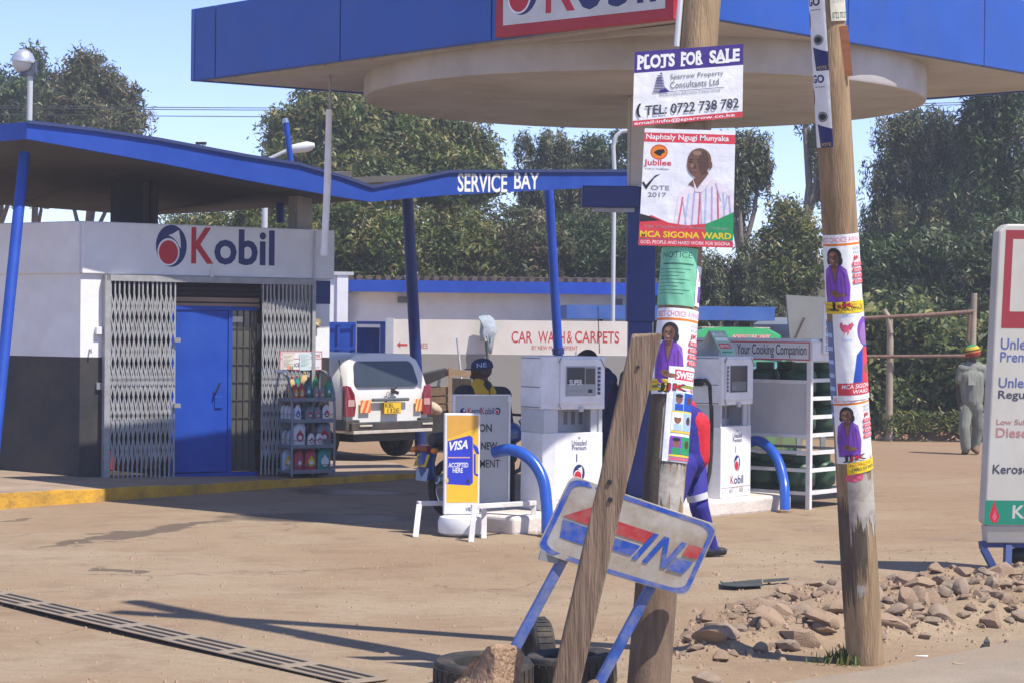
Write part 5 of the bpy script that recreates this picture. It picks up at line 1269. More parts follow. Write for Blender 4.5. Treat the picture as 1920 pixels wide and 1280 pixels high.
# timber stall and sack by the car wash wall
wf = Frame((P(842,800,32.3).x, 32.3, 0), 4); t_ = thing('timber_stack', 'stack of old planks and crates under a dark sloping cover beside the car', 'timber', wf)
def wl(px, py, d=0): x, z = wf.hit(px, py, d); return V(x, d, z)
CRW = mat('pale_plank', (.38,.26,.15), rough=.85, var=.2, scale=6, stretch=(1,8,8), bump=.2, dirt=(.2,.13,.08))
mb = MB(); mb.prism([wl(785,703), wl(838,691), wl(838,704), wl(785,728)], V(0,.9,0)); mb.build('cover', TARP, t_)
mb = MB(); mb.prism([wl(838,690), wl(886,696), wl(886,707), wl(838,704)], V(0,.05,0)); mb.build('top_plank', CRW, t_)
mb = MB(); mb.prism([wl(841,689,-.03), wl(847,689,-.03), wl(847,800,-.03), wl(841,800,-.03)], V(0,.028,0)); mb.build('upright', CRW, t_)
for i, (y0, y1_) in enumerate(((727,742),(744,757),(759,771))):
    mb = MB(); mb.prism([wl(792,y0), wl(840,y0-2), wl(840,y1_-2), wl(792,y1_)], V(0,.6,0)); mb.build('plank', WOOD, t_)
mb = MB(); mb.prism([wl(790,772), wl(880,768), wl(880,850), wl(790,850)], V(0,.7,0)); mb.build('dark_base', TARP, t_)
mb = MB(); mb.prism([wl(848,708), wl(884,710), wl(884,766), wl(848,766)], V(0,.05,0)); mb.build('back_board', mat('dark_board', (.06,.045,.035), rough=.9, var=.3), t_)
sp = P(812, 772, 29.2); mb = MB(); mb.ell((0,0,.0),(.15,.12,.085), 20, 12, Matrix.Rotation(.5,4,'Y')); o = mb.build('sack', mat('sack_cloth', (.42,.33,.24), rough=.95, var=.2, bump=.5, bscale=30), None, smooth=80); o.location = P(812, 764, 31.4); props(o, 'bulging pale sack against the timber stack beside the white car', 'sack')
# thin steel rods leaning against the car wash wall
rf_ = P(860, 700, 36.7); t_ = None
mb = MB(); O_ = V(rf_.x, 36.7, 0); mb.tube([P(857,634,36.8)-O_, P(864,698,36.6)-O_, P(866,720,36.5)-O_], .02, 8); o = mb.build('steel_rod', STEEL, None); o.location = O_; props(o, 'thin steel rod leaning on the car wash wall below the arrow', 'rod')
mb = MB(); O_ = V(P(1124,640,36.8).x, 36.8, 0); mb.tube([P(1121,575,36.8)-O_, P(1124,662,36.8)-O_], .008, 6); o = mb.build('aerial', BLACK, None); o.location = O_; props(o, 'thin upright aerial wire in front of the car wash lettering', 'aerial')
# ================================================================== PEOPLE (one continuous skin each, grown from a posed skeleton)
SKIN = mat('dark_skin', (.055,.028,.018), rough=.5, var=.12)
HAIR = mat('black_hair', (.010,.009,.009), rough=.9, bump=.5, bscale=80)
def capsule(bm_mb, a, b, ra, rb, n=12):
    a, b = Vector(a), Vector(b); d = (b-a); L_ = d.length
    if L_ < 1e-5: bm_mb.ell(tuple(a), ra, n, 8); return
    t = d/L_; pts = []; rs = []
    for k in range(5): th = math.pi/2*(1-k/4.0); pts.append(a-t*ra*math.sin(th)); rs.append(max(.001, ra*math.cos(th)))
    for k in range(5): th = math.pi/2*k/4.0; pts.append(b+t*rb*math.sin(th)); rs.append(max(.001, rb*math.cos(th)))
    bm_mb.tube(pts, rs, n)
def hand(segs, wrist, d, palm_n, sk, curl=.6, s=1.0):
    """palm, four unequal bent fingers and a thumb; d = pointing direction, palm_n = the way the palm faces"""
    d = Vector(d).normalized(); pn = Vector(palm_n); pn = (pn-d*pn.dot(d)).normalized(); side = d.cross(pn)
    w = Vector(wrist)
    for k in (-1, 0, 1): segs.append((w+side*.022*k*s, w+d*.085*s+side*.028*k*s, .018*s, .014*s, sk))
    for k, ln in ((-1.5,.060),(-.5,.075),(.5,.080),(1.5,.068)):
        p = w+d*.09*s+side*.020*k*s; dd = d
        for j in range(3):
            dd = (dd+pn*curl*.5).normalized(); q = p+dd*ln*s/3*1.05; segs.append((p, q, (.0105-.0012*j)*s, (.0098-.0012*j)*s, sk)); p = q
    p = w+d*.02*s+side*.03*s; q = p+(d*.6+side*.7+pn*.3).normalized()*.04*s; segs.append((p, q, .013*s, .011*s, sk)); segs.append((q, q+(d*.9+pn*.4).normalized()*.032*s, .011*s, .0095*s, sk))
def head(segs, c, f, up, r, sk, ears=True):
    """skull, jaw, nose, lips, brow and ears; f = facing direction"""
    c, f, up = Vector(c), Vector(f).normalized(), Vector(up).normalized(); up = (up-f*up.dot(f)).normalized(); s = f.cross(up)
    segs.append((c+up*.02-f*.02, c+up*.03+f*.015, r*.98, r*.92, sk)); segs.append((c-up*.03+f*.02, c-up*r*.78+f*.04, r*.72, r*.46, sk))
    segs.append((c+f*(r*.93)+up*.005, c+f*(r*1.12)-up*.035, .011, .017, sk)); segs.append((c+f*r*.86-up*.068-s*.018, c+f*r*.86-up*.068+s*.018, .012, .012, sk))
    segs.append((c+f*r*.83+up*.028-s*.035, c+f*r*.83+up*.028+s*.035, .014, .014, sk))
    for k in (-1, 1): segs.append((c+s*k*r*.92+up*.012, c+s*k*r*.95-up*.022, .014, .010, sk))
def person(label, root, segs, mats, voxel=.0085, smooth=4):
    mb = MB()
    for (a, b, ra, rb, mi) in segs: capsule(mb, Vector(a)-root, Vector(b)-root, ra, rb)
    me = bpy.data.meshes.new('person'); me.from_pydata(mb.v, [], mb.f); ob = bpy.data.objects.new('person', me); COL.objects.link(ob)
    r = ob.modifiers.new('r', 'REMESH'); r.mode = 'VOXEL'; r.voxel_size = voxel
    s = ob.modifiers.new('s', 'SMOOTH'); s.iterations = smooth; s.factor = .5
    dg = bpy.context.evaluated_depsgraph_get(); m2 = bpy.data.meshes.new_from_object(ob.evaluated_get(dg))
    bpy.data.objects.remove(ob); bpy.data.meshes.remove(me)
    n = len(m2.polygons); cen = np.zeros(n*3); m2.polygons.foreach_get('center', cen); cen = cen.reshape(-1, 3)
    best = np.full(n, 1e9); mi_ = np.zeros(n, int)
    for (a, b, ra, rb, mi) in segs:
        a_ = np.array(Vector(a)-root); b_ = np.array(Vector(b)-root); d = b_-a_; L2 = max(d.dot(d), 1e-9)
        t = np.clip(((cen-a_)@d)/L2, 0, 1); dist = np.linalg.norm(cen-a_-t[:, None]*d, axis=1)-(ra+(rb-ra)*t)
        m = dist < best; best[m] = dist[m]; mi_[m] = mi
    m2.materials.clear()
    for m in mats: m2.materials.append(m)
    m2.polygons.foreach_set('material_index', mi_.astype(np.int32)); m2.polygons.foreach_set('use_smooth', np.ones(n, bool)); m2.update()
    t_ = thing('person', label, 'person', Matrix.Translation(root))
    m2.name = 'body'; o = bpy.data.objects.new('body', m2); COL.objects.link(o); o.parent = t_
    return t_

CLR = dict(rough=.85, var=.16, scale=7, bump=.7, bscale=9)
OV_BLUE = mat('overall_blue', (.022,.018,.20), **CLR); OV_RED = mat('overall_red', (.52,.015,.03), **CLR); OV_NAVY = mat('overall_navy', (.012,.014,.07), **CLR)
OV_GREY = mat('overall_grey', (.20,.215,.185), rough=.95, var=.25, scale=6, bump=.6, bscale=7, stretch=(2.2,2.2,.6), dirt=(.18,.17,.13), dirt_amt=.4); SHOE = mat('shoe_black', (.02,.02,.025), rough=.5); JKT = mat('jacket_dark', (.022,.025,.032), **CLR); JYEL = mat('jacket_yellow', (.55,.33,.02), **CLR)
BAND = mat('reflective_band', (.55,.55,.62), rough=.3); TROU = mat('trouser_black', (.012,.012,.018), **CLR)

# attendant walking left in front of the right pump, bending forward, in blue and red overalls
Y0 = 18.3; Q = lambda x, y, Y=Y0: P(x, y, Y)
root = G(1334, 1041); root = V(root.x, root.y, 0); Y0 = root.y
m = [SKIN, OV_BLUE, OV_RED, SHOE, BAND]
hipR, hipL = Q(1300,868), Q(1283,872,Y0-.18); pel = Q(1293,862,Y0-.08)
chest = Q(1289,805,Y0-.05); shR, shL = Q(1300,780,Y0+.10), Q(1270,782,Y0-.22); neck = Q(1284,763,Y0-.06)
kneeR = Q(1311,950,Y0-.05); ankR = Q(1333,1025,Y0+.0); kneeL = Q(1262,945,Y0-.3); ankL = V(kneeL.x-.02, kneeL.y+.03, .08)
segs = [(pel, chest, .135, .145, 1), (chest, (shR+shL)/2, .145, .12, 1), (shL, shR, .085, .085, 1), (Q(1306,856,Y0-.07), Q(1307,796,Y0-.06), .112, .112, 2), (Q(1305,860,Y0+.03), Q(1309,795,Y0+.05), .10, .10, 2),
        (hipR, kneeR, .112, .082, 1), (kneeR, ankR, .082, .062, 1), (hipL, kneeL, .112, .08, 1), (kneeL, ankL, .08, .06, 1), (pel, (hipR+hipL)/2, .14, .13, 1),
        (ankR+V(0,0,-.015), root+V(.03,0,.045), .05, .045, 3), (root+V(-.03,-.03,.04), root+V(.10,.03,.035), .042, .035, 3), (ankL, V(ankL.x-.12, ankL.y-.04, .035), .05, .035, 3),
        (neck, Q(1276,742,Y0-.09), .058, .055, 0), (Q(1287,769), Q(1293,762), .075, .06, 2)]
elR = Q(1281,845,Y0+.10); wrR = Q(1262,880,Y0-.02); elL = Q(1244,835,Y0-.30); wrL = Q(1225,872,Y0-.3)
segs += [(shR, elR, .068, .055, 1), (elR, wrR, .055, .042, 1), (shL, elL, .068, .055, 1), (elL, wrL, .055, .042, 1)]
hand(segs, wrR, (-.4,0,-.9), (-.9,0,.3), 0); hand(segs, wrL, (-.4,0,-.9), (.9,0,-.3), 0)
head(segs, Q(1266,722,Y0-.12), (-.85,-.15,-.45), (-.4,0,.9), .098, 0)
t_ = person('pump attendant in blue and red overalls striding left in front of the right pump', root, segs, m)
mb = MB(); a_, b_ = Q(1306,925,Y0-.05)-root, Q(1309,937,Y0-.05)-root; mb.tube([a_, b_], [.0925,.0905], 24, cap=False); mb.build('reflective_band', BAND, t_, smooth=60)
def hair_cap(par, root, c, up, r, mtl, name='hair', cut=-.1):
    mb = MB(); up = Vector(up).normalized(); M_ = Matrix.Translation(Vector(c)-root) @ up.to_track_quat('Z', 'Y').to_matrix().to_4x4()
    mb.lathe([(r*math.cos(t), r*math.sin(t)) for t in np.linspace(cut, 1.5, 10)]+[(.001, r)], 24, M_); return mb.build(name, mtl, par, smooth=60)
hair_cap(t_, root, Q(1268,717,Y0-.11), (.15,.1,1), .106, HAIR)

# attendant in navy overalls bending behind the left pump
Y0 = 22.3; root = V(Q(1150,900,Y0).x, Y0, 0); m = [SKIN, OV_NAVY, OV_RED, SHOE]
def Q(x, y, Y=None): return P(x, y, Y if Y else Y0)
shR, shL = Q(1142,712,Y0-.15), Q(1120,715,Y0+.18); pel = Q(1148,815); chest = Q(1140,745); 
segs = [(pel, chest, .14, .15, 1), (chest, Q(1131,706), .15, .11, 1), (shL, shR, .09, .09, 1), (Q(1156,770,Y0+.02), Q(1160,800,Y0+.02), .055, .05, 2), (pel, Q(1149,835), .15, .15, 1)]
for s_ in (-1, 1):
    hp = Q(1149,828,Y0+s_*.1); kn = V(hp.x+.02, hp.y, .50); an = V(hp.x, hp.y, .09); segs += [(hp, kn, .115, .085, 1), (kn, an, .085, .065, 1), (an, V(an.x-.12, an.y-.05, .04), .05, .036, 3)]
segs += [(Q(1126,700), Q(1114,683), .06, .055, 0)]
el1, wr1 = Q(1122,780,Y0-.25), Q(1108,815,Y0-.4); el2, wr2 = Q(1108,775,Y0+.2), Q(1096,810,Y0)
segs += [(shR, el1, .07, .055, 1), (el1, wr1, .055, .042, 1), (shL, el2, .07, .055, 1), (el2, wr2, .055, .042, 1)]
hand(segs, wr1, (-.7,-.3,-.6), (.3,0,-.9), 0); hand(segs, wr2, (-.7,-.3,-.6), (.3,0,-.9), 0)
head(segs, Q(1101,677), (-.8,-.3,-.5), (-.5,-.1,.85), .10, 0)
t_ = person('pump attendant in navy overalls bending behind the left pump, only dark hair above it', root, segs, m)
hair_cap(t_, root, Q(1102,674), (-.2,0,1), .108, HAIR)

# man in a cap and a yellow collared jacket behind the notice board, turned left
Y0 = 21.6; root = V(Q(915,900).x, Y0, 0); m = [SKIN, JKT, JYEL, TROU, SHOE]
shL, shR = Q(868,738,Y0-.05), Q(942,741,Y0+.05); pel = Q(925,845); chest = Q(908,775)
segs = [(pel, chest, .15, .165, 1), (chest, Q(905,732), .165, .12, 1), (shL, shR, .095, .095, 1), (Q(898,724,Y0-.03), Q(903,738,Y0-.06), .085, .09, 2), (Q(903,738,Y0-.10), Q(925,765,Y0-.13), .055, .035, 2), (Q(912,722,Y0), Q(921,735,Y0-.05), .06, .05, 2),
        (Q(903,712), Q(905,728), .065, .07, 0)]
for s_, px_ in ((-1, 915), (1, 945)):
    hp = Q(px_,850,Y0); kn = V(hp.x+.03, hp.y+.05, .46); an = V(hp.x+.05, hp.y, .09); segs += [(hp, kn, .115, .085, 3), (kn, an, .085, .065, 3), (an, V(an.x-.13, an.y-.04, .04), .05, .036, 4)]
el1, wr1 = Q(866,800,Y0-.15), Q(880,850,Y0-.2); el2, wr2 = Q(955,810), Q(962,858,Y0-.08)
segs += [(shL, el1, .075, .06, 1), (el1, wr1, .06, .045, 1), (shR, el2, .075, .06, 1), (el2, wr2, .06, .045, 1)]
hand(segs, wr1, (.3,0,-1), (1,0,.2), 0); hand(segs, wr2, (.05,-.1,-1), (-1,0,0), 0, .8)
hc = Q(902,697); head(segs, hc, (-.93,-.25,-.15), (-.1,0,1), .098, 0)
t_ = person('man in a dark blue cap and black and yellow jacket behind the notice board', root, segs, m)
CAPM = mat('cap_blue', (.025,.03,.085), rough=.9, var=.4, scale=30, bump=.4, bscale=50)
mb = MB(); cM = Matrix.Translation(hc+V(.012,0,.03)-root) @ Matrix.Rotation(-.12, 4, 'Y')
mb.lathe([(.112,0),(.114,.03),(.105,.065),(.075,.095),(.03,.108),(.001,.11)], 24, cM)
mb.prism([cM @ V(-.085,-.07,.004), cM @ V(-.15,-.06,.008), cM @ V(-.185,0,.012), cM @ V(-.15,.06,.008), cM @ V(-.085,.07,.004)], V(0,0,.01)); mb.build('cap', CAPM, t_, smooth=50)
a = Art(lambda u, v, off: cM @ V(u, -math.sqrt(max(1e-4, (.113+off)**2-u*u)), v), step=.001); a.text('NE', -.05, .02, .05, .065, I_LBLUE, bold=.0); a.build('cap_lettering', t_)

# man walking away on the right in grey overalls and a striped knitted hat
root = G(1817, 850); root.z = 0; Y0 = root.y; m = [SKIN, OV_GREY, SHOE, mat('shoe_tan', (.16,.09,.05), rough=.7)]
shL, shR = Q(1803,690), Q(1842,690); pel = Q(1822,752); chest = Q(1822,712)
segs = [(Q(1815,760), Q(1812,705), .105, .115, 1), (Q(1829,760), Q(1832,705), .105, .115, 1), (pel, chest, .140, .145, 1), (Q(1806,691), Q(1839,691), .085, .085, 1), (Q(1822,705), Q(1822,686), .14, .085, 1), (Q(1823,668), Q(1823,686), .062, .066, 0), (Q(1816,682), Q(1830,682), .05, .05, 1)]
hl, hr = Q(1812,764), Q(1831,764); kl, kr = Q(1808,800,Y0-.05), Q(1834,802,Y0+.06); al, ar = Q(1811,838,Y0-.03), Q(1829,832,Y0+.12)
segs += [(hl, kl, .108, .090, 1), (kl, al, .090, .080, 1), (hr, kr, .108, .090, 1), (kr, ar, .090, .080, 1), (al, Q(1811,846), .055, .05, 2), (Q(1808,848), V(Q(1812,848).x, Y0+.16, .04), .045, .04, 2), (ar, Q(1831,843,Y0+.05), .055, .05, 3), (Q(1832,846,Y0-.05), V(Q(1827,840).x, Y0+.14, .08), .042, .04, 3)]
e1_, w1_ = Q(1797,722,Y0+.03), Q(1798,752,Y0-.02); e2_, w2_ = Q(1847,722,Y0+.03), Q(1846,754,Y0-.02)
segs += [(shL, Q(1798,712), .068, .066, 1), (shR, Q(1846,712), .068, .066, 1), (Q(1798,710), e1_, .045, .043, 0), (e1_, w1_, .042, .032, 0), (Q(1846,710), e2_, .045, .043, 0), (e2_, w2_, .042, .032, 0)]
hand(segs, w1_, (0,-.1,-1), (1,0,0), 0); hand(segs, w2_, (0,-.1,-1), (-1,0,0), 0)
hc = Q(1824,662); head(segs, hc, (.15,1,-.05), (0,0,1), .096, 0)
t_ = person('man walking away by the hedge in grey overalls and a striped knitted hat', root, segs, m, .0085, 9)
KN = [mat('knit_'+n_, c, rough=.95, bump=.8, bscale=90) for n_, c in (('red',(.28,.03,.02)),('orange',(.55,.20,.02)),('yellow',(.55,.38,.03)),('black',(.02,.02,.02)),('green',(.02,.26,.08)))]
mb = MB(); hM = Matrix.Translation(hc-root+V(.005,-.01,-.03)) @ Matrix.Rotation(-.2, 4, 'Y')
prof = [(.112,-.02),(.120,.01),(.124,.04),(.122,.065),(.118,.085),(.108,.11),(.09,.135),(.06,.155),(.02,.165)]; cols = [0,0,1,3,2,2,4,4]
for i in range(8): mb.cur = cols[i]; mb.lathe(prof[i:i+2], 24, hM, cap=False)
mb.lathe([(.02,.165),(.001,.166)], 24, hM, cap=False); mb.build('hat', KN, t_, smooth=60)
a = Art(lambda u, v, off: Vector((u, -.165-off-.0*abs(u), v)), cols=4); bx, bz = 0, Q(1822,705).z
a.rect(-.085, bz-.13, .03, bz+.10, mat('ink_pale_patch', (.36,.36,.28))); a.text('IN', -.07, bz-.11, .02, bz+.06, mat('ink_patch_grey', (.24,.26,.24)), bold=.03)
o = a.build('back_print', t_); o.location = (Q(1822,705).x-root.x, 0, 0)

# ================================================================== UTILITY POLES with posters
POLEW = mat('pole_wood', (.33,.225,.125), rough=.8, var=.25, scale=5, bump=.5, bscale=20, stretch=(6,6,.5), dirt=(.14,.085,.045), dirt_amt=.45, dscale=2)
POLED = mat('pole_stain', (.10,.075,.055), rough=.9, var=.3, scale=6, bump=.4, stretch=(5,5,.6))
class Pole:
    def __init__(s, bx, by, tx, leanY, r0, r1, label, top=8.2):
        s.B = G(bx, by); s.B.z = 0
        # direction that passes photo pixel (tx, 0)
        z = 5.0
        for _ in range(20):
            Y = s.B.y+leanY*z; p = P(tx, 0, Y); z = p.z
        d = (p-s.B); s.d = d/d.z; s.top = top; s.r0, s.r1 = r0, r1
        ax = s.d.normalized(); s.ax = ax
        vdir = V(-s.B.x, -s.B.y, 0).normalized(); s.f = (vdir-ax*vdir.dot(ax)).normalized(); s.s = ax.cross(s.f)   # s.s points right in the picture
        if s.s.x < 0: s.s = -s.s
        s.t = thing('utility_pole', label, 'utility pole', Matrix.Translation(s.B))
        mb = MB(); n = 30; pts = [s.d*z for z in np.linspace(-.25, top, n)]; mb.tube(pts, [s.r0+(s.r1-s.r0)*max(0, z)/top for z in np.linspace(-.25, top, n)], 28); mb.build('shaft', POLEW, s.t, smooth=50)
    def r(s, z): return s.r0+(s.r1-s.r0)*z/s.top
    def zpx(s, py):
        """height on the axis seen at photo row py (at its own column)"""
        lo, hi = -.2, s.top
        for _ in range(40):
            m = (lo+hi)/2; p = s.B+s.d*m; c = CAMR.transposed() @ (p-V(0,0,CAMZ)); y = 640-FPX*c.y/-c.z
            if y > py: lo = m
            else: hi = m
        return lo
    def cpx(s, z):
        p = s.B+s.d*z; c = CAMR.transposed() @ (p-V(0,0,CAMZ)); return 960+FPX*c.x/-c.z, FPX/-c.z
    def ang(s, px, z):
        c, k = s.cpx(z); return math.asin(max(-1, min(1, (px-c)/k/s.r(z))))
    def pt(s, th, z, off):   # local to the pole base
        r = s.r(z)+off; return s.d*z + s.f*r*math.cos(th) + s.s*r*math.sin(th)
    def poster(s, name, label, a0, a1, y0, y1, draw, skew=0, off=.002, ripple=.0009, cols=44):
        """sheet wrapped on the pole between angles a0..a1 (radians, 0 faces the camera) and photo rows y1 (bottom) .. y0 (top)"""
        zb, zt = s.zpx(y1), s.zpx(y0)
        def fn(u, v, o):
            th = a0+(a1-a0)*u; z = zb+(zt-zb)*v+skew*(u-.5); rp = ripple*(1+math.sin(9*th+5*v)*math.sin(7*v+3*u)); return s.pt(th, z, off+o+rp)
        a = Art(fn, step=.00012, base=0, cols=cols); draw(a); o = a.build(name, None); o.matrix_basis = Matrix.Translation(s.B)
        return props(o, label, 'poster')
pL = Pole(1214, 1312, 1316, .12, .110, .088, 'brown wooden utility pole plastered with posters and leaned on by a plank', 8.3)
pR = Pole(1622, 1240, 1550, -.10, .106, .085, 'brown wooden utility pole leaning left, wrapped in purple candidate posters', 8.3)
# peeled, pasted and stained skins on the poles
PASTE = mat('paper_paste', (.42,.39,.34), rough=.9, var=.2, dirt=(.14,.11,.08), dirt_amt=.6, dscale=9)
def patch(pole, seed, y0, y1, a0, a1, m, name, label, off=.0015, jag=.25):
    r = random.Random(seed); n = 22; zb, zt = pole.zpx(y1), pole.zpx(y0); mb = MB(); vs = []
    for i in range(n+1):
        u = i/n; th = a0+(a1-a0)*u; lo = zb+(zt-zb)*jag*r.random()*1.1; hi = zt-(zt-zb)*jag*.5*r.random()
        for k in range(5): z = lo+(hi-lo)*k/4; vs.append(pole.pt(th, z, off))
    mb.add(vs, [(5*i+k, 5*i+5+k, 5*i+6+k, 5*i+1+k) for i in range(n) for k in range(4)]); return mb.build(name, m, pole.t)
patch(pL, 11, 1085, 1330, -1.5, 1.5, mat('pole_shade_stain', (.17,.115,.075), rough=.9, var=.3, scale=6, bump=.4, stretch=(5,5,.6)), 'stain_shade', '', .001, .12); patch(pL, 1, 700, 1010, -1.5, .1, POLED, 'stain_shade', ''); patch(pL, 2, 850, 1000, -.25, 1.2, PASTE, 'pasted_paper', '', .002, .5); patch(pL, 5, 745, 900, -.35, .15, PASTE, 'pasted_paper', '', .0022, .3)  # first skin paints the sign's shadow on the lower left pole, plus brown stain
patch(pR, 3, 860, 1040, -.4, 1.5, PASTE, 'pasted_paper', '', .002, .45); patch(pR, 4, 920, 1180, -1.5, -.35, POLED, 'stain_shade', '', .0015, .35); patch(pR, 6, 960, 1110, -.3, .5, POLED, 'stain_shade', '', .0026, .5)
patch(pR, 8, 1085, 1115, -.2, .25, PASTE, 'pasted_paper', '', .003, .5)

def bust(a, cx, cy, w, h, coat, skin=I_SKIN2, hair=I_BLACK, shirt=None, long_hair=True):
    """simple printed half figure inside a cx, cy, w, h box (unit poster space)"""
    if coat is not None:
        a.poly([(cx-w*.42,cy-h*.5),(cx+w*.45,cy-h*.5),(cx+w*.52,cy-h*.2),(cx+w*.42,cy+h*.10),(cx+w*.18,cy+h*.20),(cx-w*.18,cy+h*.20),(cx-w*.40,cy+h*.10),(cx-w*.48,cy-h*.2)], coat)
        a.poly([(cx-w*.12,cy+h*.19),(cx+w*.12,cy+h*.19),(cx+w*.03,cy-h*.12),(cx-w*.04,cy-h*.12)], shirt or skin)
    if coat is not None:   # printed folds, sleeves and lapels
        for (x0, y0, x1, y1, wd) in ((-.30,.06,-.34,-.40,.020),(.30,.06,.36,-.36,.022),(-.14,.19,-.03,-.14,.022),(.14,.19,.02,-.14,.022),(.20,.0,.24,-.30,.012),(-.22,-.02,-.20,-.28,.012),(.02,-.14,.03,-.48,.010)):
            a.line((cx+w*x0, cy+h*y0), (cx+w*x1, cy+h*y1), wd, I_LDARK)
        a.poly([(cx+w*.20,cy+h*.17),(cx+w*.40,cy+h*.09),(cx+w*.44,cy-h*.05),(cx+w*.34,cy+h*.04)], I_LLIT); a.poly([(cx-w*.36,cy+h*.09),(cx-w*.24,cy+h*.15),(cx-w*.30,cy-h*.02)], I_LLIT)
    a.rect(cx-w*.08, cy+h*.13, cx+w*.07, cy+h*.25, I_SKD)
    if long_hair:
        a.ell(cx, cy+h*.345, w*.27, h*.145, hair); a.ell(cx+w*.20, cy+h*.26, w*.10, h*.08, hair); a.ell(cx-w*.20, cy+h*.27, w*.09, h*.07, hair)
    else: a.ell(cx, cy+h*.37, w*.235, h*.14, hair)
    a.ell(cx-w*.02, cy+h*.31, w*.185, h*.120, skin); a.ell(cx+w*.07, cy+h*.30, w*.085, h*.095, I_SKM); a.ell(cx-w*.07, cy+h*.375, w*.09, h*.03, I_SKL); a.ell(cx-w*.09, cy+h*.29, w*.045, h*.022, I_SKL)
    for k in (-1, 1): a.ell(cx-w*.03+k*w*.075, cy+h*.325, w*.028, h*.008, I_BLACK, 10); a.line((cx-w*.03+k*w*.075-w*.04, cy+h*.346), (cx-w*.03+k*w*.075+w*.04, cy+h*.348), h*.007, I_BLACK)
    a.poly([(cx-w*.03,cy+h*.325),(cx-w*.06,cy+h*.287),(cx+w*.0,cy+h*.287)], I_SKM); a.ell(cx-w*.03, cy+h*.258, w*.065, h*.013, ink('lip', (.20,.05,.05)), 12); a.ell(cx-w*.03, cy+h*.262, w*.05, h*.005, I_WHITE, 10)
    if coat is not None:
        a.ell(cx-w*.05, cy-h*.30, w*.14, h*.05, skin, 14); a.ell(cx+w*.12, cy-h*.34, w*.22, h*.035, skin, 14); a.ell(cx-w*.02, cy-h*.31, w*.06, h*.025, I_SKM, 12)
I_LDARK = ink('lilac_fold', (.09,.03,.22)); I_LLIT = ink('lilac_light', (.27,.11,.55)); I_SKD = ink('skin_neck', (.13,.055,.035)); I_SKM = ink('skin_shade', (.14,.06,.038)); I_SKL = ink('skin_glint', (.34,.18,.12))
def woman_poster(slogan=True):
    def d(a):
        a.rect(0,0,1,1,I_WHITE); a.text('BEST CHOICE AWARD', .04,.90,.97,.965,I_PINK,bold=.01); a.rect(0,.855,1,.885,I_ORANGE)
        bust(a, .33, .47, .56, .74, I_LILAC); 
        a.text('VOTE', .70,.79,.90,.83,I_GREY); a.text('FOR', .72,.74,.90,.775,I_GREY); a.text('JK', .70,.65,.90,.72,I_RED,bold=.02)
        for i in range(4): a.rect(.68,.58-.075*i,1,.63-.075*i,I_DPINK); a.text('ELECT', .72,.59-.075*i,.95,.62-.075*i,I_WHITE)
        a.text('JJK', .20,.02,.72,.13,I_BLACK,bold=.03); a.text('JK', .34,.04,.66,.12,I_RED,bold=.02); a.text('V', .80,.03,.90,.09,I_RED)
    return d
def strip(txt):
    def d(a): a.rect(0,0,1,1,I_YEL); a.text('MWAKILISHI', .1,.62,.75,.85,I_RED); a.text(txt, .12,.12,.92,.5,I_BLACK,bold=.01)
    return d
D_ = math.radians
# right pole
pR.poster('poster', 'poster of a woman in a purple jacket, topmost on the leaning pole', D_(-78), D_(85), 438, 582, woman_poster())
pR.poster('poster', 'yellow slogan strip across the right pole under the topmost purple poster', D_(-85), D_(80), 563, 585, strip('JEMBO NA WINA'), off=.0065)
def rooster(a):
    a.rect(0,0,1,1,I_WHITE); a.text('CHANGE', .25,.95,.8,.985,I_LBLUE)
    for (x, y, rx, ry) in ((.30,.83,.10,.045),(.42,.845,.05,.04),(.22,.86,.04,.04)): a.ell(x, y, rx, ry, I_PINK, 18)
    a.poly([(.40,.85),(.47,.90),(.52,.86),(.46,.83)], I_PINK); a.poly([(.28,.80),(.26,.74),(.31,.79)], I_PINK); a.poly([(.35,.80),(.35,.74),(.40,.80)], I_PINK); a.text('CHAMA', .2,.68,.46,.71,I_LBLUE)
    a.ell(.84,.78,.24,.17,I_LILAC); a.ell(.84,.75,.17,.13,ink('violet_skin',(.30,.16,.38))); a.poly([(.42,.20),(1,.20),(1,.62),(.78,.62),(.55,.52)], I_BLUE); a.poly([(.66,.20),(1,.20),(1,.60),(.74,.60)], I_DPINK); a.ell(.86,.35,.12,.06,I_SKIN2)
    a.rect(.04,.06,1,.20,I_DPINK); a.text('MCA SIGONA', .14,.135,.95,.185,I_WHITE,bold=.01,shear=.2); a.text('WARD', .40,.075,.85,.12,I_WHITE,bold=.01,shear=.2); a.rect(0,0,1,.055,I_WHITE)
pR.poster('poster', 'poster with a pink rooster and a violet face, in the middle of the leaning pole', D_(-40), D_(88), 585, 745, rooster, off=.0045)
pR.poster('poster', 'lower poster of a woman in a purple jacket on the leaning pole', D_(-60), D_(84), 735, 862, woman_poster(), skew=.01, off=.003)
pR.poster('poster', 'torn yellow slogan strip low on the leaning pole', D_(-20), D_(84), 858, 880, strip('JEMBO NA WINA'), skew=.02, off=.006)
def pinkrag(a): a.poly([(0,.1),(.5,.0),(.95,.3),(1,.8),(.6,1),(.1,.9)], I_PINK)
pR.poster('paper_scrap', 'torn pink paper scrap under the yellow strip on the leaning pole', D_(-30), D_(30), 880, 897, pinkrag)
def bluerag(a):
    a.rect(0,0,1,1,ink('blue_rag',(.12,.17,.33)))
    for i in range(7): a.rect(.1,.07+.13*i,.9,.11+.13*i,I_LBLUE)
pR.poster('poster', 'faded blue ticket strip on the shaded left side of the leaning pole', D_(-88), D_(-42), 600, 790, bluerag)
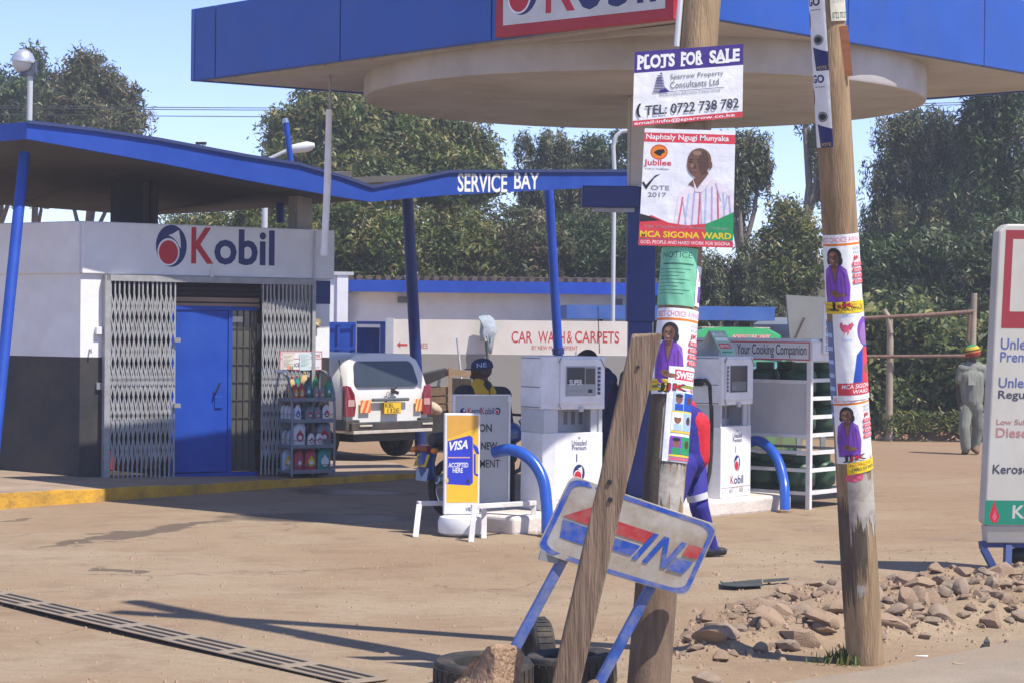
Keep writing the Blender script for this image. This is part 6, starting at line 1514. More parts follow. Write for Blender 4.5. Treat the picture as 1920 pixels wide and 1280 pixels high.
def go_strip(a):
    a.rect(0,0,1,1,I_WHITE)
    for k in range(2):
        b = .5*k; a.text('GO', .15,b+.42,.80,b+.475,I_NAVY,bold=.04); a.line((.3,b+.395),(.8,b+.395),.006,I_GREY); a.ell(.62,b+.20,.24,.035,I_GREY,20); a.ell(.62,b+.20,.16,.02,I_BLACK,16)
        a.poly([(.32,b+.155),(1,b+.12),(1,b+.0),(.45,b+.0)], I_NAVY); a.text('VOTE', .5,b+.008,.92,b+.03,I_YEL); a.ell(.08,b+.33,.14,.06,I_SKIN2,16)
pR.poster('poster', 'white and navy strip poster high on the left side of the leaning pole', D_(-88), D_(-5), -12, 275, go_strip, cols=30)
def note(a):
    a.rect(0,0,1,1,ink('paper_cream',(.55,.54,.42)))
    for i in range(4): a.text('HOUSE TO LET', .1,.40+.15*i,.9,.47+.15*i,I_GREY)
    a.text('0722 702 27', .08,.06,.95,.20,I_BLACK)
pR.poster('notice', 'small cream paper notice at the top of the leaning pole', D_(10), D_(72), -40, 42, note, off=.008)
mb = MB(); zb_, zt_ = pR.zpx(146), pR.zpx(52); p0, p1 = pR.pt(D_(62), zb_, .012), pR.pt(D_(52), zt_, .012); mb.bar(p0, p1, .045, .02, tuple(pR.f)); o = mb.build('wooden_tag', mat('orange_wood', (.42,.17,.08), rough=.8, var=.2, stretch=(1,1,6)), None); o.matrix_basis = Matrix.Translation(pR.B); props(o, 'small reddish board nailed high on the leaning pole', 'board')
# left pole
pL.poster('poster', 'poster of a woman in a purple jacket on the left pole behind the plank top', D_(-70), D_(88), 583, 742, woman_poster(), off=.004)
pL.poster('poster', 'yellow slogan strip half hidden by the plank on the left pole', D_(-85), D_(10), 714, 736, strip('JEMBO NA'), off=.005)
def sweep(a):
    a.rect(0,0,1,1,I_WHITE); a.rect(.20,.86,1,.97,I_DPINK); a.text('SWEEP', .24,.875,.98,.955,I_WHITE,bold=.04); a.text('DAILY NEWS', .22,.825,.98,.85,I_LBLUE); a.rect(.22,.78,1,.815,ink('olive',(.25,.28,.05)))
    a.text('THE WINNERS', .22,.745,.98,.77,I_PINK)
    for k, (b, c1, c2) in enumerate(((.54,I_LBLUE,I_BLUE),(.33,I_WHITE,I_LBLUE),(.08,I_LILAC,I_GREEN))):
        a.rect(.20,b,1,b+.19,c1); a.rect(.58,b,1,b+.19,c2); a.ell(.40,b+.12,.12,.05,I_SKIN2,18); a.ell(.40,b+.155,.13,.02,I_WHITE if k == 1 else I_BLACK,16); a.rect(.28,b,.56,b+.07,c2); a.ell(.80,b+.11,.10,.045,I_SKIN,18); a.rect(.20,b-.022,1,b-.004,I_YEL)
        for cx_ in (.40,.80):
            for s_ in (-1,1): a.ell(cx_+s_*.04,b+.125,.014,.005,I_BLACK,8)
    a.rect(.20,.02,1,.045,I_PINK)
pL.poster('poster', 'narrow news poster with three photo rows low on the left pole', D_(-12), D_(72), 690, 866, sweep, off=.007)
def green(a):
    a.rect(0,0,1,1,I_MINT); a.text('NOTICE', .2,.82,.85,.92,ink('green_dark',(.04,.16,.10)),bold=.01); a.rect(.22,.70,.9,.73,ink('green_dark',(.04,.16,.10)))
    for i in range(8): a.rect(.15,.62-.06*i,.85-.12*(i%3),.63-.06*i,ink('green_dark',(.04,.16,.10)))
pL.poster('poster', 'green paper notice on the left pole under the candidate poster', D_(-88), D_(48), 470, 578, green, off=.004, ripple=.002)
def scrap2(a): a.rect(0,0,1,1,I_WHITE); a.text('JK', .2,.6,.9,.8,I_PINK,bold=.02); a.rect(.3,.1,.9,.5,I_LILAC)
pL.poster('poster', 'torn white poster edge beside the green notice on the left pole', D_(50), D_(88), 500, 575, scrap2, off=.003)
# two flat boards nailed to the left pole
def board(label, name, pts, draw, thick=.006, offd=.02):
    """pts: photo pixels of the four corners ll, lr, ur, ul; the board hangs flat in front of the pole"""
    cy = max(p_[1] for p_ in pts); zc = pL.zpx(cy); c = pL.B+pL.d*zc; Y = c.y-pL.r(zc)-offd
    q_ = [P(x, y, Y) for x, y in pts]; O_ = (q_[0]+q_[1]+q_[2]+q_[3])/4
    q_ = [p-O_ for p in q_]; u_ = (q_[1]-q_[0]); v_ = (q_[3]-q_[0])
    t = thing(name, label, 'sign', Matrix.Translation(O_))
    mb = MB(); mb.prism([p+V(0,.002,0) for p in q_], V(0,thick,0)); mb.build('sheet', mat('board_backing', (.60,.60,.62), rough=.6), t)
    def fn(u, v, off): p = q_[0].lerp(q_[1], u).lerp(q_[3].lerp(q_[2], u), v); return p+V(0,-off,0)
    a = Art(fn, step=.00012, base=.0); draw(a); a.build('printing', t); return t
def plots(a):
    a.rect(0,0,1,1,I_WHITE); a.rect(0,.715,1,1,I_PURP)
    W2 = I_WHITE
    # slab serif capitals
    for w_, x0, x1 in (('PLOTS', .02, .38), ('FOR', .42, .64), ('SALE', .68, .975)):
        a.text(w_, x0+.008, .765, x1-.008, .945, W2, bold=.045)
        n = len(w_)
        for i, ch in enumerate(w_):
            c0 = x0+(x1-x0)*(i+.08)/n; c1 = x0+(x1-x0)*(i+.62)/n
            if ch in 'PLTFR': a.rect(c0, .757, c1, .785, W2)
            if ch in 'PFR': a.rect(c0, .925, c0+.03, .953, W2)
            if ch == 'A': a.rect(c0-.01, .757, c0+.03, .785, W2); a.rect(c1-.01, .757, c1+.03, .785, W2)
            if ch == 'L': a.rect(c0, .925, c0+.035, .953, W2)
    a.text('Sparrow Property', .335,.575,.82,.66,I_GREY,bold=.01,space=1.1); a.text('Consultants Ltd', .335,.465,.78,.56,I_GREY,bold=.01,space=1.1); a.rect(.17,.425,.83,.432,I_NAVY); a.text('Responsive.Effective.Committed', .24,.365,.79,.41,I_GREY)
    for i in range(11): z = .44+.021*i; w = .055-.0035*i; a.poly([(.235-w,z),(.245+w*.9,z-.008),(.245+w*.9,z+.004),(.235-w,z+.012)], I_PURP if i%2 else I_NAVY)
    a.poly([(.235,.68),(.25,.70),(.262,.66)], I_NAVY); a.rect(.24,.432,.30,.47,I_PURP); a.poly([(.29,.432),(.33,.432),(.28,.50)], I_PURP)
    a.text('(', .03,.115,.075,.30,I_BLACK,bold=.05); a.text('TEL: 0722 738 782', .11,.13,.965,.265,ink('ink_dark',(.05,.05,.08)),bold=.015); a.rect(0,0,1,.075,I_DPINK); a.text('email:info@sparrow.co.ke', .015,.005,.93,.065,I_WHITE,bold=.012)
board('flat white and purple board offering plots for sale, topmost on the left pole', 'sale_board', [(1186,238),(1392,220),(1394,83),(1190,98)], plots)
def cand(a):
    a.rect(0,0,1,1,ink('poster_white',(.74,.75,.80))); a.rect(0,.885,1,.965,I_DPINK); a.text('Naphtaly Ngugi Munyaka', .02,.895,.93,.955,I_WHITE,bold=.015)
    a.ell(.17,.80,.095,.065,I_RED,28); a.ell(.17,.80,.085,.058,I_ORANGE,28); a.poly([(.11,.795),(.15,.82),(.22,.825),(.235,.80),(.20,.785),(.19,.765),(.15,.775)], I_BLACK)
    a.text('Jubilee', .01,.67,.31,.735,I_DPINK,bold=.02); a.text('TUKO PAMOJA', .02,.645,.29,.662,I_GREY,bold=.01)
    a.poly([(.0,.535),(.02,.545),(.045,.515),(.14,.60),(.20,.615),(.13,.575),(.05,.475)], I_BLACK); a.text('OTE', .10,.475,.30,.515,I_GREY,bold=.01); a.text('2017', .07,.415,.27,.455,I_GREY,bold=.01)
    # man in a striped shirt
    STF = ink('shirt_fold',(.50,.46,.55)); STW = ink('shirt_white', (.72,.66,.72)); FM = ink('man_skin', (.15,.080,.058))
    a.poly([(.36,.16),(1,.16),(1,.42),(.93,.52),(.74,.60),(.55,.55),(.40,.45)], STW)
    for i in range(9):
        x = .40+.072*i; a.poly([(x,.17),(x+.018,.17),(x+.018-.02*(i-4)*.5,.53-.03*abs(i-4.5)*.8),(x-.02*(i-4)*.5,.53-.03*abs(i-4.5)*.8)], (I_PINK, I_LBLUE, ink('stripe_lilac',(.42,.36,.60)))[i%3])
    for x0,y0,x1,y1 in ((.45,.40,.50,.18),(.93,.45,.88,.20),(.64,.47,.66,.20),(.80,.55,.86,.40)): a.line((x0,y0),(x1,y1),.012,STF)
    a.poly([(.50,.53),(.60,.50),(.72,.63),(.70,.66),(.56,.58)], FM); a.poly([(.55,.58),(.60,.49),(.66,.55),(.74,.63),(.77,.58),(.66,.47),(.58,.47)], STW)
    a.ell(.60,.705,.118,.112,FM,30); a.ell(.615,.745,.128,.098,FM,30); a.ell(.735,.70,.022,.035,FM,14)
    for k in (-1,1): a.ell(.565+k*.045,.725,.020,.007,I_BLACK,12); a.rect(.565+k*.045-.026,.742,.565+k*.045+.026,.748,I_BLACK)
    a.ell(.66,.72,.055,.10,ink('man_shade',(.095,.048,.035)),20); a.ell(.585,.80,.05,.022,ink('man_glint',(.27,.16,.12)),16); a.ell(.54,.69,.022,.018,MATS['ink_man_glint'],12)
    a.poly([(.562,.72),(.545,.675),(.585,.672)], ink('nose2',(.11,.055,.04))); a.ell(.568,.650,.040,.010,ink('lip2',(.20,.095,.085)),14)
    a.poly([(0,.06),(0,.22),(.12,.26),(.30,.20),(.5,.18),(.72,.20),(1,.30),(1,.06)], I_DPINK); a.poly([(.70,.06),(1,.06),(1,.305),(.86,.25),(.70,.195)], I_GREEN); a.poly([(0,.20),(0,.27),(.10,.25),(.22,.215)], I_BLACK)
    a.text('The Choice For Better Change', .04,.145,.95,.175,I_GREY,bold=.01); a.text('MCA SIGONA WARD', .01,.07,.98,.125,I_YEL,bold=.03); a.rect(0,0,1,.055,I_DPINK); a.text('GOD, PEOPLE AND HARD WORK FOR SIGONA', .02,.012,.97,.045,I_WHITE)
board('flat candidate poster with a man in a striped shirt on the left pole', 'candidate_poster', [(1197,460),(1374,465),(1379,246),(1209,241)], cand, .004, .012)
mb = MB(); zz_ = pL.zpx(60); mb.tube([pL.pt(D_(-70), z, .02) for z in np.linspace(pL.zpx(95), pL.zpx(-400), 8)], .016, 8); mb.build('conduit', GREY_METAL, pL.t)

# ================================================================== FOREGROUND: leaning plank, fallen entry sign, tyres, stones
PLK = mat('plank_wood', (.25,.175,.12), rough=.9, var=.35, scale=5, bump=.6, bscale=14, stretch=(9,9,.6), dirt=(.09,.055,.03), dirt_amt=.5, dscale=2.2)
b0 = G(1036, 1362); tp = P(1213, 626, b0.y-.05); b0z = V(b0.x, b0.y, -.08)
t_ = thing('leaning_plank', 'rough brown plank leaning on the left pole in front of the fallen entry sign', 'plank', Matrix.Translation(V(b0.x, b0.y, 0)))
O_ = V(b0.x, b0.y, 0); ax = (tp-b0z).normalized(); sd_ = ax.cross(V(0,-1,0)).normalized(); nn = sd_.cross(ax)
mb = MB(); N_ = 14; r = random.Random(8); vs = []
for i in range(N_+1):
    t = i/N_; c = b0z.lerp(tp, t)-O_; hw = .067+.002*t; 
    for sx, sy in ((-1,-1),(1,-1),(1,1),(-1,1)):
        e_ = (r.uniform(-.02,.03) if i == N_ else 0)
        vs.append(c+sd_*(sx*hw+r.uniform(-.003,.003))+nn*sy*.028+ax*(e_+(.02*sx if i == N_ else 0)))
mb.add(vs, [(4*i+k, 4*i+(k+1)%4, 4*i+4+(k+1)%4, 4*i+4+k) for i in range(N_) for k in range(4)]+[(3,2,1,0),(4*N_,4*N_+1,4*N_+2,4*N_+3)]); mb.build('plank', PLK, t_, bevel=.008)
frontn = nn if nn.y < 0 else -nn
mb = MB()
for (f, s_) in ((.64,-.2),(.60,.05),(.92,-.1)): c = b0z.lerp(tp, f)-O_+sd_*s_*.09+frontn*.029; mb.tube([c, c+frontn*.006], .012 if f < .9 else .008, 8)
mb.build('nail_hole', BLACK, t_)
# fallen sign board
Ys = 10.62
def FSp(x, y): return P(x, y, Ys + (x-1170)*.0003 + (900-y)*-.0002)
sc_ = [FSp(1004,1032), FSp(1288,1118), FSp(1347,984), FSp(1072,890)]
O_ = sum(sc_, V(0,0,0))/4; O_.z = 0; q_ = [p-O_ for p in sc_]
t_ = thing('entry_sign', 'bent white and blue entry sign tilted on two blue legs behind the plank', 'sign', Matrix.Translation(O_))
bw_ = mat('sign_dirty_white', (.50,.48,.43), rough=.6, var=.18, scale=6, dirt=(.33,.235,.14), dirt_amt=.75, dscale=3.2)
def bend(u, v):
    return V(0, -.05*math.sin(u*3.1)-.02*v+(.03*max(0,.15-u)/.15), 0)
def fs(u, v, off): return q_[0].lerp(q_[1], u).lerp(q_[3].lerp(q_[2], u), v)+bend(u, v)+V(0,-off,0)
out = [(u, v) for u, v in rr_pts(0,1,0,1,.09,5)]; out = [(u, (v-.5)*1+.5) for u, v in out]
def tray(n_u=72, n_v=6):
    mb = MB(); vs = []; 
    for i in range(n_u+1):
        for j in range(n_v+1):
            u, v = i/n_u, j/n_v
            du = min(u, 1-u); 
            if du < .045:
                k = (1-math.sqrt(max(0,1-(1-du/.045)**2)))*.085; v = k+(1-2*k)*v
            vs.append(fs(u, v, 0))
    m1 = len(vs); vs += [p+V(0,.035,0) for p in vs]; W_ = n_v+1
    f = [(i*W_+j, (i+1)*W_+j, (i+1)*W_+j+1, i*W_+j+1) for i in range(n_u) for j in range(n_v)]
    f += [tuple(m1+x for x in reversed(q)) for q in f]
    bd = [(i*W_, (i+1)*W_) for i in range(n_u)]+[(n_u*W_+j, n_u*W_+j+1) for j in range(n_v)]+[((i+1)*W_+n_v, i*W_+n_v) for i in range(n_u)][::-1]+[(j+1, j) for j in range(n_v)][::-1]
    f += [(a_, m1+a_, m1+b_, b_) for a_, b_ in bd]
    mb.add(vs, f); return mb
tray().build('board', bw_, t_, smooth=40)
a = Art(fs, step=.0003, cols=40)
SB = mat('sign_blue', (.02,.085,.45), rough=.5, var=.15, dirt=(.30,.30,.34), dirt_amt=.6, dscale=9); SRd = mat('sign_red', (.48,.04,.05), rough=.5, var=.15, dirt=(.42,.24,.18), dirt_amt=.55, dscale=9)
# rounded blue border as a ribbon
def border(inset0, inset1):
    a.use(SB); 
    def loop(k): return rr_pts(k*.6, 1-k*.6, k, 1-k, .10, 5)
    A0, A1 = loop(inset0), loop(inset1); n = len(A0)
    dens0 = []; dens1 = []
    for i in range(n):
        p, q2 = A0[i], A0[(i+1)%n]; r_, s_ = A1[i], A1[(i+1)%n]
        m_ = 8 if (Vector(p)-Vector(q2)).length > .2 else 1
        for k in range(m_): t = k/m_; dens0.append((p[0]+(q2[0]-p[0])*t, p[1]+(q2[1]-p[1])*t)); dens1.append((r_[0]+(s_[0]-r_[0])*t, r_[1]+(s_[1]-r_[1])*t))
    n = len(dens0); a.mb.add([fs(u, v, a.off) for u, v in dens0]+[fs(u, v, a.off) for u, v in dens1], [(i, (i+1)%n, n+(i+1)%n, n+i) for i in range(n)])
border(.012, .065)
a.quad([(.06,.50),(.30,.50),(.33,.80),(.20,.72)], SRd); a.quad([(.10,.25),(.31,.25),(.31,.47),(.07,.47)], SB)
a.quad([(.33,.50),(.60,.50),(.63,.66),(.36,.66)], SRd); a.quad([(.40,.30),(.555,.30),(.585,.455),(.40,.455)], SB)
a.quad([(.565,.27),(.60,.27),(.665,.66),(.63,.66)], SB)
a.quad([(.635,.27),(.67,.27),(.735,.66),(.70,.66)], SB); a.quad([(.76,.27),(.79,.27),(.735,.66),(.705,.66)], SB); a.quad([(.755,.27),(.79,.27),(.855,.66),(.82,.66)], SB)
a.quad([(.855,.50),(.955,.50),(.965,.66),(.87,.66)], SRd); a.quad([(.80,.27),(.91,.27),(.945,.45),(.83,.45)], SB)
a.build('lettering', t_)
LEGM = mat('leg_blue', (.03,.085,.34), rough=.5, var=.3, scale=9, dirt=(.30,.29,.27), dirt_amt=.6, dscale=5)
for (x0, y0, x1, y1) in ((1058,1044,958,1228),(1222,1098,1118,1290)):
    p_ = FSp(x0, y0)+V(0,.03,0); q2 = P(x1, y1, p_.y-.05); q2 = p_+(q2-p_)*((p_.z+.05)/(p_.z-q2.z)); p_ = p_-O_; q2 = q2-O_
    mb = MB(); mb.bar(p_+(p_-q2).normalized()*.06, q2, .05, .05); mb.build('leg', LEGM, t_, bevel=.008)
mb = MB(); mb.bar(FSp(1012,1040)+V(0,.02,0)-O_, FSp(1060,1050)+V(0,.02,0)-O_, .03, .05); mb.build('back_bracket', STEEL, t_)
# tyres half buried
def tyre(px, py, r, wd, label, tilt, sink=0.0, Yoff=0):
    p = G(px, py); M_ = Matrix.Translation(V(p.x, p.y+Yoff, -sink)) @ tilt
    t = thing('old_tyre', label, 'tyre', M_)
    mb = MB(); prof = [(r*.60,-wd*.42),(r*.80,-wd*.5),(r*.95,-wd*.47),(r,-wd*.36),(r,wd*.36),(r*.95,wd*.47),(r*.80,wd*.5),(r*.60,wd*.42),(r*.57,wd*.3),(r*.57,-wd*.3)]
    mb.lathe(prof+[prof[0]], 40, Matrix.Translation((0,0,wd*.5)), cap=False); mb.build('casing', RUBBER, t, smooth=35)
    mb = MB()
    for k in range(34):
        a_ = 2*math.pi*k/34; M2 = Matrix.Translation((0,0,wd*.5)) @ Matrix.Rotation(a_,4,'Z'); mb.box((r*.985,-r*.07,-wd*.34),(r*1.02,r*.07,wd*.34), M2)
    mb.build('tread', RUBBER, t)
tyre(905, 1306, .26, .19, 'worn black tyre lying flat behind the big stone at the foot of the sign', Matrix.Rotation(.05,4,'X'), .03, .25)
tyre(1075, 1300, .24, .19, 'worn black tyre lying between the plank and the blue sign leg', Matrix.Rotation(-.06,4,'Y'), .02, .30)
p = G(1002, 1232); tyre(1010, 1262, .19, .12, 'small black tyre standing on edge beside the blue sign leg', Matrix.Translation((-.06,.30,.075)) @ Matrix.Rotation(.25,4,'Z') @ Matrix.Rotation(math.pi/2,4,'Y'), .0)
# big stones
SOILR = mat('clod_stone', (.36,.235,.145), rough=.95, var=.3, scale=6, bump=1.0, bscale=14, dirt=(.16,.10,.06), dirt_amt=.55, dscale=5)
STON = mat('rubble_stone', (.37,.262,.178), rough=.95, var=.22, scale=3, bump=.8, bscale=16, dirt=(.24,.15,.095), dirt_amt=.5, dscale=3)
STON2 = mat('rubble_stone_grey', (.345,.265,.195), rough=.95, var=.22, scale=3, bump=.8, bscale=16, dirt=(.24,.15,.095), dirt_amt=.5, dscale=3)
def stone(me, p, s, rot, label, group=None, cat='stone', name='stone'):
    o = bpy.data.objects.new(name, me); COL.objects.link(o); o.location = p; o.scale = s; o.rotation_euler = rot; return props(o, label, cat, group)
RM = []
for i in range(9):
    me = rock_mesh(20+i, 2 if i > 2 else 3, .35, .62+.05*(i%3)); me.materials.append((STON, STON2, STON)[i%3]); RM.append(me)
big = rock_mesh(77, 4, .5, .8); big.materials.append(SOILR)
bp_ = G(925, 1345); stone(big, V(bp_.x, bp_.y+.0, .12), (.235,.21,.29), (0,.1,.6), 'big rough brown boulder at the bottom edge in front of the lying tyre', name='boulder')
bp_ = G(1092, 1350); stone(big, V(bp_.x, bp_.y-.03, .05), (.135,.12,.19), (.3,.2,2.2), 'brown boulder at the foot of the leaning plank', name='boulder')
bp_ = G(640, 1300); stone(big, V(bp_.x, bp_.y, -.02), (.22,.12,.07), (.0,.1,1.0), 'low brown clod at the bottom edge left of the tyres', name='boulder')
def gz(x, y): return float(ground_z(np.array([x]), np.array([y]))[0])
for (px_, py_, s_, k, lab) in ((1548,1172,.115,0,'large pale stone in the rubble left of the leaning pole'), (1322,1252,.095,1,'dark grey stone in the shade beside the left pole'), (1330,1190,.10,2,'rounded brown stone in the rubble between the poles'),
        (1290,1168,.055,3,'small pale stone at the near edge of the rubble by the left pole'), (1800,1118,.10,4,'big stone lying right of the leaning pole'), (1740,1125,.09,5,'pale flat stone lying right of the leaning pole'), (1700,1140,.085,6,'broad stone between two others right of the leaning pole'), (1860,1100,.10,7,'big stone under the price board legs')):
    p = G(px_, py_, .10); stone(RM[k], V(p.x, p.y, gz(p.x, p.y)+s_*.45), (s_*1.15, s_, s_*1.05), (.2*k, .3, k*1.1), lab)
r = random.Random(12); pts = [(p.x, p.y) for p in MOUND]; n_ = 0; placed = []
xs = [p[0] for p in pts]; ys = [p[1] for p in pts]
tries = 0
while n_ < 292 and tries < 20000:
    tries += 1
    x = r.uniform(.7, 4.2); y = r.uniform(11.7, 16.8)
    h = mound_h(np.array([x]), np.array([y]))[0]
    if h < .05+.3*r.random()*(1-h): continue
    s_ = min(.125, .036+.085*r.random()**1.7)
    if any((x-a_)**2+(y-b_)**2 < (.58*(s_+c_))**2 for a_, b_, c_ in placed): continue
    if (x-pR.B.x)**2+(y-pR.B.y)**2 < .03: continue
    placed.append((x, y, s_))
    stone(RM[r.randrange(9)], V(x, y, gz(x, y)+s_*.22), (s_*r.uniform(.9,1.5), s_*r.uniform(.8,1.2), s_*r.uniform(.7,1.1)), (r.uniform(-.4,.4), r.uniform(-.4,.4), r.uniform(0,6)), 'broken brown stone in the roadside rubble bank', 'stones of the rubble bank'); n_ += 1
# pebbles and grit: uncountable
def scatter_tris(name, spots, sz0, sz1, m, seed):
    r = np.random.default_rng(seed); mb = MB(); rr = random.Random(seed)
    for x, y in spots:
        s_ = sz0+(sz1-sz0)*rr.random()**2; z = gz(x, y); a_ = rr.uniform(0, 6); n = 5
        base = [(x+s_*math.cos(a_+2*math.pi*k/n)*rr.uniform(.7,1.2), y+s_*math.sin(a_+2*math.pi*k/n)*rr.uniform(.7,1.2), z-.004) for k in range(n)]
        top = [(x+(b[0]-x)*.55, y+(b[1]-y)*.55, z+s_*rr.uniform(.5,.9)) for b in base]
        mb.add(base+top, [(k,(k+1)%n,n+(k+1)%n,n+k) for k in range(n)]+[tuple(range(n,2*n))])
    return mb.build(name, m, None)
sp = []
rr = random.Random(5)
while len(sp) < 2600:
    x = rr.uniform(.6,4.8); y = rr.uniform(11.4,17.2); h = mound_h(np.array([x]), np.array([y]))[0]
    if rr.random() < (.95 if h > .05 else .05): sp.append((x, y))
o = scatter_tris('gravel', sp, .008, .03, STON, 3); props(o, 'small brown stones and grit between the rubble stones', 'gravel', kind='stuff')
sp = [(rr.uniform(-4,4.2), rr.uniform(11,19)) for _ in range(2600)]
o = scatter_tris('grit', sp, .004, .016, STON, 4); props(o, 'loose grit scattered over the dusty forecourt', 'grit', kind='stuff')
# grass tuft at the foot of the leaning pole
GL = [leafmat('grass_a', (.10,.17,.035)), leafmat('grass_b', (.17,.20,.05)), leafmat('grass_c', (.30,.25,.10))]
g_ = G(1588, 1238); mb = MB(); rr = random.Random(2)
for i in range(260):
    x = rr.gauss(0,.085); y = rr.gauss(0,.05); a_ = rr.uniform(0,6.28); ln = rr.uniform(.05,.15)*max(.4,1-abs(x)*3); w_ = rr.uniform(.003,.006); tl_ = rr.uniform(.2,1.0)
    d = V(math.cos(a_)*tl_, math.sin(a_)*tl_, 1).normalized(); s_ = V(-math.sin(a_), math.cos(a_), 0)*w_; b = V(x,y,0); mid = b+d*ln*.55; tip = b+d*ln+V(math.cos(a_),math.sin(a_),-.3)*ln*.25*tl_
    mb.cur = 0 if rr.random() < .6 else (1 if rr.random() < .7 else 2); mb.add([b-s_, b+s_, mid+s_*.8, mid-s_*.8, tip], [(0,1,2,3),(3,2,4)])
o = mb.build('grass_tuft', GL, None); o.location = V(g_.x, g_.y-.02, gz(g_.x, g_.y)); props(o, 'small green grass tuft at the foot of the leaning pole', 'grass')
mat('pale_stick',(.45,.33,.2))
# litter on the forecourt
def scrap(px, py, pts, m, label, name='rubbish', th=.005):
    p = G(px, py); rr = random.Random(px); O_ = V(p.x, p.y, .006)
    q_ = [G(px+dx, py+dy)-V(p.x, p.y, 0)+V(0,0,rr.uniform(0,.016)) for dx, dy in pts]
    mb = MB(); mb.prism(q_, V(0,0,th)); o = mb.build(name, m, None); o.location = O_; return props(o, label, 'rubbish')
DKP = mat('dark_scrap', (.045,.05,.045), rough=.7, var=.3)
scrap(1390, 1096, [(-40,-6),(-32,-2),(10,-4),(38,-7),(40,4),(-10,7),(-38,5)], DKP, 'dark crumpled plastic scrap on the ground between the poles')
scrap(1758, 1075, [(-12,-4),(18,-6),(30,3),(-8,5)], DKP, 'flat dark scrap on the ground left of the price board')
scrap(1480, 1090, [(-50,2),(0,-2),(-2,1),(-48,4)], DKP, 'thin dark strip on the ground left of the leaning pole')
scrap(1800, 1248, [(-14,-2),(12,0),(11,2),(-12,1)], MATS['pale_stick'], 'pale paper scrap on the road edge at lower right')
scrap(1728, 1234, [(-12,1),(12,-1),(12,0),(-12,2)], WHITE_METAL, 'thin pale stick on the road edge at lower right', 'stick')
scrap(1850, 1212, [(-6,4),(0,-6),(6,4)], DKP, 'dark lump on the road edge at lower right', th=.03)
scrap(1820, 1142, [(-28,4),(28,-8),(30,-5),(-26,8)], mat('pale_stick',(.45,.33,.2)), 'pale split stick lying in the rubble', 'stick', .02)
scrap(1690, 1144, [(-24,-2),(20,0),(20,4),(-22,3)], MATS['pale_stick'], 'short pale stick lying against the rubble stones', 'stick', .02)
scrap(1808, 1146, [(-4,-8),(4,-8),(4,8),(-4,8)], I_LBLUE, 'light blue wrapper among the rubble stones')
# drain grating
gA, gB = G(-60, 1096), G(720, 1274); gd = (gB-gA).normalized(); gl_ = (gB-gA).length; gs = V(-gd.y, gd.x, 0); O_ = gA
df = Frame(gA, math.degrees(math.atan2(gd.y, gd.x))); t_ = thing('drain_grating', 'rusty slotted drain grating set in the ground at lower left', 'drain', df)
SHL = G(0,1135); wdt = .24
mb = MB(); mb.box((0,-wdt,.004),(gl_,0,.008)); mb.build('channel', mat('drain_dark', (.02,.018,.016), rough=.95), t_)
GR = mat('grating_iron', (.24,.195,.15), rough=.85, metal=.2, var=.2, dirt=(.29,.22,.15), dirt_amt=.8, dscale=3)
mb = MB(); n_ = int(gl_/.62)
for k in range(4): y_ = -wdt*k/3; mb.box((0,y_-.016,.006),(gl_,y_+.016,.014))
for i in range(n_+1): x_ = i*gl_/n_; mb.box((x_-.045,-wdt,.006),(x_+.045,0,.0155))
mb.build('grating', GR, t_, bevel=.003, seg=1)
# ================================================================== PRICE BOARD on the right
pb_ = Frame(V(P(1870,700,16.6).x, 16.6, 0), 3); t_ = thing('price_board', 'tall cream fuel price board with a red frame and green foot band on blue legs', 'sign', pb_)
def pl(px, py): x, z = pb_.hit(px, py); return V(x, 0, z)
PBW = mat('price_cream', (.52,.51,.46), rough=.5, var=.06, scale=2, dirt=(.40,.32,.22), dirt_amt=.3, dscale=1.5)
W_ = 1.12
ul, bl = pl(1874, 420), pl(1845, 985); dv = (bl-ul)
def pq(u, v): return ul+V(u,0,0)+dv*(1-v)   # u metres to the right, v 0 bottom .. 1 top
cor = [(.03,0.0),(W_-.03,0.0),(W_,.012),(W_,.975),(W_-.05,1.0),(.06,1.0),(.0,.975),(.0,.012)]
mb = MB(); mb.prism([pq(u, v)+V(0,.0,0) for u, v in cor], V(0,.18,0)); 
mb.build('cabinet', PBW, t_, bevel=.015)
mb = MB(); b0_, b1_ = pl(1846,985), pl(1846,1018); mb.prism([b0_+V(.01,.005,0), b0_+V(W_-.01,.005,0), b1_+V(W_-.04,.04,0), b1_+V(.03,.04,0)], V(0,.14,0)); mb.build('cabinet_base', PBW, t_, bevel=.01)
a = Art(lambda u, v, off: pq(u, v)+V(0,-off,0))
H_ = -dv.z
PR = mat('price_red', (.30,.03,.04), rough=.5, var=.08); PBk = mat('price_blue_text', (.09,.12,.30)); PK = mat('price_dark', (.05,.055,.09)); PP = mat('price_pale_red', (.45,.20,.19))
for r_ in ((.055,.655,W_-.055,.98),): a.rect(*r_, PR)
a.rect(.115,.71,W_-.115,.95,PBW)
def tx(t, x0, y0, y1, m, wd): 
    p0 = pl(x0, y1); p1 = pl(x0, y0); v0 = (bl.z-p0.z)/-H_; v1 = (bl.z-p1.z)/-H_; u0 = p0.x-pq(0, v0).x
    a.text(t, u0, v0, u0+wd, v1, m, bold=.012)
tx('Unleaded', 1876, 634, 655, PBk, .40); tx('Premium', 1875, 659, 678, PBk, .37); tx('Unleaded', 1872, 707, 726, PBk, .40); tx('Regular', 1871, 731, 751, PK, .33); tx('Low Sulphur', 1868, 785, 798, PP, .36); tx('Diesel', 1867, 801, 819, PP, .27); tx('Kerosene', 1861, 870, 887, PK, .38)
for y_ in (650, 725, 800, 878): 
    v_ = (bl.z-pl(1870,y_).z)/-H_; a.rect(.55, v_-.03, W_-.06, v_+.03, I_BLACK); a.text('98.5', .66, v_-.02, W_-.10, v_+.02, I_YEL)
v0 = (bl.z-pl(1850,986).z)/-H_; a.rect(0, .005, W_, .085, mat('price_green', (.01,.22,.14), rough=.5, var=.08))
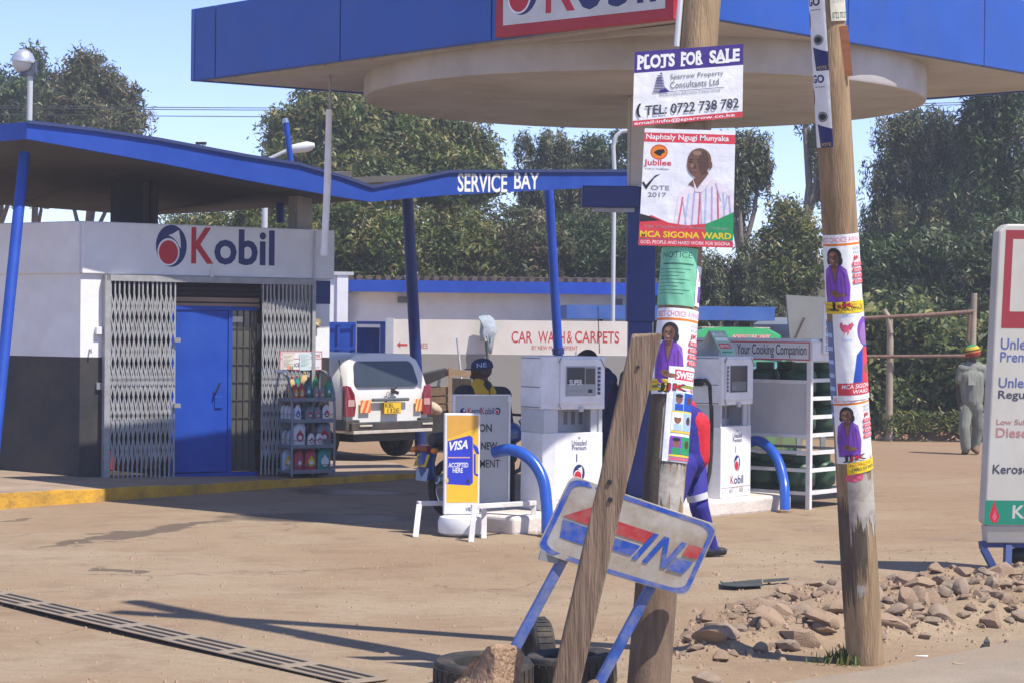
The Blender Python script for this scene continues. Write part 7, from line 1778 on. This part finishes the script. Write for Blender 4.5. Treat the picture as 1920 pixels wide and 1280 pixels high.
uK = pl(1898,970).x-pq(0,.04).x; a.text('K-GAS', uK, .025, uK+.42, .07, PBW, bold=.02)
fx0 = pl(1865,968).x-pq(0,.04).x
a.poly([(fx0-.045,.03),(fx0-.03,.055),(fx0-.01,.085),(fx0+.012,.055),(fx0+.04,.03),(fx0+.02,.012),(fx0-.02,.012)], I_RED); a.poly([(fx0-.02,.028),(fx0,.055),(fx0+.018,.028),(fx0,.016)], I_PINK)
a.build('lettering', t_)
LB = mat('board_leg_blue', (.03,.06,.20), rough=.5, var=.15, dirt=(.1,.09,.09), dirt_amt=.3)
gl2 = lambda px, py: pb_.loc(G(px, py))
for pts in ([pl(1848,1016), pl(1850,1030), gl2(1879,1080)], [pl(1896,1018), gl2(1894,1082)]):
    pts = [p+V(0,.09,0) if i < len(pts)-1 else p+V(0,.09,-.02) for i, p in enumerate(pts)]; mb = MB()
    for i in range(len(pts)-1): mb.bar(pts[i], pts[i+1], .05, .07, (0,1,0))
    mb.build('leg', LB, t_)
mb = MB(); mb.bar(pl(1848,1022)+V(0,.09,0), pl(1848,1022)+V(W_,.09,0), .06, .04); mb.bar(gl2(1879,1080)+V(0,.09,.02), gl2(1900,1080)+V(0,.09,.02), .06, .05); mb.build('cross_bar', LB, t_)
mb = MB(); mb.ell(tuple(pl(1912,1045)+V(.05,.15,0)), (.12,.06,.07)); mb.build('cable_coil', BLACK, t_, smooth=60)

# ================================================================== POLE FENCE in front of the hedge
FW = mat('fence_pole_wood', (.17,.10,.075), rough=.9, var=.3, scale=5, bump=.5, stretch=(6,6,1), dirt=(.3,.2,.13), dirt_amt=.3)
FW2 = mat('fence_post_grey', (.33,.27,.20), rough=.9, var=.25, scale=5, bump=.4)
fo = G(1668, 795); fY = 37.0; O_ = V(P(1668,700,fY).x, fY, 0); t_ = thing('pole_fence', 'rough wooden pole fence with two rails and posts in front of the hedge', 'fence', O_)
def fp(px, py, Y=fY): return P(px, py, Y)-O_
mb = MB(); mb.tube([V(fp(1668,700).x,0,-.1), fp(1669,640), fp(1668,598)], [.065,.06,.055], 10); mb.tube([fp(1670,625,fY-.1), fp(1664,592,fY-.1), fp(1657,581,fY-.1)], [.05,.05,.04], 8); mb.build('post', FW2, t_, smooth=50)
mb = MB(); mb.tube([V(fp(1823,700).x,0,-.1), fp(1824,620), fp(1827,550)], [.07,.062,.05], 10); mb.build('post', FW2, t_, smooth=50)
mb = MB(); mb.tube([fp(1815,640,fY-.15), fp(1818,590,fY-.15)], .03, 8); mb.build('brace', FW, t_)
mb = MB(); mb.tube([fp(1560,600,fY-.12), fp(1640,596,fY-.12), fp(1730,592,fY-.12), fp(1824,585,fY-.12)], [.032,.035,.038,.042], 8); mb.build('rail', FW, t_, smooth=60)
mb = MB(); mb.tube([fp(1560,668,fY-.12), fp(1680,668,fY-.12), fp(1812,667,fY-.12)], [.028,.03,.03], 8); mb.build('rail', FW, t_, smooth=60)
# low soil kerb under the hedge
SO = mat('verge_soil', (.28,.17,.10), rough=.95, var=.3, scale=3, bump=.8, bscale=10)
p0, p1 = G(1640,822), G(2050,822); mb = MB(); n_ = 40; vs = []
rr = random.Random(3)
for i in range(n_+1):
    x = p0.x+(p1.x-p0.x)*i/n_; h = .20+.05*rr.random()
    vs += [V(x,p0.y-.1,-.05), V(x,p0.y+.05,h*.6), V(x,p0.y+.5,h), V(x,p0.y+4,h*.9)]
mb.add(vs, [(4*i+k,4*i+4+k,4*i+5+k,4*i+1+k) for i in range(n_) for k in range(3)]); props(mb.build('verge', SO, smooth=60), kind='structure')

# ================================================================== OVERHEAD WIRES
WM = mat('wire_dark', (.05,.05,.055), rough=.6)
for i, (ya, yb, nm) in enumerate(((193,186,'upper'),(197,190,'middle'),(209,203,'lower'))):
    a_, b_ = P(-400, ya+3, 58), P(2400, yb-4, 58)
    mb = MB(); pts = [a_.lerp(b_, t)+V(0,0,-.25*4*t*(1-t)+.05) for t in np.linspace(0,1,14)]; c = pts[7]; mb.tube([p-c for p in pts], .012, 5); o = mb.build('overhead_wire', WM, None); o.location = c
    props(o, 'thin overhead wire across the sky, the %s of three' % nm, 'wire')

# ================================================================== TREES AND HEDGES
def lv(key, c, t=.3): return leafmat('leaf_'+key, c, t)
PAL = {'dark': [lv('d1',(0.029,0.056,0.020)), lv('d2',(0.051,0.087,0.030)), lv('d3',(0.079,0.113,0.041)), lv('d4',(0.131,0.141,0.069))],
       'mid': [lv('m1',(0.046,0.076,0.018)), lv('m2',(0.086,0.123,0.027)), lv('m3',(0.150,0.167,0.044)), lv('m4',(0.253,0.217,0.076))],
       'olive': [lv('o1',(0.044,0.060,0.023)), lv('o2',(0.082,0.101,0.040)), lv('o3',(0.126,0.132,0.063)), lv('o4',(0.189,0.139,0.076))],
       'gum': [lv('g1',(0.038,0.058,0.028)), lv('g2',(0.080,0.101,0.044)), lv('g3',(0.150,0.164,0.079)), lv('g4',(0.265,0.254,0.128))],
       'hedge': [lv('h1',(0.037,0.064,0.017)), lv('h2',(0.072,0.105,0.028)), lv('h3',(0.145,0.169,0.048)), lv('h4',(0.290,0.269,0.103))]}
BARK = mat('bark', (.13,.095,.07), rough=.95, var=.3, scale=5, bump=.7, bscale=14, stretch=(4,4,1))
BARKG = mat('gum_bark', (.22,.185,.15), rough=.9, var=.3, scale=4, bump=.4, bscale=12, stretch=(4,4,.7), dirt=(.10,.08,.06), dirt_amt=.5)
def leaf_mesh(name, cen, out, size, pal, rng, droop=0.0, aspect=.42, tone=None, flat=.75):
    """cen (N,3) leaf centres, out (N,3) the way each leaf blade faces -> one mesh of N pointed leaves"""
    N = len(cen); un = lambda a: a/(np.linalg.norm(a, axis=1)[:, None]+1e-9)
    nrm = un(un(out)*flat+un(rng.normal(size=(N,3)))*(1.15-flat*.5)); r = rng.normal(size=(N,3)); r[:,2] -= droop*1.6
    d = un(r-nrm*np.sum(r*nrm, 1)[:, None]); s = np.cross(d, nrm)
    L = size*rng.uniform(.55, 1.4, N)[:, None]; Wd = L*aspect
    v = np.stack([cen-d*L/2, cen+s*Wd/2+nrm*L*.07, cen+d*L/2, cen-s*Wd/2+nrm*L*.07], 1).reshape(-1, 3)
    me = bpy.data.meshes.new(name); me.vertices.add(4*N); me.vertices.foreach_set('co', v.ravel()); me.loops.add(4*N); me.loops.foreach_set('vertex_index', np.arange(4*N))
    me.polygons.add(N); me.polygons.foreach_set('loop_start', np.arange(N)*4)
    for m in pal: me.materials.append(m)
    t = tone if tone is not None else rng.random(N)
    k = np.clip((t*len(pal)).astype(int), 0, len(pal)-1); me.polygons.foreach_set('material_index', k.astype(np.int32)); me.update()
    return me
def crown(blobs, n, size, pal, rng, droop=0, clump=60, spread=.32, strings=False, aspect=.42, shell=.45):
    """blobs: (centre, radii). Leaves gather in puffs near the blob surfaces so that gaps and lobes show"""
    vol = np.array([b[1][0]*b[1][1]*b[1][2] for b in blobs])**.67; pr = vol/vol.sum(); nc = max(6, n//clump)
    bi = rng.choice(len(blobs), nc, p=pr); u = rng.normal(size=(nc,3)); u /= np.linalg.norm(u, axis=1)[:, None]
    rad = 1.04-shell*rng.random(nc)**1.5; st_ = rng.random(nc) < .16; rad = np.where(st_, rng.uniform(1.08,1.42,nc), rad); C = np.array([b[0] for b in blobs], float)[bi]; R = np.array([b[1] for b in blobs], float)[bi]
    cc = C+u*rad[:, None]*R
    tone = np.clip(.5+rng.normal(0,.24,nc), 0, .999)
    tn = np.clip(np.repeat(tone, clump)+rng.normal(0,.12,nc*clump), 0, .999); N = nc*clump
    if strings:
        ln = rng.uniform(.35,1.5,nc)*spread*3.2; f = rng.random(N); cen = np.repeat(cc, clump, 0)
        cen[:,2] -= f*np.repeat(ln, clump); off = rng.normal(0, spread*.30, (N,3))*(1-.6*f)[:, None]; cen += off
        out = off/spread+np.repeat(u, clump, 0)*.5
    else:
        sz = np.repeat(spread*np.where(st_, rng.uniform(.3,.65,nc), rng.uniform(.5,1.45,nc)), clump)[:, None]; o = rng.normal(size=(N,3)); o /= np.linalg.norm(o, axis=1)[:, None]
        off = o*rng.random((N,1))**.5*1.5*sz; off[:,2] *= .7; cen = np.repeat(cc, clump, 0)+off; out = o*.9+np.repeat(u, clump, 0)*.35
    out[:,2] += .25
    return leaf_mesh('crown', cen, out, size, pal, rng, droop, aspect, tn)
def tree(label, base, blobs, n, size, pal, seed, trunk_r=.16, droop=0, spread=.3, strings=False, bark=None, group=None, name='tree', lean=(0,0), aspect=.30, clump=60, limbs=True, shell=.45):
    rng = np.random.default_rng(seed); base = Vector(base); t = thing(name, label, 'tree', Matrix.Translation(base), group)
    bl = [(tuple(Vector(c)-base), r) for c, r in blobs]
    ctr = sum((Vector(c) for c, r in bl), V(0,0,0))/len(bl); zt = max(c[2] for c, r in bl)
    mb = MB(); top = V(ctr.x+lean[0], ctr.y+lean[1], zt); k = 7
    pts = [V(0,0,-.2).lerp(top, i/k)+V(rng.normal(0,.10), rng.normal(0,.10), 0)*(0 if i in (0,) else 1) for i in range(k+1)]
    mb.tube(pts, [trunk_r*(1.15-.95*i/k) for i in range(k+1)], 10)
    if limbs:
        for c, r in bl:
            c = Vector(c); f = min(.8, max(.25, (c.z-.35*r[2])/max(zt,.1)*.75)); p = pts[0].lerp(top, f); i = min(k, int(f*k)); p = pts[i]
            m_ = p.lerp(c, .5)+V(rng.normal(0,.15), rng.normal(0,.15), -.1*r[2]); mb.tube([p, m_, c], [trunk_r*.5, trunk_r*.32, trunk_r*.12], 7)
            for q in range(3):
                e = c+V(*(rng.normal(0,.45,3)*np.array(r))); mb.tube([m_.lerp(c,.5), e], [trunk_r*.2, trunk_r*.06], 6)
    mb.build('trunk', bark or BARK, t, smooth=60)
    me = crown(bl, n, size, pal, rng, droop, clump, spread, strings, aspect, shell); o = bpy.data.objects.new('crown', me); COL.objects.link(o); o.parent = t
    return t
def pxb(px, py, Y, rx, ry, rd=None):
    """crown lobe from photo pixels: centre and radii in pixels at distance Y"""
    k = Y/FPX; rx, ry = max(12, rx-14), max(12, ry-14); return (tuple(P(px, py, Y)), (rx*k, (rd if rd else (rx+ry)/2)*k, ry*k))
def gb_(px, Y): p = P(px, 640, Y); return V(p.x, Y, 0)
# left group behind the kiosk
tree('dark green tree at the left edge behind the blue roof', gb_(-10,62), [pxb(-25,190,62,62,70), pxb(20,215,61,50,70), pxb(-10,300,62,90,80), pxb(30,280,60,40,60)], 17595, 0.186, PAL['dark'], 1, spread=.35)
tree('slim dark conical tree rising behind the globe lamp', gb_(65,66), [pxb(60,108,66,26,34), pxb(64,160,66,42,50), pxb(70,230,66,50,70), pxb(66,310,66,60,70)], 15640, 0.174, PAL['dark'], 2, spread=.3)
tree('tall grey green tree right of the globe lamp with a brownish crown', gb_(170,60), [pxb(158,120,60,30,34), pxb(165,165,60,62,60), pxb(130,215,59,60,60), pxb(215,195,60,48,52), pxb(245,235,60,34,40), pxb(180,260,59,80,70), pxb(225,290,60,50,60), pxb(110,290,60,60,70)], 33235, 0.167, PAL['olive'], 3, spread=.33)
tree('small pale bush seen under the blue roof beside the dark column', gb_(400,50), [pxb(400,410,50,26,22), pxb(385,430,50,40,30), pxb(330,420,50,30,16)], 4301, 0.124, PAL['mid'], 4, .05, name='bush')
tree('low green tree behind the shop roof near the concrete pier', gb_(500,50), [pxb(500,395,50,55,40), pxb(560,400,50,45,50), pxb(470,410,50,40,30), pxb(530,440,50,80,60)], 11729, 0.136, PAL['mid'], 5, .08)
# big central trees
tree('big broad leafy tree in the middle with yellow green leaf clumps', gb_(640,56), [pxb(600,215,56,60,52), pxb(545,260,56,48,62), pxb(660,240,55,80,70), pxb(590,310,55,85,70), pxb(720,280,55,70,80), pxb(690,340,54,90,60), pxb(510,330,56,30,40), pxb(640,200,56,45,40)], 50829, 0.186, PAL['mid'], 6, spread=.34, trunk_r=.3)
tree('second broad tree right of the biggest one, its crown edge against the sky', gb_(820,57), [pxb(800,255,57,70,60), pxb(870,265,57,50,42), pxb(900,300,57,38,42), pxb(780,320,56,80,70), pxb(860,340,56,75,55), pxb(915,345,57,25,30), pxb(740,240,57,50,50)], 43009, 0.186, PAL['mid'], 7, spread=.33, trunk_r=.28)
for i, (cx, w_, cy, pal, Y, lab) in enumerate(((500,60,470,'mid',54,'dense undergrowth bush behind the shop roof'),(680,95,450,'mid',52,'dense bush left of the first leaning post'),(830,95,455,'mid',53,'dense bush between the two leaning posts'),(960,95,455,'olive',54,'dense bush left of the second leaning post'),(1100,90,470,'dark',55,'dark bush left of the cream column'),(1230,70,500,'dark',54,'dark bush behind the poster covered pole'))):
    tree(lab+' above the tiled eaves', gb_(cx,Y), [pxb(cx,cy,Y,w_,75), pxb(cx-w_*.6,cy-20,Y,w_*.5,60), pxb(cx+w_*.6,cy+10,Y,w_*.55,65), pxb(cx,cy+85,Y,w_*1.1,70)], 18572, 0.161, PAL[pal], 20+i, .1, spread=.33, name='bush', limbs=False, shell=.8)
# weeping gums
tree('weeping gum tree with hanging strands left of the cream column', gb_(1010,60), [pxb(985,260,60,30,30), pxb(1040,270,60,48,40), pxb(1000,330,60,40,45), pxb(1060,340,60,50,50), pxb(1020,400,60,60,50)], 25414, 0.161, PAL['gum'], 8, .16, droop=.9, spread=.26, strings=True, bark=BARKG, aspect=.22, clump=44)
tree('darker gum tree behind the curved street lamp', gb_(1130,62), [pxb(1120,290,62,50,40), pxb(1170,270,62,40,35), pxb(1110,360,62,55,60), pxb(1180,350,62,50,60), pxb(1140,440,62,80,60)], 23459, 0.167, PAL['dark'], 9, .18, droop=.4, spread=.3, bark=BARKG, aspect=.3)
tree('gum tree with a leaning bare trunk right of the candidate poster', gb_(1412,52), [pxb(1400,262,52,50,34), pxb(1372,300,52,44,42), pxb(1425,300,52,34,30), pxb(1385,345,52,34,30)], 12706, 0.149, PAL['gum'], 10, .17, droop=.7, spread=.25, strings=True, bark=BARKG, aspect=.24, clump=40, lean=(-.35,0))
tree('slender tall gum trunk against the sky left of the leaning pole', gb_(1490,56), [pxb(1530,250,56,24,40), pxb(1545,320,56,20,50), pxb(1505,180,56,30,30)], 5082, 0.149, PAL['gum'], 11, .20, droop=.8, spread=.2, strings=True, bark=BARKG, aspect=.22, clump=40, lean=(-.2,0))
tree('young green tree low between the two poles against the sky', gb_(1470,50), [pxb(1472,410,50,30,44), pxb(1440,460,50,36,44), pxb(1500,450,50,44,56), pxb(1470,520,50,75,60), pxb(1425,520,50,40,50)], 17595, 0.136, PAL['mid'], 12, .1, spread=.28)
tree('drooping dark shrub behind the green minibus', gb_(1370,48), [pxb(1340,500,48,40,50), pxb(1400,490,48,40,60), pxb(1330,560,48,60,40), pxb(1420,570,48,60,40)], 11729, 0.149, PAL['gum'], 13, .08, droop=.7, spread=.22, strings=True, name='bush', aspect=.24, clump=40)
tree('large weeping gum behind the leaning pole with olive strands', gb_(1690,54), [pxb(1672,235,54,44,40), pxb(1740,240,54,80,60), pxb(1700,315,54,80,60), pxb(1790,330,54,80,80), pxb(1660,410,54,56,60), pxb(1740,420,53,100,80)], 46919, 0.167, PAL['gum'], 14, .25, droop=.9, spread=.28, strings=True, bark=BARKG, aspect=.22, clump=44)
tree('dark tall gum at the right edge above the price board', gb_(1880,50), [pxb(1870,120,50,70,90), pxb(1840,230,50,60,80), pxb(1910,260,50,80,100), pxb(1860,360,50,90,90), pxb(1930,420,50,90,90), pxb(1900,30,52,80,60)], 39100, 0.167, PAL['dark'], 15, .3, droop=.8, spread=.28, strings=True, bark=BARKG, aspect=.24, clump=44)
tree('dense undergrowth behind the pole fence left of the walking man', gb_(1680,47), [pxb(1640,500,47,70,60), pxb(1740,490,47,80,70), pxb(1690,560,47,120,50)], 19550, 0.149, PAL['dark'], 16, .08, name='bush', limbs=False, shell=.8)
tree('dense undergrowth behind the price board', gb_(1860,47), [pxb(1820,500,47,70,70), pxb(1900,480,47,80,90), pxb(1860,570,47,110,50)], 19550, 0.149, PAL['dark'], 17, .08, name='bush', limbs=False, shell=.8)
# hedge behind the pole fence
rng = np.random.default_rng(40); x0, x1 = P(1560,700,38.6).x, P(2010,700,38.6).x; nL = 26000; nc = nL//10
hc_ = np.stack([rng.uniform(x0, x1, nc), 38.6+rng.uniform(-.9, .9, nc), rng.uniform(.15, 2.15, nc)], 1)
hc_[:,2] *= 1+.10*np.sin(hc_[:,0]*2.1)+.06*np.sin(hc_[:,0]*5.3+1); hc_[:,1] -= .35*np.sin(hc_[:,0]*3)*np.sin(hc_[:,2]*3)
cen = np.repeat(hc_, 10, 0)+rng.normal(0,.13,(nc*10,3)); tn = np.clip(np.repeat(.5+rng.normal(0,.2,nc), 10)+rng.normal(0,.13,nc*10), 0, .999)
me = leaf_mesh('hedge', cen-np.array([0,38.6,0]), np.tile([0,-.6,.5],(len(cen),1)), .15, PAL['hedge'], rng, .1, .5, tn)
o = bpy.data.objects.new('hedge', me); COL.objects.link(o); o.location = (0,38.6,0); props(o, 'dense leafy green hedge behind the pole fence and the walking man', 'hedge')
# low weeds on the verge
rng = np.random.default_rng(41); N = 2600; cen = np.stack([rng.uniform(P(1650,800,37.2).x, P(1990,800,37.2).x, N), rng.uniform(36.8,37.6,N), rng.uniform(.15,.5,N)**1.0], 1)
me = leaf_mesh('weeds', cen-np.array([0,37,0]), np.tile([0,0,1.],(N,1)), .13, PAL['hedge'], rng, 0, .3); o = bpy.data.objects.new('weeds', me); COL.objects.link(o); o.location = (0,37,0); props(o, 'weeds growing along the foot of the hedge', 'weeds', kind='stuff')

# ================================================================== thin haze volume added to lift the dark tones
hz = bpy.data.materials.new('added_haze'); hz.use_nodes = True; nt = hz.node_tree
for n_ in list(nt.nodes):
    if n_.type == 'BSDF_PRINCIPLED': nt.nodes.remove(n_)
pv = nt.nodes.new('ShaderNodeVolumePrincipled'); pv.inputs['Color'].default_value = (.90,.93,1,1); pv.inputs['Density'].default_value = HAZE; pv.inputs['Anisotropy'].default_value = .2
nt.links.new(pv.outputs[0], nt.nodes['Material Output'].inputs['Volume'])
mb = MB(); mb.box((-375,-75,-2.2),(375,640,13.5)); o = mb.build('haze', hz, None); props(o, 'thin added haze over the whole scene, paling the dark tones', 'haze', kind='stuff')
